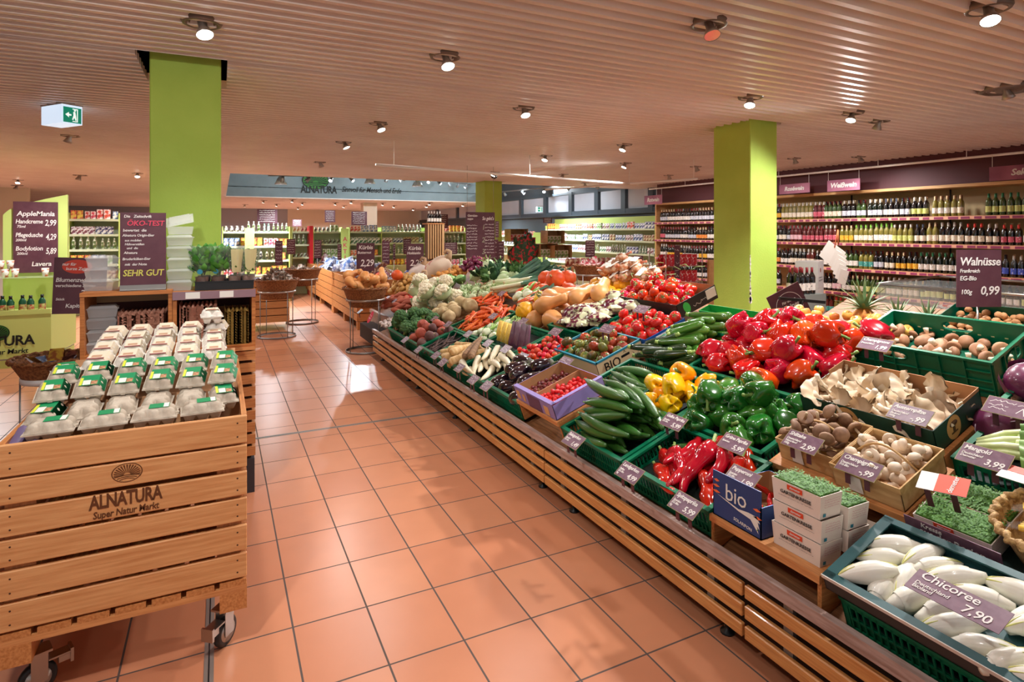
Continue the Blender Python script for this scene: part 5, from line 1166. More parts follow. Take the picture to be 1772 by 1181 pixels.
# right edge wicker basket
wick = mat('wicker', (150, 98, 56), .65, col2=(110, 66, 36), ns=60, lo=.42, hi=.6, bump=1.2, bs=90)
wickL = mat('wicker_pale', (206, 170, 112), .65, col2=(170, 130, 80), ns=60, lo=.42, hi=.6, bump=1.2, bs=90)
def basket(M, lab, r=.3, h=.2, m=wick, shelf=True, k=.72):
    o = obj('wicker_basket', None, None, M, lab, 'basket')
    mb = MB(); NB = 44
    prof = [(r * k * .98, 0)] + [(r * (k + (1 - k) * (i / 12)), h * i / 12) for i in range(13)]
    mb.lathe(prof, NB * 2, rfn=lambda t, u: 1 + .012 * math.sin(NB * t + (PI if int(u * 12.5) % 2 else 0)), cap=False)
    mb.lathe([(r * .96, h), (r * k * .95, .02), (.001, .02)], 40, cap=False); mb.disc(r * k, 0, 30)
    obj('woven_body', mb.mesh('basket_body', m), o)
    rp_ = [];
    for i in range(81):
        a = 2 * PI * i / 80; rp_.append(((r + .008 * math.cos(a * 22)) * math.cos(a), (r + .008 * math.cos(a * 22)) * math.sin(a), h + .008 * math.sin(a * 22)))
    obj('braided_rim', MB().tube(rp_, .011, 7, cap=False).tube([(p[0] * .99, p[1] * .99, h + .006 - (p[2] - h)) for p in rp_], .011, 7, cap=False).mesh('basket_rim', m), o)
    return o
bw = basket(fr(.93, .60, -.08) @ R(0), 'pale wicker basket of corn cut by the right picture edge', .16, .13, wickL)
pile([COR], 6, (-.1, .1, -.1, .1), fr(.93, .60, .0), 'bag of pale corn in the wicker basket', 'corn bags in the basket', orient='dir', ang=0, scale=(.8, .1))

# ---------------------------------------------------------------- price cards
edgeM = mat('card_edge', (170, 160, 110), .5)
def card(px, py, body=None, w_=.145, h_=.085, lift=.07, tilt=.32, lab=None, legs=True, seed=0, size=None, m=None, price=None, rot=0, leg=.075):
    x, v = on_slope(px, py, lift)
    M = TF @ T(x, v, lift) @ R(rot) @ R(tilt, 'X')
    o = obj('price_card', None, None, M, lab, 'price card')
    obj('card_edge', MB().box(-w_ / 2, w_ / 2, -h_ / 2, h_ / 2, -.002, 0).mesh('card_edge', edgeM), o)
    obj('card_face', MB().box(-w_ / 2 + .002, w_ / 2 - .002, -h_ / 2 + .002, h_ / 2 - .002, 0, .0006).mesh('card_face', m or purple_l), o)
    if legs:
        for s in (-1, 1): obj('leg', MB().box(-.011, .011, -.001, .001, -leg, 0).mesh('card_leg', purple), o, T(s * w_ * .24, -h_ * .2, 0) @ R(-tilt - .25, 'X'))
    if body:
        L_ = body.split('\n')
        text(L_[0], h_ * .3, T(-w_ * .44, h_ * .27, .0012), chalk, o, .022, .15, 'LEFT', fit=w_ * .86)
        if len(L_) > 1: text('\n'.join(L_[1:]), h_ * .17, T(-w_ * .44, h_ * .06, .0012), chalk, o, .02, .15, 'LEFT', align_y='TOP', gap=.9, fit=w_ * .42)
        if price: text(price, h_ * .42, T(w_ * .23, -h_ * .22, .0012), chalk, o, .02, .15, fit=w_ * .44)
    else:
        sb = MB(); 
        for r_ in range(3): scribble(sb, -w_ * .42, w_ * (.38 if r_ == 0 else .0), h_ * (.28 - .24 * r_), h_ * .17, .0022, seed=seed + r_)
        scribble(sb, w_ * .05, w_ * .42, -h_ * .15, h_ * .34, .003, seed=seed + 9)
        obj('writing', sb.mesh('card_scribble', chalk), o)
    return o
CARDS = [(992, 762, 'Salatgurken\nSpanien\nEG-Bio', '1,49', 'cucumbers'), (1089, 818, 'Landgurken\nItalien\nEG-Bio\nkg', '4,99', 'field cucumbers and pointed peppers'), (1186, 874, 'Spitzpaprika\nSpanien\nEG-Bio\nkg', '5,99', 'front pointed peppers'),
         (1165, 730, 'Gelbe Paprika\nSpanien\nEG-Bio', '5,99', 'yellow peppers'), (1270, 768, 'Grüne Paprika\nSpanien', '5,99', 'green peppers'), (1284, 826, 'Pepperoni\nSpanien\nEG-Bio\n100g', '1,99', 'blue pepperoni box'),
         (1388, 765, 'Shiitake\nDeutschland\nNaturland\n100g', '2,99', 'shiitake basket'), (1486, 808, 'Champignons\nDeutschland\nEG-Bio', '-,99', 'pale mushroom basket'), (1574, 717, 'Austernpilze\nDeutschland\nBioland\n100g', '-,99', 'oyster mushrooms'),
         (1514, 596, 'Champignons\nDeutschland', '1,99', 'brown mushroom crate'), (1703, 792, 'Mangold\nDeutschland\nDemeter', '3,99', 'Swiss chard'), (1745, 706, None, None, 'red cabbage')]
for i, (px, py, b_, pr, what) in enumerate(CARDS):
    big = px > 1350
    card(px, py, b_, .155 if not big else .165, .088, .07 if px < 1350 else (.15 if px in (1574, 1514, 1388) else .11), lab='purple price card standing at the ' + what, price=pr, seed=i * 11, leg=.07)
x, v = on_slope(1655, 1038, .08)
o = obj('price_card', MB().box(-.125, .125, -.045, .045, 0, .002).mesh('chicory_card', purple_l), None, TF @ T(x, v, .08) @ R(.0), 'purple price card reading Chicoree lying on the chicory', 'price card')
text('Chicoree', .045, T(-.11, .026, .003), chalk, o, .008, .1, 'LEFT'); text('Deutschland\nBioland', .02, T(-.11, 0, .003), chalk, o, .008, .1, 'LEFT', align_y='TOP'); text('7,90', .045, T(.06, -.02, .003), chalk, o, .01, .1)
x, v = on_slope(1632, 838, .13)
o = obj('price_card', MB().box(-.075, .075, -.045, .045, 0, .002).mesh('red_white_card', white), None, TF @ T(x, v, .13) @ R(.25) @ R(.1, 'X'), 'white and red card on two legs above the open cress cartons', 'sign')
obj('red_field', MB().box(-.02, .075, -.045, .045, .002, .003).mesh('red_field', mat('badge_red', (222, 74, 40), .5)), o); text('demeter', .026, T(.03, 0, .0036) @ R(1.45), white, o, .006, .2)
obj('leg', MB().box(-.06, -.04, -.02, -.018, -.1, 0).box(.02, .04, -.02, -.018, -.1, 0).mesh('card_legs', purple), o)
q = on_slope(1768, 824, .1); o = obj('price_card', MB().box(-.06, .06, -.04, .04, 0, .002).mesh('red_white_card2', white), None, TF @ T(q[0], q[1], .1), 'white and red card cut by the edge beside the Swiss chard', 'sign')
obj('red_field', MB().box(-.06, .06, .005, .04, .002, .003).mesh('red_field2', MATS['badge_red']), o)
SMALL = [(701, 588), (724, 605), (754, 615), (766, 627), (795, 637), (819, 657), (842, 668), (844, 594), (875, 604), (903, 618), (810, 578), (722, 538), (735, 545), (752, 552), (775, 561), (853, 547), (682, 521), (670, 516), (653, 510), (719, 503), (623, 539), (961, 574), (978, 626), (1050, 569), (1110, 535), (953, 682), (868, 508), (905, 556)]
NEARBY = ['beetroot crate', 'salsify crate', 'parsnips, left one', 'parsnips, right one', 'long brown roots', 'white radishes', 'aubergines', 'corn bags', 'purple root bags', 'small vine tomatoes', 'fennel', 'broccoli back edge', 'celeriac front edge', 'celeriac side', 'carrots', 'soup bundles', 'potatoes front', 'potatoes left', 'potatoes and squash basket', 'cauliflowers', 'sweet potatoes', 'salad bags', 'lilac box and heritage tomatoes', 'heritage and beef tomatoes', 'vine tomatoes', 'lilac date tomato box', 'leeks', 'squashes']
for i, (px, py) in enumerate(SMALL):
    far_ = i not in (21, 22, 23, 24, 25)
    card(px, py, None, .13 if far_ else .15, .085, .075 if i not in (23, 24) else .2, lab='small purple price card standing by the ' + NEARBY[i], seed=i * 7, leg=.08)
q = on_slope(641, 549, .06)
o = obj('round_sign', MB().disc(.085, 0, 26).disc(.085, -.002, 26).mesh('round_sign', mat('sign_pink', (206, 50, 84), .5)), None, TF @ T(q[0], q[1], .06) @ R(.75, 'X'), 'round pink-red sign at the far end of the display', 'sign')
sb = MB(); scribble(sb, -.05, .05, .02, .03, .008, seed=4); scribble(sb, -.04, .05, -.02, .03, .008, seed=8); obj('lettering', sb.mesh('sign_scribble', white), o)
# ---------------------------------------------------------------- egg crate on castors
EX0, EX1, EY0, EY1 = -.70, .10, 2.64, 3.84
t = obj('egg_crate', None, None, T(EX0, EY0, 0), 'large slatted pine crate on castors filled with egg cartons, shop logo burnt in its front', 'crate')
IE = T(-EX0, -EY0, 0)
PZ = [(.839, .95), (.740, .830), (.627, .722), (.522, .614), (.403, .504), (.293, .390)]
pinef = mat('pine_crate', (218, 160, 104), .55, col2=(196, 132, 78), ns=4, lo=.35, hi=.7, bump=.12, bs=10, stretch=(1.2, 20, 20), knots=3.2)
mb = MB(); mr_ = MB(); ml = MB(); mk = MB()
for z0, z1 in PZ:
    mb.box(EX0, EX1, EY0, EY0 + .02, z0, z1); mk.box(EX0, EX1, EY1 - .02, EY1, z0, z1)
    mr_.box(EX1 - .02, EX1, EY0 + .021, EY1 - .021, z0, z1); ml.box(EX0, EX0 + .02, EY0 + .021, EY1 - .021, z0, z1)
fp = obj('front_planks', mb.mesh('front_planks', pinef), t, IE); obj('back_planks', mk.mesh('back_planks', pinef), t, IE)
bv = fp.modifiers.new('edge', 'BEVEL'); bv.width = .003; bv.segments = 1
obj('side_planks', mr_.mesh('right_planks', woodY), t, IE); obj('side_planks', ml.mesh('left_planks', woodY), t, IE)
for x in (EX0 + .02, EX1 - .11):
    obj('corner_post', MB().box(x, x + .09, EY0 + .02, EY0 + .045, .285, .94).mesh('post', woodZ), t, IE)
nm_ = MB()
for z0, z1 in PZ:
    for x in (EX1 - .035, EX0 + .04):
        for f_ in (.25, .75): nm_.disc(.0035, 0, 8, 0, T(x, EY0 - .0006, z0 + (z1 - z0) * f_) @ R(PI / 2, 'X'))
obj('nails', nm_.mesh('nails', mat('nail_dark', (70, 40, 24), .6)), t, IE, kind='stuff')
pl = obj('pallet', None, t, IE)
mb = MB()
for i in range(7): x = EX0 + .0 + i * (.8 - .1) / 6; mb.box(x, x + .098, EY0, EY1, .262, .285)
obj('deck_boards', mb.mesh('pallet_boards', woodY), pl)
for y_ in (EY0, 3.2, EY1 - .1): obj('cross_board', MB().box(EX0, EX1, y_, y_ + .1, .240, .262).mesh('cross_board', woodX), pl)
mb = MB()
for x in (EX0, EX1 - .10):
    for y in (EY0, EY1 - .12): mb.box(x, x + .10, y, y + .12, .165, .24)
obj('blocks', mb.mesh('pallet_blocks', woodY), pl)
mb = MB(); 
def castor(x, y, a, brake=True):
    c_ = obj('castor', None, t, IE @ T(x, y, 0) @ R(a))
    obj('fork', MB().box(-.04, .04, -.035, .035, .155, .163).box(-.028, .022, -.024, -.021, .05, .155).box(-.028, .022, .021, .024, .05, .155).lathe([(.02, 0), (.02, .012)], 12, M=T(0, 0, .143)).mesh('fork', steel), c_)
    obj('wheel', MB().lathe([(.02, -.013), (.05, -.015), (.058, -.01), (.06, 0), (.058, .01), (.05, .015), (.02, .013)], 26, M=T(0, 0, .06) @ R(PI / 2, 'X')).mesh('wheel', black), c_)
    obj('hub', MB().lathe([(.001, -.018), (.04, -.016), (.042, 0), (.04, .016), (.001, .018)], 22, M=T(0, 0, .06) @ R(PI / 2, 'X')).mesh('hub', galvl), c_)
    if brake: obj('brake_lever', MB().box(-.10, -.03, -.024, .024, .115, .121).box(-.105, -.095, -.026, .026, .08, .13).box(-.1, -.06, -.02, .02, .09, .112).mesh('brake', steel), c_)
castor(.02, 2.70, .9); castor(EX0 + .10, 2.72, 3.5); castor(.02, 3.76, 0, False); castor(EX0 + .08, 3.76, 0, False)
obj('inner_board', MB().add([(EX0 + .02, 2.67, .88), (EX1 - .02, 2.67, .88), (EX1 - .02, 2.80, .88), (EX0 + .02, 2.80, .88), (EX0 + .02, 3.82, 1.02), (EX1 - .02, 3.82, 1.02)], [(0, 1, 2, 3), (3, 2, 5, 4)], None, 0, False).mesh('inner_board', kraft), t, IE)
burn = mat('burnt_logo', (96, 52, 22), .6)
mb = MB(); sun_emblem(mb, .05, .036, 0, .0)
q = at_y(220, 818, EY0); obj('burnt_emblem', mb.mesh('burnt_emblem', burn), t, IE @ T(q.x, EY0 - .0012, q.z) @ R(PI / 2, 'X'))
q = at_y(219, 868, EY0); text('ALNATURA', .072, IE @ T(q.x, EY0 - .0012, q.z + .012) @ R(PI / 2, 'X'), burn, t, .028, 0, name='burnt_name', fit=-.235)
text('Super Natur Markt', .036, IE @ T(q.x, EY0 - .0012, q.z - .035) @ R(PI / 2, 'X'), burn, t, .015, .1, name='burnt_subtitle', fit=-.21)
# egg cartons
greyP = mat('moulded_pulp_grey', (196, 184, 166), .85, col2=(182, 168, 150), ns=20, bump=.35, bs=120, var=.05)
whiteP = mat('moulded_pulp_white', (228, 222, 212), .8, col2=(216, 208, 196), ns=20, bump=.35, bs=120, var=.03)
eggW = mat('egg_shell', (238, 230, 222), .5)
def carton_mesh(nm, m, n=3):
    L2, W2 = .075, .0525; cups = [(sx_ * .0245, (k - 1) * .047) for sx_ in (-1, 1) for k in range(3)]
    def top(u, v):
        x, y = (u * 2 - 1) * W2, (v * 2 - 1) * L2
        e_ = min(1, (W2 - abs(x)) / .006, (L2 - abs(y)) / .006)
        zz = .003 + .010 * max(0, min(1, (W2 - abs(x)) / .014)) * max(0, min(1, (L2 - abs(y)) / .014))
        if abs(x) < .031 and abs(y) < .050: zz = max(zz, .036)
        for cx_, cy_ in cups:
            d2 = (x - cx_) ** 2 + (y - cy_) ** 2
            if d2 < .0245 ** 2: zz = max(zz, .0105 + math.sqrt(.0245 ** 2 - d2))
        return (x, y, min(.0375, zz))
    def bot(u, v):
        x, y = (u * 2 - 1) * W2, (v * 2 - 1) * L2; zz = 0
        e_ = max(0, min(1, (W2 - abs(x)) / .018)) * max(0, min(1, (L2 - abs(y)) / .018)); zz = -.016 * e_
        for cx_, cy_ in cups:
            d_ = max(abs(x - cx_), abs(y - cy_)); zz = min(zz, -.036 * max(0, min(1, (.024 - d_) / .011)) * 1)
        return (x, y, zz)
    mb = MB(); mb.grid(top, 26, 36); mb.grid(lambda u, v: bot(1 - u, v), 22, 30)
    mb.box(-W2 - .004, W2 + .004, -L2 - .004, L2 + .004, -.002, .002); mb.box(-.008, .008, -L2 - .009, -L2, -.004, .006)
    return mb.mesh(nm, m)
ctG = carton_mesh('carton_grey', greyP); ctW = carton_mesh('carton_white', whiteP)
labG = mat('label_green', (0, 140, 84), .45); labY = mat('label_yellow', (214, 220, 60), .5); labB = mat('label_brown', (150, 84, 52), .6, col2=(196, 150, 110), ns=60); labC = mat('label_cream', (228, 214, 190), .6); labR = mat('label_darkred', (128, 36, 52), .5)
def wraps(nm, m, parts):
    mb = MB(); mb.box(-.031, .034, -.054, .056, .0378, .0386)
    mb.add([(.034, -.054, .0386), (.034, .062, .0386), (.056, .062, .004), (.056, -.054, .004)], [(3, 2, 1, 0), (0, 1, 2, 3)], None, 0, False)
    base = mb.mesh(nm, m); sub = []
    for (x0, x1, y0, y1, mm, nn) in parts: sub.append((nn, MB().box(x0, x1, y0, y1, .0386, .039).mesh(nn, mm)))
    return ('label', base, None, sub)
wG = wraps('label_wrap_green', labG, [(-.032, -.022, -.05, .03, labY, 'yellow_field'), (-.02, .006, -.05, .0, paper, 'white_field'), (.008, .03, -.05, -.01, labB, 'hen_picture')])
wG2 = ('label', MB().box(-.028, .028, -.05, .02, .0378, .0386).mesh('label_flat_green', labG), None, [('barcode', MB().box(-.026, .026, -.048, -.03, .0386, .039).mesh('barcode_white', paper))])
wW = wraps('label_wrap_cream', labC, [(-.034, .034, -.054, -.040, labR, 'dark_red_stripe'), (-.02, .02, -.03, .0, mat('label_print', (190, 150, 120), .6), 'print_field')])
CG = Kind('egg_carton', 'egg carton', ctG, [wG]); CW = Kind('egg_carton', 'egg carton', ctW, [wW]); CP = Kind('egg_carton', 'egg carton', ctG, [])
# front row, long side towards the aisle
ordn = ['leftmost', 'second from the left', 'third from the left', 'fourth from the left', 'fifth from the left', 'rightmost']
CF2 = Kind('egg_carton', 'egg carton', ctG, [wG2])
for i, (px, py) in enumerate(((87, 738), (180, 725), (268, 710), (350, 697))):
    q = at_y(px, py, 2.73)
    inst(CF2, T(q.x, 2.745, .962 + .002 * i) @ R(PI / 2 + .05 * (i % 2)) @ R(-.04, 'Y'), 'green labelled egg carton at the front plank, ' + ['leftmost', 'second from left', 'third from left', 'rightmost'][i])
xs6 = [EX0 + .085 + i * .126 for i in range(6)]
for i, x in enumerate(xs6):
    inst(CG if i in (0, 5) else CP, T(x, 2.90, .972) @ R(.06 * (i % 3 - 1)) @ R(.12, 'X'), 'grey egg carton in the low row below the green wrapped ones, ' + ordn[i])
for i, x in enumerate(xs6):
    inst(CG, T(x, 3.01, 1.035 + .004 * (i % 2)) @ R(.10 - .04 * i) @ R(.16, 'X'), 'green wrapped egg carton, front row, ' + ordn[i])
for i, x in enumerate(xs6):
    inst(CG, T(x + .005, 3.175, 1.063 + .003 * (i % 3)) @ R(.08 - .03 * i) @ R(.14, 'X'), 'green wrapped egg carton, second row, ' + ordn[i])
for r_ in range(4):
    for i in range(5):
        x = EX0 + .19 + i * .121; y = 3.335 + r_ * .158
        if r_ == 3 and i == 4: continue
        inst(CW, T(x, y, 1.085 + .018 * r_) @ R(.05 * ((i + r_) % 3 - 1)) @ R(.14, 'X'), 'white egg carton with cream label, %s in the %s white row' % (ordn[i] if i < 4 else 'rightmost', ['front', 'second', 'third', 'rear'][r_]))
inst(CG, T(EX0 + .07, 3.35, 1.05) @ R(.3), 'brownish egg carton at the left rim of the crate beside the white rows')
inst(CW, T(EX1 - .115, 3.74, 1.155) @ R(-.1), 'white egg carton lying on top at the right rear, under another'); inst(CW, T(EX1 - .14, 3.72, 1.228) @ R(.05), 'white egg carton lying topmost at the right rear')
q = MB().grid(lambda u, v: (EX0 + .02 + .09 * u, 2.68 + .14 * v, .93 + .03 * v + .008 * math.sin(9 * u)), 6, 6)
tag(obj('film_sheet', q.mesh('film_sheet', mat('purple_film_sheet', (110, 96, 130), .3))), 'crumpled purple film at the left corner of the egg crate', 'film')

# ---------------------------------------------------------------- wooden shelf unit behind the eggs
SY = 4.20; SD = .40
shelfW = mat('shelf_wood', (196, 126, 66), .5, col2=(170, 100, 48), ns=4, stretch=(1.2, 18, 18))
t = obj('slatted_plinth_unit', None, None, T(0, SY, 0), 'slatted wooden base unit on a dark plinth behind the egg crate', 'shelf')
mb = MB()
for i in range(9): z0 = .24 + i * .078; mb.box(-.73, .21, 0, .02, z0, z0 + .058)
for i in range(9): z0 = .24 + i * .078; mb.box(.19, .21, .02, SD, z0, z0 + .058)
obj('slats', mb.mesh('base_slats', woodX), t); obj('inner_body', MB().box(-.71, .185, .03, SD, .22, .93).mesh('base_body', mat('shadow_wood', (70, 40, 24), .8)), t)
obj('top_board', MB().box(-.73, .21, -.01, SD, .93, .95).mesh('base_top', woodX), t); obj('plinth', MB().box(-.72, .205, .0, SD, 0, .22).mesh('plinth', mat('plinth_dark', (58, 56, 62), .6)), t)
def box_shelf(x0, x1, z0, z1, lab):
    o = obj('wooden_box_shelf', None, None, T(x0, SY, z0), lab, 'shelf'); W_, H_ = x1 - x0, z1 - z0
    obj('top_board', MB().box(0, W_, -.01, SD, H_ - .022, H_).mesh('shelf_top', shelfW), o); obj('bottom_board', MB().box(0, W_, 0, SD, 0, .018).mesh('shelf_bottom', shelfW), o)
    obj('side_board', MB().box(0, .022, 0, SD, .018, H_ - .022).mesh('shelf_side', shelfW), o); obj('side_board', MB().box(W_ - .022, W_, 0, SD, .018, H_ - .022).mesh('shelf_side', shelfW), o)
    mb = MB()
    for i in range(3): mb.box(.022, W_ - .022, SD - .015, SD, .03 + i * .13, .10 + i * .13)
    obj('back_slats', mb.mesh('back_slats', mat('back_slats', (220, 180, 130), .6)), o); obj('dark_back', MB().box(.022, W_ - .022, SD - .004, SD + .002, .02, H_ - .03).mesh('dark_back', mat('back_dark', (88, 44, 40), .7)), o)
    return o
box_shelf(-.73, -.262, .951, 1.34, 'wooden box shelf on the left holding clear boxes and pink egg trays')
o = box_shelf(-.26, .21, .951, 1.325, 'wooden box shelf on the right with label strip under the herb tray')
obj('label_strip', MB().box(0, .47, -.016, -.011, .325, .375).mesh('label_strip', mat('strip_mauve', (140, 110, 118), .4)), o)
for x in (.07, .26): obj('shelf_label', MB().box(x, x + .08, -.018, -.0165, .33, .37).mesh('shelf_label', paper), o)
trayP = mat('tray_pink', (216, 160, 136), .85, col2=(200, 142, 118), ns=16, bump=.4, bs=60, var=.06); trayO = mat('tray_olive', (184, 150, 76), .85, col2=(160, 126, 60), ns=16, bump=.4, bs=60)
def tray_mesh(nm, m, W_=.2, D_=.26):
    def f(u, v):
        x, y = u * W_, v * D_
        return (x, y, .022 * math.cos(u * W_ / .05 * 2 * PI) * math.cos(v * D_ / .05 * 2 * PI) + .012 * (abs(u - .5) > .47) )
    mb = MB(); mb.grid(f, 32, 40); mb.grid(lambda u, v: tuple(a - (0, 0, .004)[i] for i, a in enumerate(f(u, 1 - v))), 32, 40)
    def wall(x0, y0, x1, y1):
        n = 28; vs = []
        for i in range(n + 1):
            s_ = i / n; w_ = .004 * math.cos(s_ * n * PI / 2); vs += [(x0 + (x1 - x0) * s_, y0 + (y1 - y0) * s_, -.012 + w_), (x0 + (x1 - x0) * s_, y0 + (y1 - y0) * s_, .006 + w_)]
        mb.add(vs, [(2 * i, 2 * i + 2, 2 * i + 3, 2 * i + 1) for i in range(n)] + [(2 * i + 1, 2 * i + 3, 2 * i + 2, 2 * i) for i in range(n)])
    wall(0, 0, W_, 0); wall(W_, 0, W_, D_); wall(0, 0, 0, D_)
    return mb.mesh(nm, m)
TP = Kind('egg_tray', 'egg tray', tray_mesh('tray_pink', trayP, .25)); TP2 = Kind('egg_tray', 'egg tray', tray_mesh('tray_pink2', trayP, .21)); TO = Kind('egg_tray', 'egg tray', tray_mesh('tray_olive', trayO, .14))
for i in range(13): inst(TP, T(-.55, SY + .03 + .002 * (i % 3), .985 + i * .0165) @ R(-.03, 'Y'), 'pink pulp egg tray in the nested stack of the left shelf', 'pink egg trays in the left shelf')
for i in range(15): inst(TP2, T(-.225, SY + .02 + .002 * (i % 3), .985 + i * .0165) @ R(-.02, 'Y'), 'pink pulp egg tray in the nested stack of the right shelf', 'pink egg trays in the right shelf')
for i in range(12): inst(TO, T(.03, SY + .02, .985 + i * .0175), 'olive pulp egg tray in the narrow stack by the aisle', 'olive egg trays in the right shelf')
clearP = mat('clear_box_plastic', (250, 252, 252), .15, alpha=.3, spec=.8)
def clear_box_parts():
    mb = MB(); vs = []
    for z, q_, r_ in ((0, .84, 1), (.052, 1, 1)): vs.append((z, q_))
    mb.taper(.068, .052, .05, 0, 1.14); 
    lid = MB(); lid.box(-.083, .083, -.066, .066, .050, .054); lid.taper(.075, .058, .014, .054, .85)
    return mb.mesh('clear_tub', clearP), lid.mesh('clear_lid', clearP)
tub, lid = clear_box_parts()
CB = Kind('clear_box', 'plastic box', tub, [('lid', lid)])
for i in range(3): inst(CB, T(-.645, SY + .16, 1.341 + i * .071) @ R(.2 * (i - 1)) @ Sc(1.05), 'clear plastic box on the left shelf top, ' + ('lowest', 'middle', 'uppermost')[i] + ' of three')
for i in range(4): inst(CB, T(-.635, SY + .12, .972 + i * .071) @ R(.1 * (i % 2)), 'clear plastic box inside the left shelf, ' + ('lowest', 'second', 'third', 'topmost')[i] + ' of its stack')
for i in range(6): inst(CB if i < 5 else Kind('clear_box', 'plastic box', tub, []), T(-.225, SY + .12, 1.327 + i * .071) @ R(.08 * (i % 3 - 1)) @ Sc(.95, .95, 1), 'clear plastic box in the tall stack beside the herbs, ' + ('lowest', 'second from below', 'third from below', 'fourth from below', 'fifth from below', 'topmost and open')[i])
obj('open_lid', MB().box(-.083, .083, 0, .12, 0, .003).taper(.07, .05, .012, .003, .9, M=T(0, .06, 0)).mesh('open_lid', clearP), bpy.data.objects['clear_box.012'], T(0, .02, .06) @ R(.5, 'X') @ R(-.25, 'Y'))
# chalk boards
def board(M, w_, h_, lab, name='chalk_board', m=None, t_=.006):
    return obj(name, MB().box(-w_ / 2, w_ / 2, -t_, 0, -h_ / 2, h_ / 2).mesh(name, m or purple), None, M, lab, 'board')
def write(o, lines, w_, h_, t_=.006):
    for (s_, x, z, size, m, al) in lines:
        text(s_, size * h_, T(x * w_, -t_ - .001, z * h_) @ R(PI / 2, 'X'), m, o, .014, .15, al, fit=(.46 - x) * w_ if al == 'LEFT' else .9 * w_)
a, b2 = at_y(207, 357, 4.22), at_y(287, 490, 4.22)
W_, H_ = b2.x - a.x, a.z - b2.z
o = board(T((a.x + b2.x) / 2, 4.24, 1.345 + H_ / 2), W_, H_, 'tall chalk board with SEHR GUT in large yellow letters on the shelf')
yel = mat('chalk_yellow', (206, 200, 96), .8)
write(o, [('Die   Zeitschrift', -.42, .45, .05, chalk, 'LEFT'), ('ÖKO-TEST', -.36, .36, .095, chalk_r, 'LEFT'), ('bewertet  die', -.44, .27, .05, chalk, 'LEFT'), ('Alnatura Origin-Eier', -.45, .205, .045, chalk, 'LEFT'), ('aus mobilen', -.4, .14, .04, chalk, 'LEFT'), ('Hühnerställen', -.4, .09, .04, chalk, 'LEFT'),
          ('und  die', -.36, .04, .04, chalk, 'LEFT'), ('Alnatura', -.42, -.02, .045, chalk, 'LEFT'), ('Bruderküken-Eier', -.45, -.10, .045, chalk, 'LEFT'), ('mit  der Note', -.4, -.17, .045, chalk, 'LEFT'), ('SEHR GUT', .0, -.285, .115, yel, 'CENTER')], W_, H_)
obj('metal_foot', MB().box(-W_ / 2, W_ / 2, -.03, .03, -H_ / 2 - .002, -H_ / 2 + .004).box(-W_ / 2, W_ / 2, -.016, -.008, -H_ / 2, -H_ / 2 + .03).mesh('metal_foot', steel), o)
# herbs
blackT = mat('black_tray', (28, 28, 30), .35)
mb = MB(); mb.box(-.17, .17, -.12, .12, 0, .004)
for i in range(4):
    for s in (-1, 1): mb.lathe([(.034, .002), (.04, .055), (.036, .055), (.03, .006)], 14, M=T(-.125 + i * .083, s * .06, 0))
mb.box(-.172, .172, -.124, -.116, .05, .056).box(-.172, .172, .116, .124, .05, .056).box(-.172, -.166, -.12, .12, .05, .056).box(.166, .172, -.12, .12, .05, .056).box(-.17, .17, -.121, -.119, 0, .05)
obj('herb_tray', mb.mesh('herb_tray', blackT), None, T(.03, SY + .14, 1.327), 'black plastic carrying tray for the herb pots', 'tray')
basM = mat('basil_leaf', (66, 138, 48), .45, col2=(104, 170, 76), ns=20, var=.12); basD = mat('herb_leaf_fine', (70, 112, 44), .5, col2=(104, 140, 66), ns=30, var=.12)
sleeve = mat('clear_sleeve', (240, 240, 236), .15, alpha=.07, spec=.8); sleeveP = mat('printed_sleeve', (226, 214, 160), .3, alpha=.75)
def herb(x, y, kind, lab, seed):
    o = obj('herb_pot', MB().lathe([(.03, 0), (.04, .075), (.036, .075)], 16).mesh('pot', mat('pot_brown', (96, 60, 44), .6)), None, T(x, y, 1.335), lab, 'potted herb')
    mb = MB(); rr = random.Random(seed); n = 130 if kind == 'basil' else 190
    for i in range(n):
        a = rr.random() * 6.3; r_ = .055 * math.sqrt(rr.random()); z = .10 + .14 * rr.random(); s_ = (.026 if kind == 'basil' else .010) * (.7 + .6 * rr.random())
        leaf(mb, s_ * 1.7, s_ * .62, T(r_ * math.cos(a), r_ * math.sin(a), z) @ R(a - PI / 2 + rr.gauss(0, .6)) @ R(.5 * rr.random() - .1, 'X'), .9, .25, n=4)
    st = MB()
    for i in range(10):
        a = rr.random() * 6.3; st.tube([(0, 0, .07), (.02 * math.cos(a), .02 * math.sin(a), .14), (.04 * math.cos(a), .04 * math.sin(a), .22)], .0016, 4)
    obj('leaves', mb.mesh('herb_leaves', basM if kind == 'basil' else basD), o); obj('stems', st.mesh('herb_stems', stemM), o)
    obj('plastic_sleeve', MB().lathe([(.036, .03), (.05, .1), (.07, .2), (.078, .27)], 14, rfn=lambda t, u: 1 + .06 * math.sin(5 * t + seed) * u, cap=False).mesh('sleeve', sleeve), o)
    if kind != 'basil': obj('printed_panel', MB().grid(lambda u, v: (lambda a, r_: (r_ * math.cos(a), r_ * math.sin(a), .1 + .15 * v))(-1.9 + u * 1.0, .054 + .026 * v), 5, 5).mesh('sleeve_print', sleeveP), o)
    else:
        obj('round_label', MB().disc(.016, 0, 16, 0, T(-.012, -.056, .11) @ R(PI / 2, 'X')).mesh('round_label', teal), o)
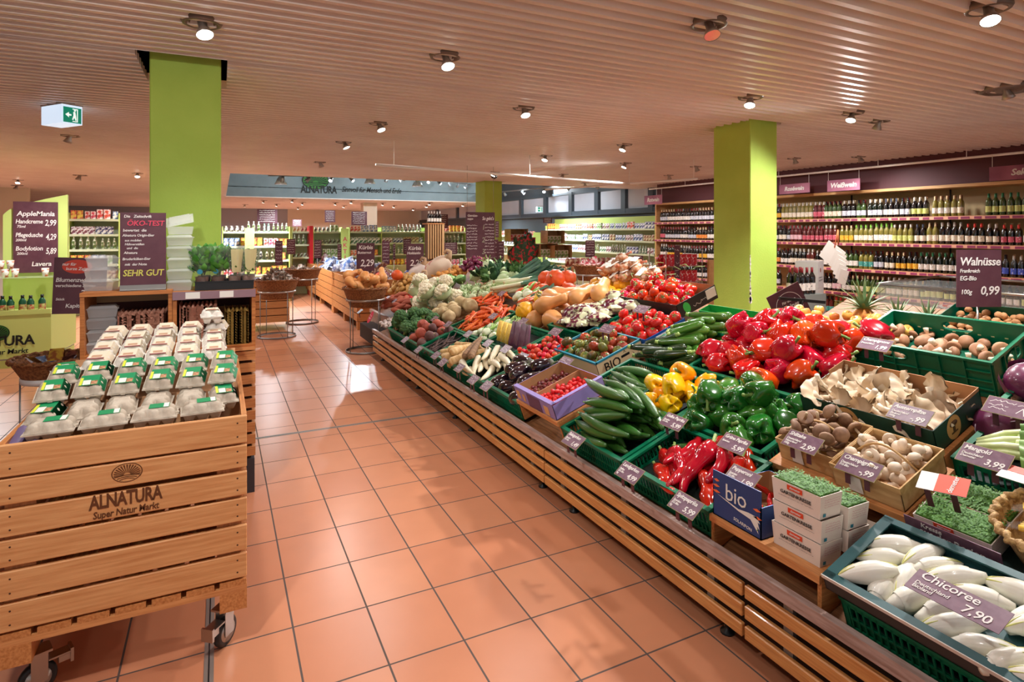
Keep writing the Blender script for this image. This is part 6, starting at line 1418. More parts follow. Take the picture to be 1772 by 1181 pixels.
for i, (x, kd) in enumerate(((-.10, 'basil'), (-.01, 'basil'), (.09, 'herb'), (.17, 'herb'))):
    herb(x, SY + .08, kd, ('basil pot in clear sleeve next to the stacked boxes', 'basil pot in clear sleeve, second from the stacked boxes', 'fine leaved herb pot with yellow printed sleeve', 'fine leaved herb pot at the aisle end of the tray')[i], i)
    herb(x + .01, SY + .20, kd, ('basil pot behind the first basil', 'basil pot behind the second basil', 'herb pot behind the yellow printed sleeve', 'herb pot in the rear corner of the tray')[i], i + 9)
# board and basket left of the eggs
q = at_z(97, 622, .76)
bk = basket(T(q.x - .02, q.y, .60), 'wicker basket of flower bulb packets left of the egg cartons', .25, .17, k=.62)
obj('stand_ring', MB().lathe([(.185, -.02), (.19, -.02), (.19, .02), (.185, .02)], 32, cap=False).mesh('stand_ring', white), bk, T(0, 0, .03))
for a in (.4, 1.97, 3.54, 5.1): obj('stand_leg', MB().tube([(.187 * math.cos(a), .187 * math.sin(a), .02), (.187 * math.cos(a), .187 * math.sin(a), -.6)], .006, 6).mesh('stand_leg', galv), bk)
pkt = [pouch('packet%d' % i, mat('packet_print%d' % i, c1, .35, col2=c2, ns=20, lo=.45, hi=.55), .09, .14, .006, 'bulb_packet', 'packet', i) for i, (c1, c2) in enumerate((((190, 205, 215), (90, 110, 150)), ((70, 34, 36), (110, 60, 50)), ((150, 90, 50), (196, 160, 60))))]
for i in range(8):
    a = i * .8; inst(pkt[i % 3], T(q.x - .02 + .1 * math.cos(a), q.y + .1 * math.sin(a), .70 + .03 * (i % 3)) @ R(a) @ R(-1.1 + .2 * (i % 3), 'Y'), 'flower bulb packet standing in the wicker basket', 'bulb packets')
a, b2 = at_y(92, 447, 4.95), at_y(98, 545, 4.95)
W_ = .30; H_ = a.z - b2.z
o = board(T(a.x + W_ / 2, 4.95, (a.z + b2.z) / 2) @ R(.04, 'Y'), W_, H_, 'chalk board on a post with red oval, advertising flower bulbs')
obj('red_oval', MB().disc(.085, 0, 30, 0, T(-.02, -.0064, H_ * .34) @ R(PI / 2, 'X'), .048).mesh('red_oval', mat('oval_red', (206, 62, 40), .5)), o)
write(o, [('nur für', -.35, .38, .075, chalk, 'LEFT'), ('kurze Zeit', -.28, .30, .075, chalk, 'LEFT'), ('Blumenzwiebel', -.46, .10, .105, chalk, 'LEFT'), ('verschiedene Sorten', -.46, .0, .075, chalk, 'LEFT'), ('3,49', 0, -.14, .16, chalk, 'LEFT'), ('Stück', -.44, -.24, .06, chalk, 'LEFT'), ('Kapiteur', -.26, -.36, .1, chalk, 'LEFT')], W_, H_)
obj('post', MB().tube([(.02, .006, -H_ / 2), (.02, .006, -a.z + .1)], .009, 8).mesh('board_post', black), o)

# ---------------------------------------------------------------- pale green promotion stand far left
t = obj('promotion_stand', None, None, T(-2.8, 9.33, 0), 'pale green promotion stand with sun logo, bottles and a chalk board above', 'stand')
mb = MB(); pts = [(-1.2, 0), (.88, 0), (.97, .95), (-1.2, .95)]
def prism(mb, pts, z0, z1, mi=0):
    n = len(pts); mb.add([(x, y, z0) for x, y in pts] + [(x, y, z1) for x, y in pts], [tuple(range(n))[::-1], tuple(range(n, 2 * n))] + [(i, (i + 1) % n, n + (i + 1) % n, n + i) for i in range(n)], None, mi, False); return mb
obj('counter_body', prism(prism(MB(), pts, .12, .66), [(x * .985, y * .96 + .02) for x, y in pts], 0, .1).mesh('counter', limeP), t)
obj('grey_band', prism(MB(), [(x * .98, y * .96 + .02) for x, y in pts], .1, .125).mesh('band', galv), t)
obj('rim_edge', MB().box(-1.2, .88, -.01, .01, .66, .72).mesh('promo_rim', limeP), t)
a = at_y(5, 372, 10.1); b2 = at_y(117, 337, 10.1)
mb = MB(); n = 12; vs = []
for i in range(n + 1):
    x = a.x + (b2.x - a.x) * i / n; zt = a.z + (b2.z - a.z) * (i / n) ** .6
    vs += [(x + 2.8, .77, .6), (x + 2.8, .77, zt), (x + 2.8, .83, .6), (x + 2.8, .83, zt)]
fs = []
for i in range(n): k = 4 * i; fs += [(k, k + 4, k + 5, k + 1), (k + 2, k + 3, k + 7, k + 6), (k + 1, k + 5, k + 7, k + 3)]
fs += [(4 * n, 4 * n + 2, 4 * n + 3, 4 * n + 1)]
mb.add(vs, fs, None, 0, False); obj('back_panel', mb.mesh('promo_back', limeP), t)
mb = MB(); mb2 = MB(); sun_emblem(mb2, .13, .1); mb.disc(.13, 0, 30, ry=.1)
q = at_y(-6, 577, 9.33)
e = obj('emblem', mb.mesh('promo_emblem', MATS['logo_green']), t, T(q.x + 2.8, -.006, q.z) @ R(PI / 2, 'X')); obj('sun_rays', mb2.mesh('promo_rays', blk), e, T(0, 0, .003))
q = at_y(-6, 598, 9.33); text('ALNATURA', .17, T(q.x + 2.8 - .02, -.006, q.z + .04) @ R(PI / 2, 'X'), blk, t, .025, 0, name='shop_name', fit=-.80); text('Super Natur Markt', .085, T(q.x + 2.78, -.006, q.z - .09) @ R(PI / 2, 'X'), blk, t, .015, .1, name='subtitle', fit=-.66)
a = at_y(22, 350, 10.05); b2 = at_y(100, 470, 10.05); W_ = b2.x - a.x; H_ = a.z - b2.z + .02
o = board(T((a.x + b2.x) / 2, 10.07, (a.z + b2.z) / 2), W_, H_, 'purple chalk board with hand cream prices on the green stand')
write(o, [('AppleMania', -.42, .33, .095, chalk, 'LEFT'), ('75ml', -.42, .15, .05, chalk, 'LEFT'), ('200ml', -.45, -.04, .05, chalk, 'LEFT'), ('200ml', -.42, -.23, .05, chalk, 'LEFT'), ('Lavera', -.1, -.38, .09, chalk, 'LEFT'),
          ('2,99', .2, .2, .12, chalk, 'LEFT'), ('4,29', .22, .0, .12, chalk, 'LEFT'), ('5,89', .22, -.2, .12, chalk, 'LEFT')], W_, H_)
for s_, z_ in (('Handcreme', .22), ('Pflegedusche', .03), ('Bodylotion', -.16)): text(s_, .085 * H_, T(-.45 * W_, -.007, z_ * H_) @ R(PI / 2, 'X'), chalk, o, .014, .15, 'LEFT', fit=.6 * W_)
obj('wire_shelf', MB().box(.0, .95, .45, .8, 1.09, 1.1).mesh('wire_shelf', mat('shelf_glass', (220, 235, 200), .1, alpha=.5)), t)
botk = Kind('lotion_bottle', 'bottle', MB().lathe([(.03, 0), (.034, .01), (.034, .13), (.02, .16), (.012, .17)], 12).mesh('lotion', mat('lotion_green', (20, 74, 46), .35)), [('cap', MB().lathe([(.016, .165), (.016, .2), (.001, .2)], 10).mesh('lotion_cap', black)), ('label', MB().lathe([(.0345, .03), (.0345, .1)], 12, cap=False).mesh('lotion_label', mat('lotion_label', (190, 190, 120), .5, col2=(170, 60, 50), ns=30)))])
for i in range(16): inst(botk, T(-3.55 + i * .1, 9.43 + .08 * (i % 2), .66) @ R(i) @ Sc(1.15), 'dark green bottle in the row on the pale green counter', 'bottles on the promotion counter')
cup = Kind('paper_cup', 'cup', MB().lathe([(.03, 0), (.045, .11), (.042, .11), (.03, .01)], 14).mesh('cup', mat('cup_print', (232, 228, 220), .6, col2=(206, 110, 60), ns=26, lo=.52, hi=.6)))
for i, (x, z) in enumerate(((.10, 1.1), (.2, 1.1), (.3, 1.1), (.15, 1.211), (.25, 1.211), (.62, 1.1))): inst(cup, T(-2.72 + x, 9.9, z), ('printed paper cup, left one of the lower cups', 'printed paper cup, middle one of the lower cups', 'printed paper cup, right one of the lower cups', 'printed paper cup stacked left on top', 'printed paper cup stacked right on top', 'single paper cup apart on the shelf')[i])
# fallback: basket stands
def basket_stand(x, y, rim, r, h, lab, m=wick, ringz=None):
    o = basket(T(x, y, rim - h), lab, r, h, m, k=.7)
    rz = -.02 + h * .45; rr2 = r * (.7 + .3 * .45) + .012
    obj('stand_ring', MB().lathe([(rr2 - .004, rz - .015), (rr2, rz - .015), (rr2, rz + .015), (rr2 - .004, rz + .015)], 36, cap=False).mesh('stand_ring2', galvl), o)
    for a in (.5, 2.07, 3.64, 5.2): obj('stand_leg', MB().tube([(rr2 * math.cos(a), rr2 * math.sin(a), rz), (rr2 * math.cos(a), rr2 * math.sin(a), -(rim - h) + .01)], .007, 6).mesh('stand_leg2', galv), o)
    obj('base_ring', MB().lathe([(rr2 - .003, -(rim - h)), (rr2 + .003, -(rim - h)), (rr2 + .003, -(rim - h) + .03), (rr2 - .003, -(rim - h) + .03)], 36, cap=False).mesh('base_ring', galv), o)
    return o
basket_stand(.83, 10.25, .92, .335, .3, 'wicker basket on a thin metal stand holding small foil packets')
snack = [pouch('snack%d' % i, mat('snack_print%d' % i, c1, .3, col2=c2, ns=24, lo=.45, hi=.55), .07, .12, .025, 'snack_packet', 'packet', i) for i, (c1, c2) in enumerate((((150, 120, 100), (220, 214, 208)), ((196, 180, 160), (120, 96, 84)), ((200, 60, 80), (232, 210, 206))))]
def heap_in(x, y, z, r, kinds, n, lab, g, **kw): return pile(kinds, n, (-r * .72, r * .72, -r * .72, r * .72), T(x, y, z), lab, g, **kw)
heap_in(.83, 10.25, .90, .335, snack[:2], 110, 'small foil snack packet in the far wicker basket', 'snack packets', orient='any', K=8, mound=.2)
basket_stand(1.86, 8.45, .90, .31, .26, 'wicker basket on a metal stand holding butternut squashes')
heap_in(1.86, 8.45, .85, .40, BUT, 13, 'tan butternut squash in the wicker basket', 'butternuts in the basket', orient='any', scale=(1.15, .1), mound=.06)
inst(HOK, T(2.25, 9.2, .98), 'dark orange pumpkin beside the basket of butternuts'); inst(HOK, T(2.55, 9.3, 1.0), 'second dark orange pumpkin before the packaged goods')
q = at_z(523, 466, 1.0); basket_stand(q.x, q.y, 1.0, .33, .3, 'wicker basket on a stand beyond the slatted crates'); heap_in(q.x, q.y, .97, .33, snack[:2], 26, 'packet in the wicker basket beyond the crates', 'packets beyond the crates', K=8)
basket_stand(5.4, 8.05, 1.15, .27, .24, 'wicker basket of pink packets standing behind the produce'); heap_in(5.4, 8.05, 1.12, .27, snack[2:], 50, 'pink and white packet in the basket behind the produce', 'pink packets', K=8, mound=.08)
# ---------------------------------------------------------------- wine wall
glassG = mat('bottle_dark_green', (16, 26, 16), .08, coat=1, spec=.8); glassB = mat('bottle_black', (14, 10, 12), .08, coat=1, spec=.8)
glassC = mat('bottle_pale_gold', (128, 118, 50), .08, coat=1, spec=.8); glassR = mat('bottle_rose', (92, 24, 22), .08, coat=1, spec=.8); glassL = mat('bottle_lime', (54, 76, 30), .08, coat=1)
bprof = [(.035, 0), (.0375, .006), (.0375, .19), (.034, .212), (.020, .235), (.0145, .25), (.0135, .30), (.0125, .305)]
wb = MB().lathe(bprof, 14).mesh('wine_glass', glassB)
wl = MB().lathe([(.0382, .045), (.0382, .13)], 14, cap=False).mesh('wine_label', paper)
wc = MB().lathe([(.0145, .25), (.0150, .252), (.0145, .308), (.001, .309)], 12).mesh('wine_cap', black)
WB = Kind('wine_bottle', 'wine bottle', wb, [('label', wl), ('capsule', wc)])
CAPS = [mat('cap_%d' % i, c, .4, metal=.2) for i, c in enumerate(((20, 18, 20), (128, 26, 34), (196, 190, 180), (206, 166, 60), (40, 110, 70), (60, 66, 84), (206, 180, 140), (120, 180, 60), (214, 60, 50)))]
LABS = [mat('wlabel_%d' % i, c, .6, col2=c2, ns=70, lo=.6, hi=.66) for i, (c, c2) in enumerate((((236, 230, 222), (120, 110, 110)), ((236, 226, 206), (150, 120, 90)), ((206, 90, 110), (240, 220, 220)), ((232, 176, 50), (250, 230, 150)), ((206, 206, 214), (90, 90, 120)), ((70, 90, 190), (220, 220, 240)), ((230, 140, 60), (250, 220, 160)), ((226, 190, 196), (206, 90, 110)), ((70, 160, 150), (236, 240, 236)), ((200, 206, 120), (240, 240, 200)), ((120, 70, 160), (220, 200, 230))))]
SHZ = [1.93, 1.51, 1.07, .65, .24]; SN = ['top', 'second', 'third', 'fourth', 'lowest']
shw = mat('wine_shelf_board', (214, 164, 112), .5, col2=(196, 142, 90), ns=4, stretch=(18, 1.2, 18)); stripP = mat('price_strip', (236, 176, 150), .5); tagP = mat('price_tag_plum', (150, 60, 100), .5, var=.2)
t = obj('wine_shelving', None, None, T(9.95, 3, 0), 'long wooden wine shelving with pink price strips along the right wall', 'shelving')
I9 = T(-9.95, -3, 0)
obj('end_panel', MB().box(9.74, 10.2, 11.58, 11.62, 0, 2.36).mesh('wine_end', shw), t, I9)
obj('plinth', MB().box(9.78, 10.2, .5, 11.58, 0, .2).mesh('wine_plinth', mat('plinth_brown', (70, 46, 36), .7)), t, I9)
for i, z in enumerate(SHZ):
    s_ = obj('shelf_board', MB().box(9.70, 10.2, .5, 11.58, z - .03, z).mesh('shelf_board', shw), t, I9)
    obj('price_strip', MB().box(9.692, 9.70, .5, 11.58, z - .052, z - .004).mesh('price_strip', stripP), s_)
    mb = MB(); rr = random.Random(i); y = 3.6
    while y < 11.5:
        w_ = .07 + .07 * rr.random(); mb.box(9.689, 9.692, y, y + w_, z - .046, z - .012); y += w_ + .02 + .05 * rr.random()
    obj('price_tags', mb.mesh('price_tags', tagP), s_, kind='stuff')
for y in (5.2, 6.8, 8.4, 10.0): obj('divider', MB().box(10.17, 10.2, y, y + .012, .2, 2.36).mesh('divider', black), t, I9)
rr = random.Random(21); spots = []; back = MB()
REG = {0: [(11.4, 9.2, (glassB,), (0, 1, 4), (1, 0, 2, 6)), (9.2, 7.9, (glassB,), (5, 2, 3, 0), (1, 8, 0)), (7.9, 7.0, (glassR, glassC, glassR), (2, 1, 7), (2, 2, 1)), (7.0, 6.2, (glassL, glassG, glassB), (0, 1, 4), (0, 2, 4)), (6.2, 5.2, (glassB, glassG), (0, 4, 9), (5, 0, 2)), (5.2, 4.75, (glassC,), (0, 1), (6, 2)), (4.5, 3.9, (glassL,), (9, 1), (7, 4))],
       1: [(11.4, 9, (glassB,), (0, 6, 2, 4), (1, 0, 6)), (9, 7.7, (glassB,), (0, 1, 4), (1, 0)), (7.7, 6.7, (glassR,), (7, 0, 2), (2, 1)), (6.7, 5.8, (glassC, glassL), (1, 3, 0), (6, 2, 7)), (5.8, 5.1, (glassB, glassC), (4, 9, 1), (2, 5, 6)), (5.1, 3.6, (glassC, glassB, glassR), (1, 0, 2), (0, 2, 8))],
       2: [(11.4, 9.4, (glassB,), (0, 1, 3), (1, 2)), (9.4, 7.7, (glassB,), (6, 0, 10, 5), (0, 1)), (7.7, 6.9, (glassB, glassR), (5, 0, 1), (0, 1, 2)), (6.7, 6.1, (glassC, glassL), (6, 8, 0), (0,)), (6.1, 5.4, (glassB, glassC), (3, 1, 4), (0, 6)), (5.4, 4.7, (glassG,), (8, 0), (4,)), (4.55, 3.6, (glassB,), (5, 2, 7), (2, 0))],
       3: [(11.4, 7.9, (glassB,), (0, 1, 4), (1, 0, 2)), (7.1, 6.5, (glassR, glassB), (0, 7), (0,)), (6.5, 5.3, (glassC, glassL), (9, 1), (2, 6, 3)), (5.3, 3.6, (glassB, glassG), (9, 0), (0,))],
       4: [(10.6, 8.4, (glassB,), (0, 4), (1,)), (7.15, 6.2, (glassR, glassB, glassC), (7, 0, 8), (8, 0)), (6.2, 5.3, (glassL,), (8,), (0,))]}
for si, regs in REG.items():
    for (ya, yb, gs, ls, cs) in regs:
        y = ya; 
        while y > yb + .04:
            run = rr.choice((2, 3, 3, 4)); g, l, c = rr.choice(gs), rr.choice(ls), rr.choice(cs); hs_ = rr.choice((1, 1, .96, 1.06, .92)) if si else 1.0
            for k in range(run):
                if y < yb + .04: break
                spots.append((9.765, y, SHZ[si], g, l, c, hs_, si)); y -= .083
            y -= .012
vis = []
for s_ in spots:
    px, py, d = project(Vector((s_[0], s_[1], s_[2] + .15)))
    if 1240 < px < 1340 or px > 1790 or (s_[7] == 3 and 1000 < px < 1165) or (s_[7] == 4 and not 1150 < px < 1520): continue
    if (px < 1520 and py > 545) or (px > 1520 and py > 530): continue
    vis.append(s_)
vis.sort(key=lambda s_: s_[1])
cn = {id(glassB): 'dark', id(glassG): 'dark green', id(glassC): 'pale golden', id(glassR): 'rosé red', id(glassL): 'light green'}
ln = ['white', 'cream', 'pink', 'yellow', 'silver', 'blue', 'orange', 'pale pink', 'turquoise', 'lime green', 'violet']; cpn = ['black', 'dark red', 'silver', 'gold', 'green', 'slate', 'cork', 'light green', 'bright red']
for s_ in vis[:300]:
    x, y, z, g, l, c, h_, si = s_
    lb = '%s wine bottle, %s label, %s capsule, %s wine shelf' % (cn[id(g)], ln[l], cpn[c], SN[si])
    inst(WB, T(x, y, z) @ R(random.random() * 6) @ Sc(h_, h_, h_), lb, 'bottles: ' + lb, {'wine_glass': g, 'wine_label': LABS[l], 'wine_cap': CAPS[c]})
mb = MB()
for s_ in vis[300:] + [(s_[0] + .085, s_[1] + .03, s_[2]) + s_[3:] for s_ in vis] :
    M = T(s_[0], s_[1], s_[2]); mb.lathe(bprof[:-1], 8, {id(glassR): 1, id(glassC): 2}.get(id(s_[3]), 0), M); mb.lathe([(.0148, .25), (.0145, .308), (.001, .309)], 7, 3 + s_[5] % 3, M)
tag(obj('wine_bottles_behind', mb.mesh('bottles_behind', glassB, glassR, glassC, CAPS[1], CAPS[2], CAPS[6])), 'mass of wine bottles standing behind the front bottles', 'wine bottle', None, 'stuff')
# hanging category signs
pinkS = mat('sign_mauve', (176, 110, 134), .45, col2=(132, 74, 98), ns=1.2)
def hang_sign(y0, y1, z0, z1, s, lab, x=9.43):
    o = obj('hanging_sign', MB().box(-.004, .004, 0, y0 - y1, 0, z1 - z0).mesh('hanging_sign', pinkS), None, T(x, y1, z0), lab, 'sign')
    text(s, (z1 - z0) * .62, T(-.006, (y0 - y1) / 2, (z1 - z0) * .5) @ R(-PI / 2) @ R(PI / 2, 'X'), white, o, .03, .2)
    for f_ in (.03, .97): obj('suspension_wire', MB().tube([(0, (y0 - y1) * f_, z1 - z0), (0, (y0 - y1) * f_, 2.74 - z0)], .003, 5).mesh('wire', rail_m), o)
hang_sign(7.72, 7.08, 2.40, 2.575, 'Roséwein', 'mauve hanging sign reading Roséwein')
hang_sign(6.74, 6.16, 2.39, 2.58, 'Weißwein', 'mauve hanging sign reading Weißwein')
hang_sign(4.34, 3.2, 2.39, 2.58, 'Sekt/Prosecco', 'mauve hanging sign reading Sekt/Prosecco at the right edge')
hang_sign(11.65, 11.0, 2.36, 2.58, 'Rotwein', 'small mauve hanging sign reading Rotwein beside the windows')
# paper bags hung on a string before the shelves
q = at_x(1450, 400, 9.2)
o = obj('paper_garland', MB().tube([(0, 0, 0), (.01, 0, -.25)], .012, 6).tube([(0, 0, 0), (-.03, .04, -.3)], .01, 6).mesh('garland_string', mat('orange_string', (222, 130, 80), .7)), None, Matrix.Translation(q) @ T(0, 0, .02), 'bunch of white paper wine bags hanging from the shelf', 'paper bags')
rr = random.Random(4)
for i in range(7): obj('paper_bag', MB().box(-.004 - .01 * i, .004 - .01 * i, -.13, .13, -.16, .16).mesh('paper_bag', paper), o, T(-.02, .04 - .03 * i + (.1 if i == 0 else 0), -.38 - .065 * i) @ R(.6 - .05 * i, 'X') @ R(.3 * (rr.random() - .5)) @ Sc(1, 1 - .08 * i, 1 - .04 * i))
# white cartons and bottles behind the second pillar
for i in range(4):
    o = obj('wine_carton', MB().box(-.17, .17, -.13, .13, 0, .33).mesh('wine_carton', mat('carton_white', (226, 226, 226), .6)), None, T(6.72, 5.05, .0 + i * .332) @ R(.44), 'white wine carton with small red crest, ' + ('lowest', 'second', 'third', 'topmost')[i] + ' of the stack')
    o['category'] = 'carton'
    obj('crest', MB().disc(.03, 0, 14, 0, T(-.02, -.131, .22) @ R(PI / 2, 'X')).mesh('crest', mat('crest_red', (150, 40, 40), .5)), o)
    sb = MB(); scribble(sb, -.11, .11, 0, .014, .005, seed=2); scribble(sb, -.11, .12, -.035, .02, .007, seed=3); obj('lettering', sb.mesh('carton_scribble', mat('print_dark', (70, 66, 66), .6)), o, T(0, -.1315, .13) @ R(PI / 2, 'X'))
t = obj('bottle_pedestal', MB().box(-.25, .25, -.2, .2, 0, .98).mesh('pedestal', mat('pedestal_grey', (130, 136, 132), .5)), None, T(6.05, 4.72, 0), 'grey pedestal carrying green-labelled wine bottles beside the cartons', 'pedestal')
for i in range(7): 
    inst(WB, T(5.88 + .085 * (i % 4) , 4.58 + .09 * (i // 4), .98) @ R(i), 'dark wine bottle with white green label on the grey pedestal', 'bottles on the pedestal', {'wine_glass': glassB, 'wine_label': LABS[0], 'wine_cap': CAPS[1]})
a = at_x(1366, 530, 4.15)
o = board(Matrix.Translation(a) @ R(-.35) @ R(-.45, 'Y'), .30, .30, 'tilted purple board with white chalk circle behind the red peppers')
mb = MB(); mb.tube([(.115 * math.cos(k * PI / 18), -.008, .115 * math.sin(k * PI / 18)) for k in range(37)], .002, 4, cap=False); obj('chalk_circle', mb.mesh('chalk_circle', chalk), o)
write(o, [('Für unsere', -.18, .14, .1, chalk, 'LEFT'), ('Kleinen', -.26, -.02, .2, chalk, 'LEFT'), ('to go', -.1, -.2, .1, chalk, 'LEFT')], .30, .30)
obj('back_foot', MB().tube([(0, .01, -.1), (.05, .14, -.32)], .006, 6).mesh('board_foot', black), o)
a = at_x(1388, 520, 4.15)
o = obj('hanging_scale', MB().box(-.20, .20, -.012, .012, -.012, .012).mesh('scale_bar', black), None, Matrix.Translation(a) @ R(-.3) @ R(.1, 'Y'), 'black T-shaped scale pole standing behind the peppers', 'scale')
obj('pole', MB().tube([(0, 0, 0), (-.02, 0, -.1), (-.02, 0, -.5)], .014, 8).mesh('scale_pole', black), o)
# cooling counter
glassT = mat('counter_glass', (235, 245, 245), .03, alpha=.14, spec=1)
t = obj('cooling_counter', None, None, T(6.1, .6, 0), 'grey glass-topped cooling counter in front of the wine shelves', 'counter')
obj('counter_body', MB().box(0, 1.1, 0, 3.2, .05, .78).box(-.03, 1.13, -.03, 3.23, .78, .86).mesh('cool_body', mat('counter_grey', (158, 160, 156), .45)), t)
obj('bumper_rail', MB().box(-.05, -.03, 0, 3.2, .80, .84).mesh('cool_bumper', mat('bumper', (90, 92, 98), .4)), t)
obj('glass_front', MB().box(-.01, 0, 0, 3.2, .86, 1.16).mesh('cool_glass', glassT), t); obj('glass_lid', MB().box(0, .95, .6, 3.2, 1.155, 1.165).mesh('cool_lid', glassT), t); obj('glass_end', MB().box(0, 1.1, 3.19, 3.2, .86, 1.16).mesh('cool_end', glassT), t)
obj('steel_edge', MB().tube([(-.005, 0, 1.16), (-.005, 3.2, 1.16)], .012, 8).tube([(1.1, 0, 1.2), (1.1, 3.2, 1.2)], .012, 8).tube([(-.005, 3.2, 1.16), (1.1, 3.2, 1.2)], .012, 8).mesh('cool_edge', steel), t)
ice = [pouch('chilled%d' % i, mat('chilled_print%d' % i, c1, .3, col2=c2, ns=18, lo=.47, hi=.53), .12, .18, .03, 'chilled_packet', 'packet', i) for i, (c1, c2) in enumerate((((214, 206, 206), (180, 120, 120)), ((196, 60, 50), (230, 220, 210)), ((210, 220, 230), (120, 150, 190)), ((150, 110, 110), (206, 196, 196))))]
pile(ice, 60, (0, 1.05, 0, 3.15), T(6.12, .62, .87), 'chilled packet under the glass of the cooling counter', 'chilled packets', orient='dir', ang=0, jit=.5, K=8)
# walnut board
a = at_x(1693, 482, 4.05)
o = board(Matrix.Translation(a) @ R(-TH * .9), .275, .34, 'purple chalk board on a steel rod advertising walnuts')
write(o, [('Walnüsse', -.44, .29, .2, chalk, 'LEFT'), ('Frankreich', -.44, .13, .09, chalk, 'LEFT'), ('EG-Bio', -.44, 0, .11, chalk, 'LEFT'), ('100g', -.42, -.24, .11, chalk, 'LEFT'), ('0,99', .02, -.22, .21, chalk, 'LEFT')], .275, .34)
obj('rod', MB().tube([(.0, .004, -.17), (.0, .004, -.48)], .006, 8).mesh('walnut_rod', steel), o)

# ---------------------------------------------------------------- shelves and goods in the depth of the store
shelfL = mat('pale_shelf', (196, 206, 172), .5); limeE = mat('lime_end', (186, 208, 110), .6); backL = mat('pale_back', (206, 212, 176), .6)
def goods_kinds(nm, cols, shape):
    out = []
    for i, (c1, c2) in enumerate(cols):
        m = mat('%s_%d' % (nm, i), c1, .4, col2=c2, ns=22, lo=.46, hi=.56, hue=.02, var=.1)
        if shape == 'jar': me = MB().lathe([(.034, 0), (.036, .01), (.036, .085), (.028, .1), (.028, .12), (.001, .12)], 9).mesh(nm + str(i), m); k = Kind('storage_jar', 'jar', me)
        elif shape == 'carton': me = MB().box(-.045, .045, -.03, .03, 0, .17).mesh(nm + str(i), m); k = Kind('food_carton', 'carton', me)
        elif shape == 'bottle': me = MB().lathe([(.03, 0), (.031, .14), (.014, .19), (.014, .23), (.001, .23)], 9).mesh(nm + str(i), m); k = Kind('shelf_bottle', 'bottle', me)
        else:
            def g(s):
                return lambda u, v: ((u - .5) * .11, s * .025 * math.sin(PI * u) ** .5 * (1 - v) ** .5 , .16 * v)
            mb = MB(); mb.grid(g(-1), 5, 5); mb.grid(g(1), 5, 5); k = Kind('food_pouch', 'pouch', mb.mesh(nm + str(i), m))
        out.append(k)
    return out
JAR = goods_kinds('jar', [((190, 120, 50), (230, 220, 190)), ((150, 50, 40), (230, 210, 180)), ((226, 222, 206), (90, 70, 50)), ((70, 60, 30), (220, 220, 200))], 'jar')
CRT = goods_kinds('carton', [((226, 226, 220), (70, 110, 160)), ((214, 90, 60), (236, 226, 206)), ((230, 200, 80), (200, 80, 60)), ((120, 160, 80), (236, 236, 226)), ((206, 60, 70), (240, 230, 230))], 'carton')
BOT = goods_kinds('goods_bottle', [((60, 44, 24), (226, 214, 180)), ((226, 224, 214), (60, 120, 90)), ((90, 110, 50), (230, 230, 210)), ((24, 24, 26), (214, 204, 190))], 'bottle')
POU = goods_kinds('pouch', [((226, 224, 222), (60, 60, 110)), ((120, 40, 60), (236, 226, 226)), ((60, 110, 70), (236, 236, 220)), ((30, 50, 110), (220, 220, 230)), ((206, 190, 150), (130, 80, 50))], 'pouch')
def gondola(x0, x1, y, zs, lab, plan, seed=0, depth=.45, end=True, step=.105, face=None, backm=None, where='', lim=None):
    """shelves facing the camera side; face(x)->matrix lets the same rack run along y"""
    L_ = x1 - x0; M = face or T(x0, y, 0)
    o = obj('store_shelf', None, None, M, lab, 'shelving')
    obj('back_panel', MB().box(0, L_, depth - .02, depth, 0, zs[0] + .02).mesh('gondola_back', backm or backL), o)
    rr = random.Random(seed)
    for z in zs: obj('shelf_board', MB().box(0, L_, 0, depth, z - .025, z).box(0, L_, -.012, 0, z - .045, z).mesh('gondola_shelf', shelfL), o)
    if end:
        for x in (-.02, L_): obj('end_panel', MB().box(x, x + .02, 0, depth, 0, zs[0] + .12).mesh('gondola_end', limeE), o)
    for zi, z in enumerate(zs):
        ks = plan[zi % len(plan)]; x = .06
        while x < L_ - .05:
            k = rr.choice(ks); run = rr.choice((2, 3, 4)); s_ = .9 + .25 * rr.random()
            for q_ in range(run):
                if x > L_ - .05: break
                lb = '%s on the %s shelf of %s' % ({'jar': 'small jar', 'carton': 'printed food carton', 'bottle': 'narrow bottle', 'pouch': 'printed pouch'}[k.cat], ('top', 'second', 'third', 'fourth', 'fifth')[zi], where)
                inst(k, M @ T(x, .06 + .02 * rr.random(), z) @ R(.15 * (rr.random() - .5)) @ Sc(s_), lb, lb)
                x += step * s_
            x += .015
def gx(px, y): return at_y(px, 400, y).x
ZS = [1.70, 1.36, 1.02, .68]
gondola(gx(386, 15.2), gx(500, 15.2), 15.2, ZS, 'pale shelving unit with bottles and cartons behind the herbs', [JAR + BOT, CRT, BOT + CRT, CRT], 1, where='the rack behind the herbs', step=.105)
gondola(gx(506, 16.6), gx(536, 16.6) , 16.6, ZS, 'narrow shelving unit left of the red end panel', [JAR, BOT, JAR, JAR], 2, where='the narrow rack by the red panel', step=.10)
gondola(gx(543, 17.2), gx(592, 17.2), 17.2, ZS, 'shelving unit right of the red end panel', [JAR + CRT, JAR, CRT, BOT], 3, where='the rack right of the red panel', step=.105)
gondola(gx(606, 16.8), gx(660, 16.8), 16.8, ZS, 'shelving unit behind the pumpkin board with yellow and purple packs', [CRT, POU, CRT, JAR], 4, where='the rack behind the pumpkin board', step=.105)
gondola(gx(661, 17.8), gx(735, 17.8), 17.8, ZS, 'shelving unit left of the wooden bottle tower', [BOT + CRT, POU, BOT, CRT], 5, where='the rack by the wooden tower', step=.115)
gondola(gx(766, 17.0), gx(806, 17.0), 17.0, ZS, 'shelving unit right of the wooden bottle tower', [CRT, BOT, BOT, CRT], 6, where='the rack behind the hanging board', step=.11)
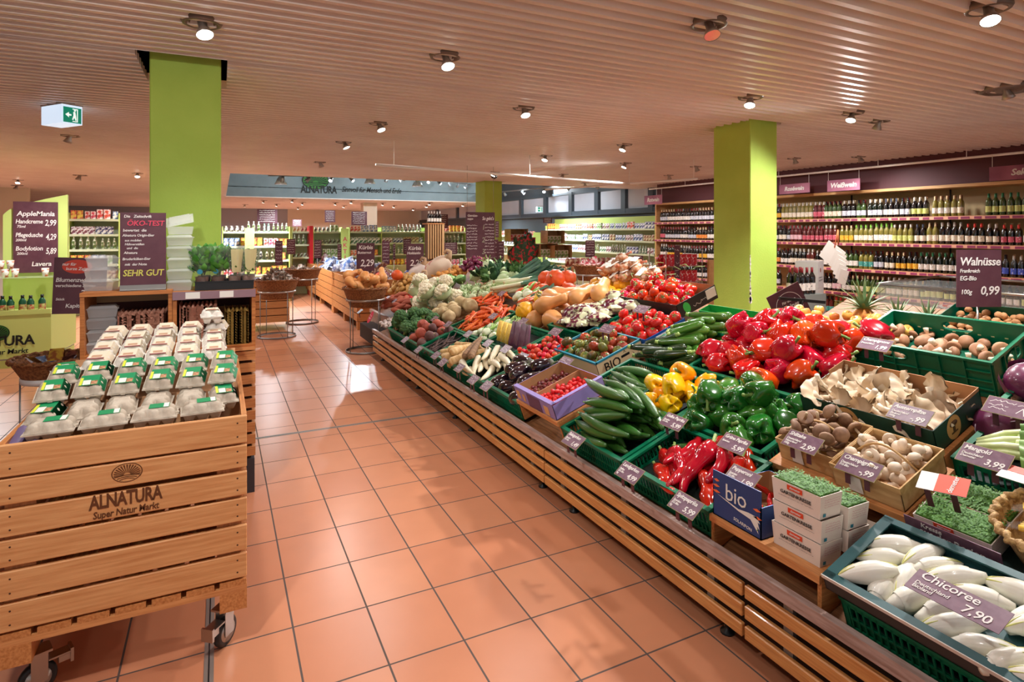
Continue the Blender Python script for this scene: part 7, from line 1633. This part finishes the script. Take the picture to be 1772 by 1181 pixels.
gondola(gx(120, 14.2), gx(205, 14.2), 14.2, [1.95, 1.65, 1.35, 1.05, .75], 'shelving unit between the green stand and the first pillar', [CRT, POU, BOT + CRT, CRT, POU], 7, where='the left rack', step=.105)
o = obj('red_end_panel', MB().box(0, .09, 0, .5, 0, 1.85).mesh('red_end', mat('red_lacquer', (190, 20, 30), .4)), None, T(gx(536, 16.4), 16.4, 0), 'narrow red end panel between two shelving units', 'panel')
for px, y, s_, lab in ((597, 15.6, 'AKTION', 'narrow lime panel with vertical red letters'), (432, 14.9, '', 'narrow lime end panel behind the herb tray')):
    o = obj('lime_panel', MB().box(-.1, .1, 0, .04, 0, 1.78).mesh('lime_panel', limeE), None, T(gx(px, y), y, 0), lab, 'panel')
    if s_: text('\n'.join(s_), .16, T(0, -.004, 1.1) @ R(PI / 2, 'X'), chalk_r, o, .01, 0, gap=1.0, align_y='CENTER')
# rack under the windows, running away along the right wall
LY = 17.6 - 11.95
gondola(0, LY, 0, [1.78, 1.45, 1.11, .72, .40], 'long pale green rack of pouches and jars under the windows', [POU + CRT, POU, POU + BOT, POU, BOT], 11, face=T(10.0, 17.6, 0) @ R(-PI / 2), step=.115, where='the rack under the windows', depth=.38)
obj('upper_back', MB().box(0, LY, .36, .38, 1.8, 2.12).mesh('upper_back', limeP), bpy.data.objects['store_shelf.007'])
gondola(0, 4.0, 0, [1.55, 1.2, .85], 'further pale rack along the windows beyond the first', [CRT, POU, BOT], 12, face=T(10.0, 22.5, 0) @ R(-PI / 2), step=.22, where='the further window rack', depth=.38)
# slatted pallet crates along the far aisle
def slat_crate(x0, x1, y0, y1, zt, lab, z0=.14, n=5):
    o = obj('slatted_crate', None, None, T(x0, y0, 0), lab, 'crate'); W_, D_ = x1 - x0, y1 - y0; h_ = (zt - z0) / n
    ms = MB(); mf = MB()
    for i in range(n):
        za, zb = z0 + i * h_ + .008, z0 + (i + 1) * h_ - .008
        ms.box(0, .02, 0, D_, za, zb); mf.box(.02, W_, 0, .02, za, zb)
    obj('side_planks', ms.mesh('crate_side', woodY), o); obj('front_planks', mf.mesh('crate_front', woodX), o)
    obj('fill_board', MB().box(.02, W_, .02, D_, z0 + .02, zt - .12).mesh('crate_fill', mat('crate_inside', (120, 78, 48), .8)), o)
    for f_ in (0, .5, 1): obj('pallet_block', MB().box(.01, .1, (D_ - .12) * f_, (D_ - .12) * f_ + .12, 0, z0).mesh('crate_block', woodY), o)
    return o
slat_crate(2.12, 3.3, 10.3, 12.8, .86, 'slatted pine crate with bagged goods, nearest of the three in the far aisle')
slat_crate(2.12, 3.3, 12.82, 16.2, .86, 'slatted pine crate with bagged goods, middle one of the far aisle')
slat_crate(2.12, 3.3, 16.22, 20.4, .86, 'slatted pine crate with bagged goods, furthest one of the far aisle')
slat_crate(.12, 1.08, 10.85, 11.7, .88, 'slatted pine crate standing behind the snack basket', n=6)
bags = [pouch('goods_bag%d' % i, mat('goods_bag%d' % i, c1, .3, col2=c2, ns=16, lo=.46, hi=.56), .15, .22, .05, 'goods_bag', 'bag', i) for i, (c1, c2) in enumerate((((206, 206, 212), (110, 110, 140)), ((130, 60, 76), (214, 206, 206)), ((190, 200, 220), (80, 110, 170)), ((196, 170, 136), (120, 60, 50))))]
pile(bags[:2], 60, (0, 1.1, 0, 4.1), T(2.15, 16.25, .78), 'pale bag of dry goods heaped in the furthest slatted crate', 'bags in the furthest crate', orient='any', K=6, mound=.25, scale=(1.3, .1))
pile([bags[0], bags[2]], 90, (0, 1.1, 0, 3.3), T(2.15, 12.85, .78), 'white and blue bag heaped in the middle slatted crate', 'bags in the middle crate', orient='any', K=6, mound=.25, scale=(1.2, .1))
pile([bags[3], bags[1], bags[0]], 80, (0, 1.1, 0, 2.4), T(2.15, 10.33, .78), 'tan and plum bag heaped in the nearest slatted crate', 'bags in the nearest crate', orient='any', K=6, mound=.3, scale=(1.1, .1))
blueB = pouch('blue_bag', mat('blue_foil', (30, 70, 160), .25, col2=(210, 220, 240), ns=12, lo=.55, hi=.6), .16, .24, .06, 'blue_bag', 'bag')
pile([blueB], 12, (0, .5, 0, .7), T(.3, 10.9, .80), 'blue foil bag piled behind the herb tray', 'blue bags', orient='dir', ang=0, jit=.3)
# wooden tower with bottles
q = at_y(750, 440, 11.6)
o = obj('wooden_tower', None, None, T(q.x, 11.6, 0), 'tall tower of upright wooden slats with bottles on top', 'display tower')
mb = MB()
for i in range(7): mb.box(-.17 + i * .05, -.145 + i * .05, -.17, -.15, 1.15, 1.85)
for i in range(7): mb.box(.155, .175, -.17 + i * .05, -.145 + i * .05, 1.15, 1.85)
for i in range(6): mb.box(-.22, .16, -.2, -.18, .3 + i * .14, .4 + i * .14)
obj('slats', mb.mesh('tower_slats', mat('tower_wood', (206, 166, 116), .6)), o); obj('top_board', MB().box(-.18, .18, -.18, .18, 1.85, 1.87).mesh('tower_top', woodX), o); obj('core', MB().box(-.14, .14, -.14, .14, 0, 1.85).mesh('tower_core', mat('core_brown', (110, 74, 46), .8)), o)
for i in range(5): inst(WB, T(q.x - .12 + .06 * i, 11.55, 1.62 + .25) @ Sc(.8), 'small bottle with silver capsule on the wooden tower', 'bottles on the tower', {'wine_cap': CAPS[2]})
# free standing purple boards
def pole_board(px0, py0, px1, py1, y, lab, lines=None, seed=0, pole=True):
    a, b_ = at_y(px0, py0, y), at_y(px1, py1, y); W_, H_ = b_.x - a.x, a.z - b_.z
    o = board(T((a.x + b_.x) / 2, y, (a.z + b_.z) / 2), W_, H_, lab)
    if lines: write(o, lines, W_, H_)
    else:
        sb = MB()
        for r_ in range(6): scribble(sb, -W_ * .4, W_ * .38, H_ * (.4 - .15 * r_), H_ * .05, max(.004, W_ * .02), seed=seed + r_)
        obj('writing', sb.mesh('board_scribble', chalk), o, T(0, -.0075, 0) @ R(PI / 2, 'X'))
    if pole: obj('post', MB().tube([(0, .005, -H_ / 2), (0, .005, -H_ / 2 - .5)], .008, 6).mesh('pole_board_post', galv), o)
    return o
pole_board(617, 421, 648, 469, 9.6, 'pumpkin chalk board, left one of the two marked 2,29', [('Kürbis', -.4, .34, .2, chalk, 'LEFT'), ('Butternut', -.46, .16, .13, chalk, 'LEFT'), ('2,29', -.3, -.22, .34, chalk, 'LEFT')])
pole_board(703, 422, 733, 467, 9.7, 'pumpkin chalk board, right one of the two marked 2,29', [('Kürbis', -.4, .32, .2, chalk, 'LEFT'), ('Hokkaido', -.46, .14, .14, chalk, 'LEFT'), ('2,29', -.3, -.24, .32, chalk, 'LEFT')])
o = pole_board(806, 367, 856, 445, 9.5, 'large purple board with three soup recipes hanging on thin wires', [('Gemüse-', -.45, .42, .07, chalk, 'LEFT'), ('suppe', -.45, .35, .06, chalk, 'LEFT'), ('So geht’s', .06, .36, .11, chalk, 'LEFT'), ('1', .04, .16, .16, mat('chalk_grey', (150, 150, 130), .8), 'LEFT'), ('2', .04, -.12, .16, MATS['chalk_grey'], 'LEFT'), ('3', .04, -.38, .16, MATS['chalk_grey'], 'LEFT')], pole=False)
sb = MB()
for r_ in range(9): scribble(sb, -.26, -.06, .16 - .05 * r_, .02, .006, seed=50 + r_)
for r_ in range(10): scribble(sb, .08, .26, .18 - .055 * r_, .018, .006, seed=70 + r_)
obj('small_writing', sb.mesh('soup_scribble', chalk), o, T(0, -.0075, 0) @ R(PI / 2, 'X'))
for s in (-1, 1): obj('suspension_wire', MB().tube([(s * .25, 0, .38), (s * .25, 0, .9 + .3)], .003, 5).mesh('board_wire', galv), o)
for i, (x0, y0, x1, y1, y, lab) in enumerate(((476, 417, 489, 459, 12.5, 'narrow purple board before the rack behind the herbs'), (496, 414, 511, 440, 13.5, 'small purple board left of the red end panel'), (543, 416, 556, 447, 13.0, 'purple board right of the red end panel'), (584, 423, 591, 450, 13.0, 'slim purple board beside the lime letter panel'),
                                              (661, 418, 674, 457, 11.5, 'narrow purple board between the two pumpkin boards'), (680, 422, 684, 450, 12.5, 'very slim purple board right of the narrow one'), (698, 414, 711, 440, 12.0, 'purple board behind the right pumpkin board'), (768, 420, 791, 440, 12.5, 'small dark red board right of the wooden tower'), (845, 415, 862, 470, 9.9, 'purple board behind the soup recipe board'), (862, 418, 872, 455, 10.2, 'narrow purple board before the third green pillar'), (1013, 416, 1029, 445, 8.6, 'purple board behind the basket of pink packets'), (1096, 443, 1112, 468, 6.8, 'small purple board behind the net bags'), (1167, 425, 1176, 500, 6.9, 'tall narrow purple strip before the wine shelves'),
                                              (445, 362, 480, 387, 19.0, 'purple poster with picture hanging left over the shelves'), (562, 364, 580, 385, 20.0, 'dark poster hanging over the middle shelves'), (608, 366, 635, 390, 19.0, 'purple poster with red oval hanging over the right shelves'), (506, 380, 522, 392, 19.0, 'small purple poster over the narrow rack'), (752, 371, 775, 395, 16.0, 'mauve poster above the wooden tower'), (940, 377, 955, 386, 15.0, 'small purple poster at the window rack'), (857, 383, 863, 411, 11.8, 'picture poster on the third pillar'))):
    o = pole_board(x0, y0, x1, y1, y, lab, seed=i * 9)
# display of wooden boxes before the windows (red and green packs)
a = at_y(880, 440, 12.0)
winebox = mat('pine_box', (206, 164, 112), .6, col2=(186, 140, 90), ns=5)
for i, (px, py, y, lab) in enumerate(((888, 418, 12.8, 'wooden display box with red cartons right of the third pillar'), (893, 448, 12.5, 'lower wooden display box with red packs'), (950, 421, 12.2, 'wooden display box with red packs before the windows'), (938, 444, 12.0, 'lower wooden display box beside the soup jars'), (962, 446, 11.9, 'right wooden display box before the window rack'))):
    q = at_y(px, py, y)
    obj('display_box', open_box(.46, .3, .34).mesh('display_box', winebox, winebox, winebox), None, T(q.x - .23, y, q.z) @ T(0, 0, 0) @ R(PI / 2, 'X'), lab, 'box')
    for k in range(4): inst(CRT[4] if i < 2 else CRT[3], T(q.x - .15 + .1 * k, y - .2, q.z + .006), 'carton standing in ' + lab.replace('wooden ', 'the '), 'cartons in display box %s' % 'abcde'[i])
o = obj('display_table', MB().box(0, 1.9, 0, .6, .98, 1.02).box(.05, .1, .05, .1, 0, .98).box(1.8, 1.85, .05, .1, 0, .98).box(.05, .1, .5, .55, 0, .98).box(1.8, 1.85, .5, .55, 0, .98).mesh('display_table', winebox), None, T(6.0, 9.6, 0), 'pale table of dark jars behind the leeks and pumpkins', 'table')
for i in range(30): inst(JAR[1], T(6.08 + (i % 15) * .12, 9.7 + .14 * (i // 15), 1.02) @ Sc(1.3), 'jar with white cap on the pale table behind the leeks', 'jars on the pale table')
redb = Kind('red_pack', 'packet', POU[1].me)
redM2 = mat('red_pack_print', (190, 24, 44), .3, col2=(236, 210, 210), ns=30, lo=.58, hi=.62, coat=.4)
o = obj('wire_rack', MB().box(0, .75, 0, .4, .62, .63).box(0, .75, 0, .4, .88, .89).box(0, .75, 0, .4, 1.14, 1.15).tube([(0, 0, 0), (0, 0, 1.4)], .008).tube([(.75, 0, 0), (.75, 0, 1.4)], .008).tube([(0, .4, 0), (0, .4, 1.4)], .008).tube([(.75, .4, 0), (.75, .4, 1.4)], .008).mesh('wire_rack', galvl), None, T(6.25, 7.2, 0), 'wire rack of red packs behind the vine tomatoes', 'rack')
for i in range(36): inst(redb, T(6.33 + (i % 6) * .115, 7.28 + .13 * ((i // 6) % 2), (.63, .89, 1.15)[i // 12]) @ Sc(1.15), 'bright red pack on the wire rack', 'red packs on the rack', {'pouch1': redM2})
obj('shelf_end', MB().box(0, .3, 0, .04, 0, 1.25).mesh('pale_end', winebox), None, T(6.95, 7.0, 0), 'pale wooden end panel just left of the second pillar', 'panel')
# christmas garlands and red goods near third pillar
t = obj('garland_stand', MB().blob(.35, .25, .55, lambda t_, p, d: 1 + .2 * nz(d, 9) + .1 * nz(d, 23), 24, 18).mesh('garland', mat('fir_green_red', (36, 62, 34), .7, col2=(170, 26, 34), ns=14, lo=.52, hi=.58)), None, T(6.2, 11.9, 1.05), 'dark green garland stand with red ornaments right of the third pillar', 'decoration')
obj('stand_foot', MB().lathe([(.2, -1.05), (.2, -1.0), (.03, -.98), (.03, -.3)], 12).mesh('garland_foot', black), t)
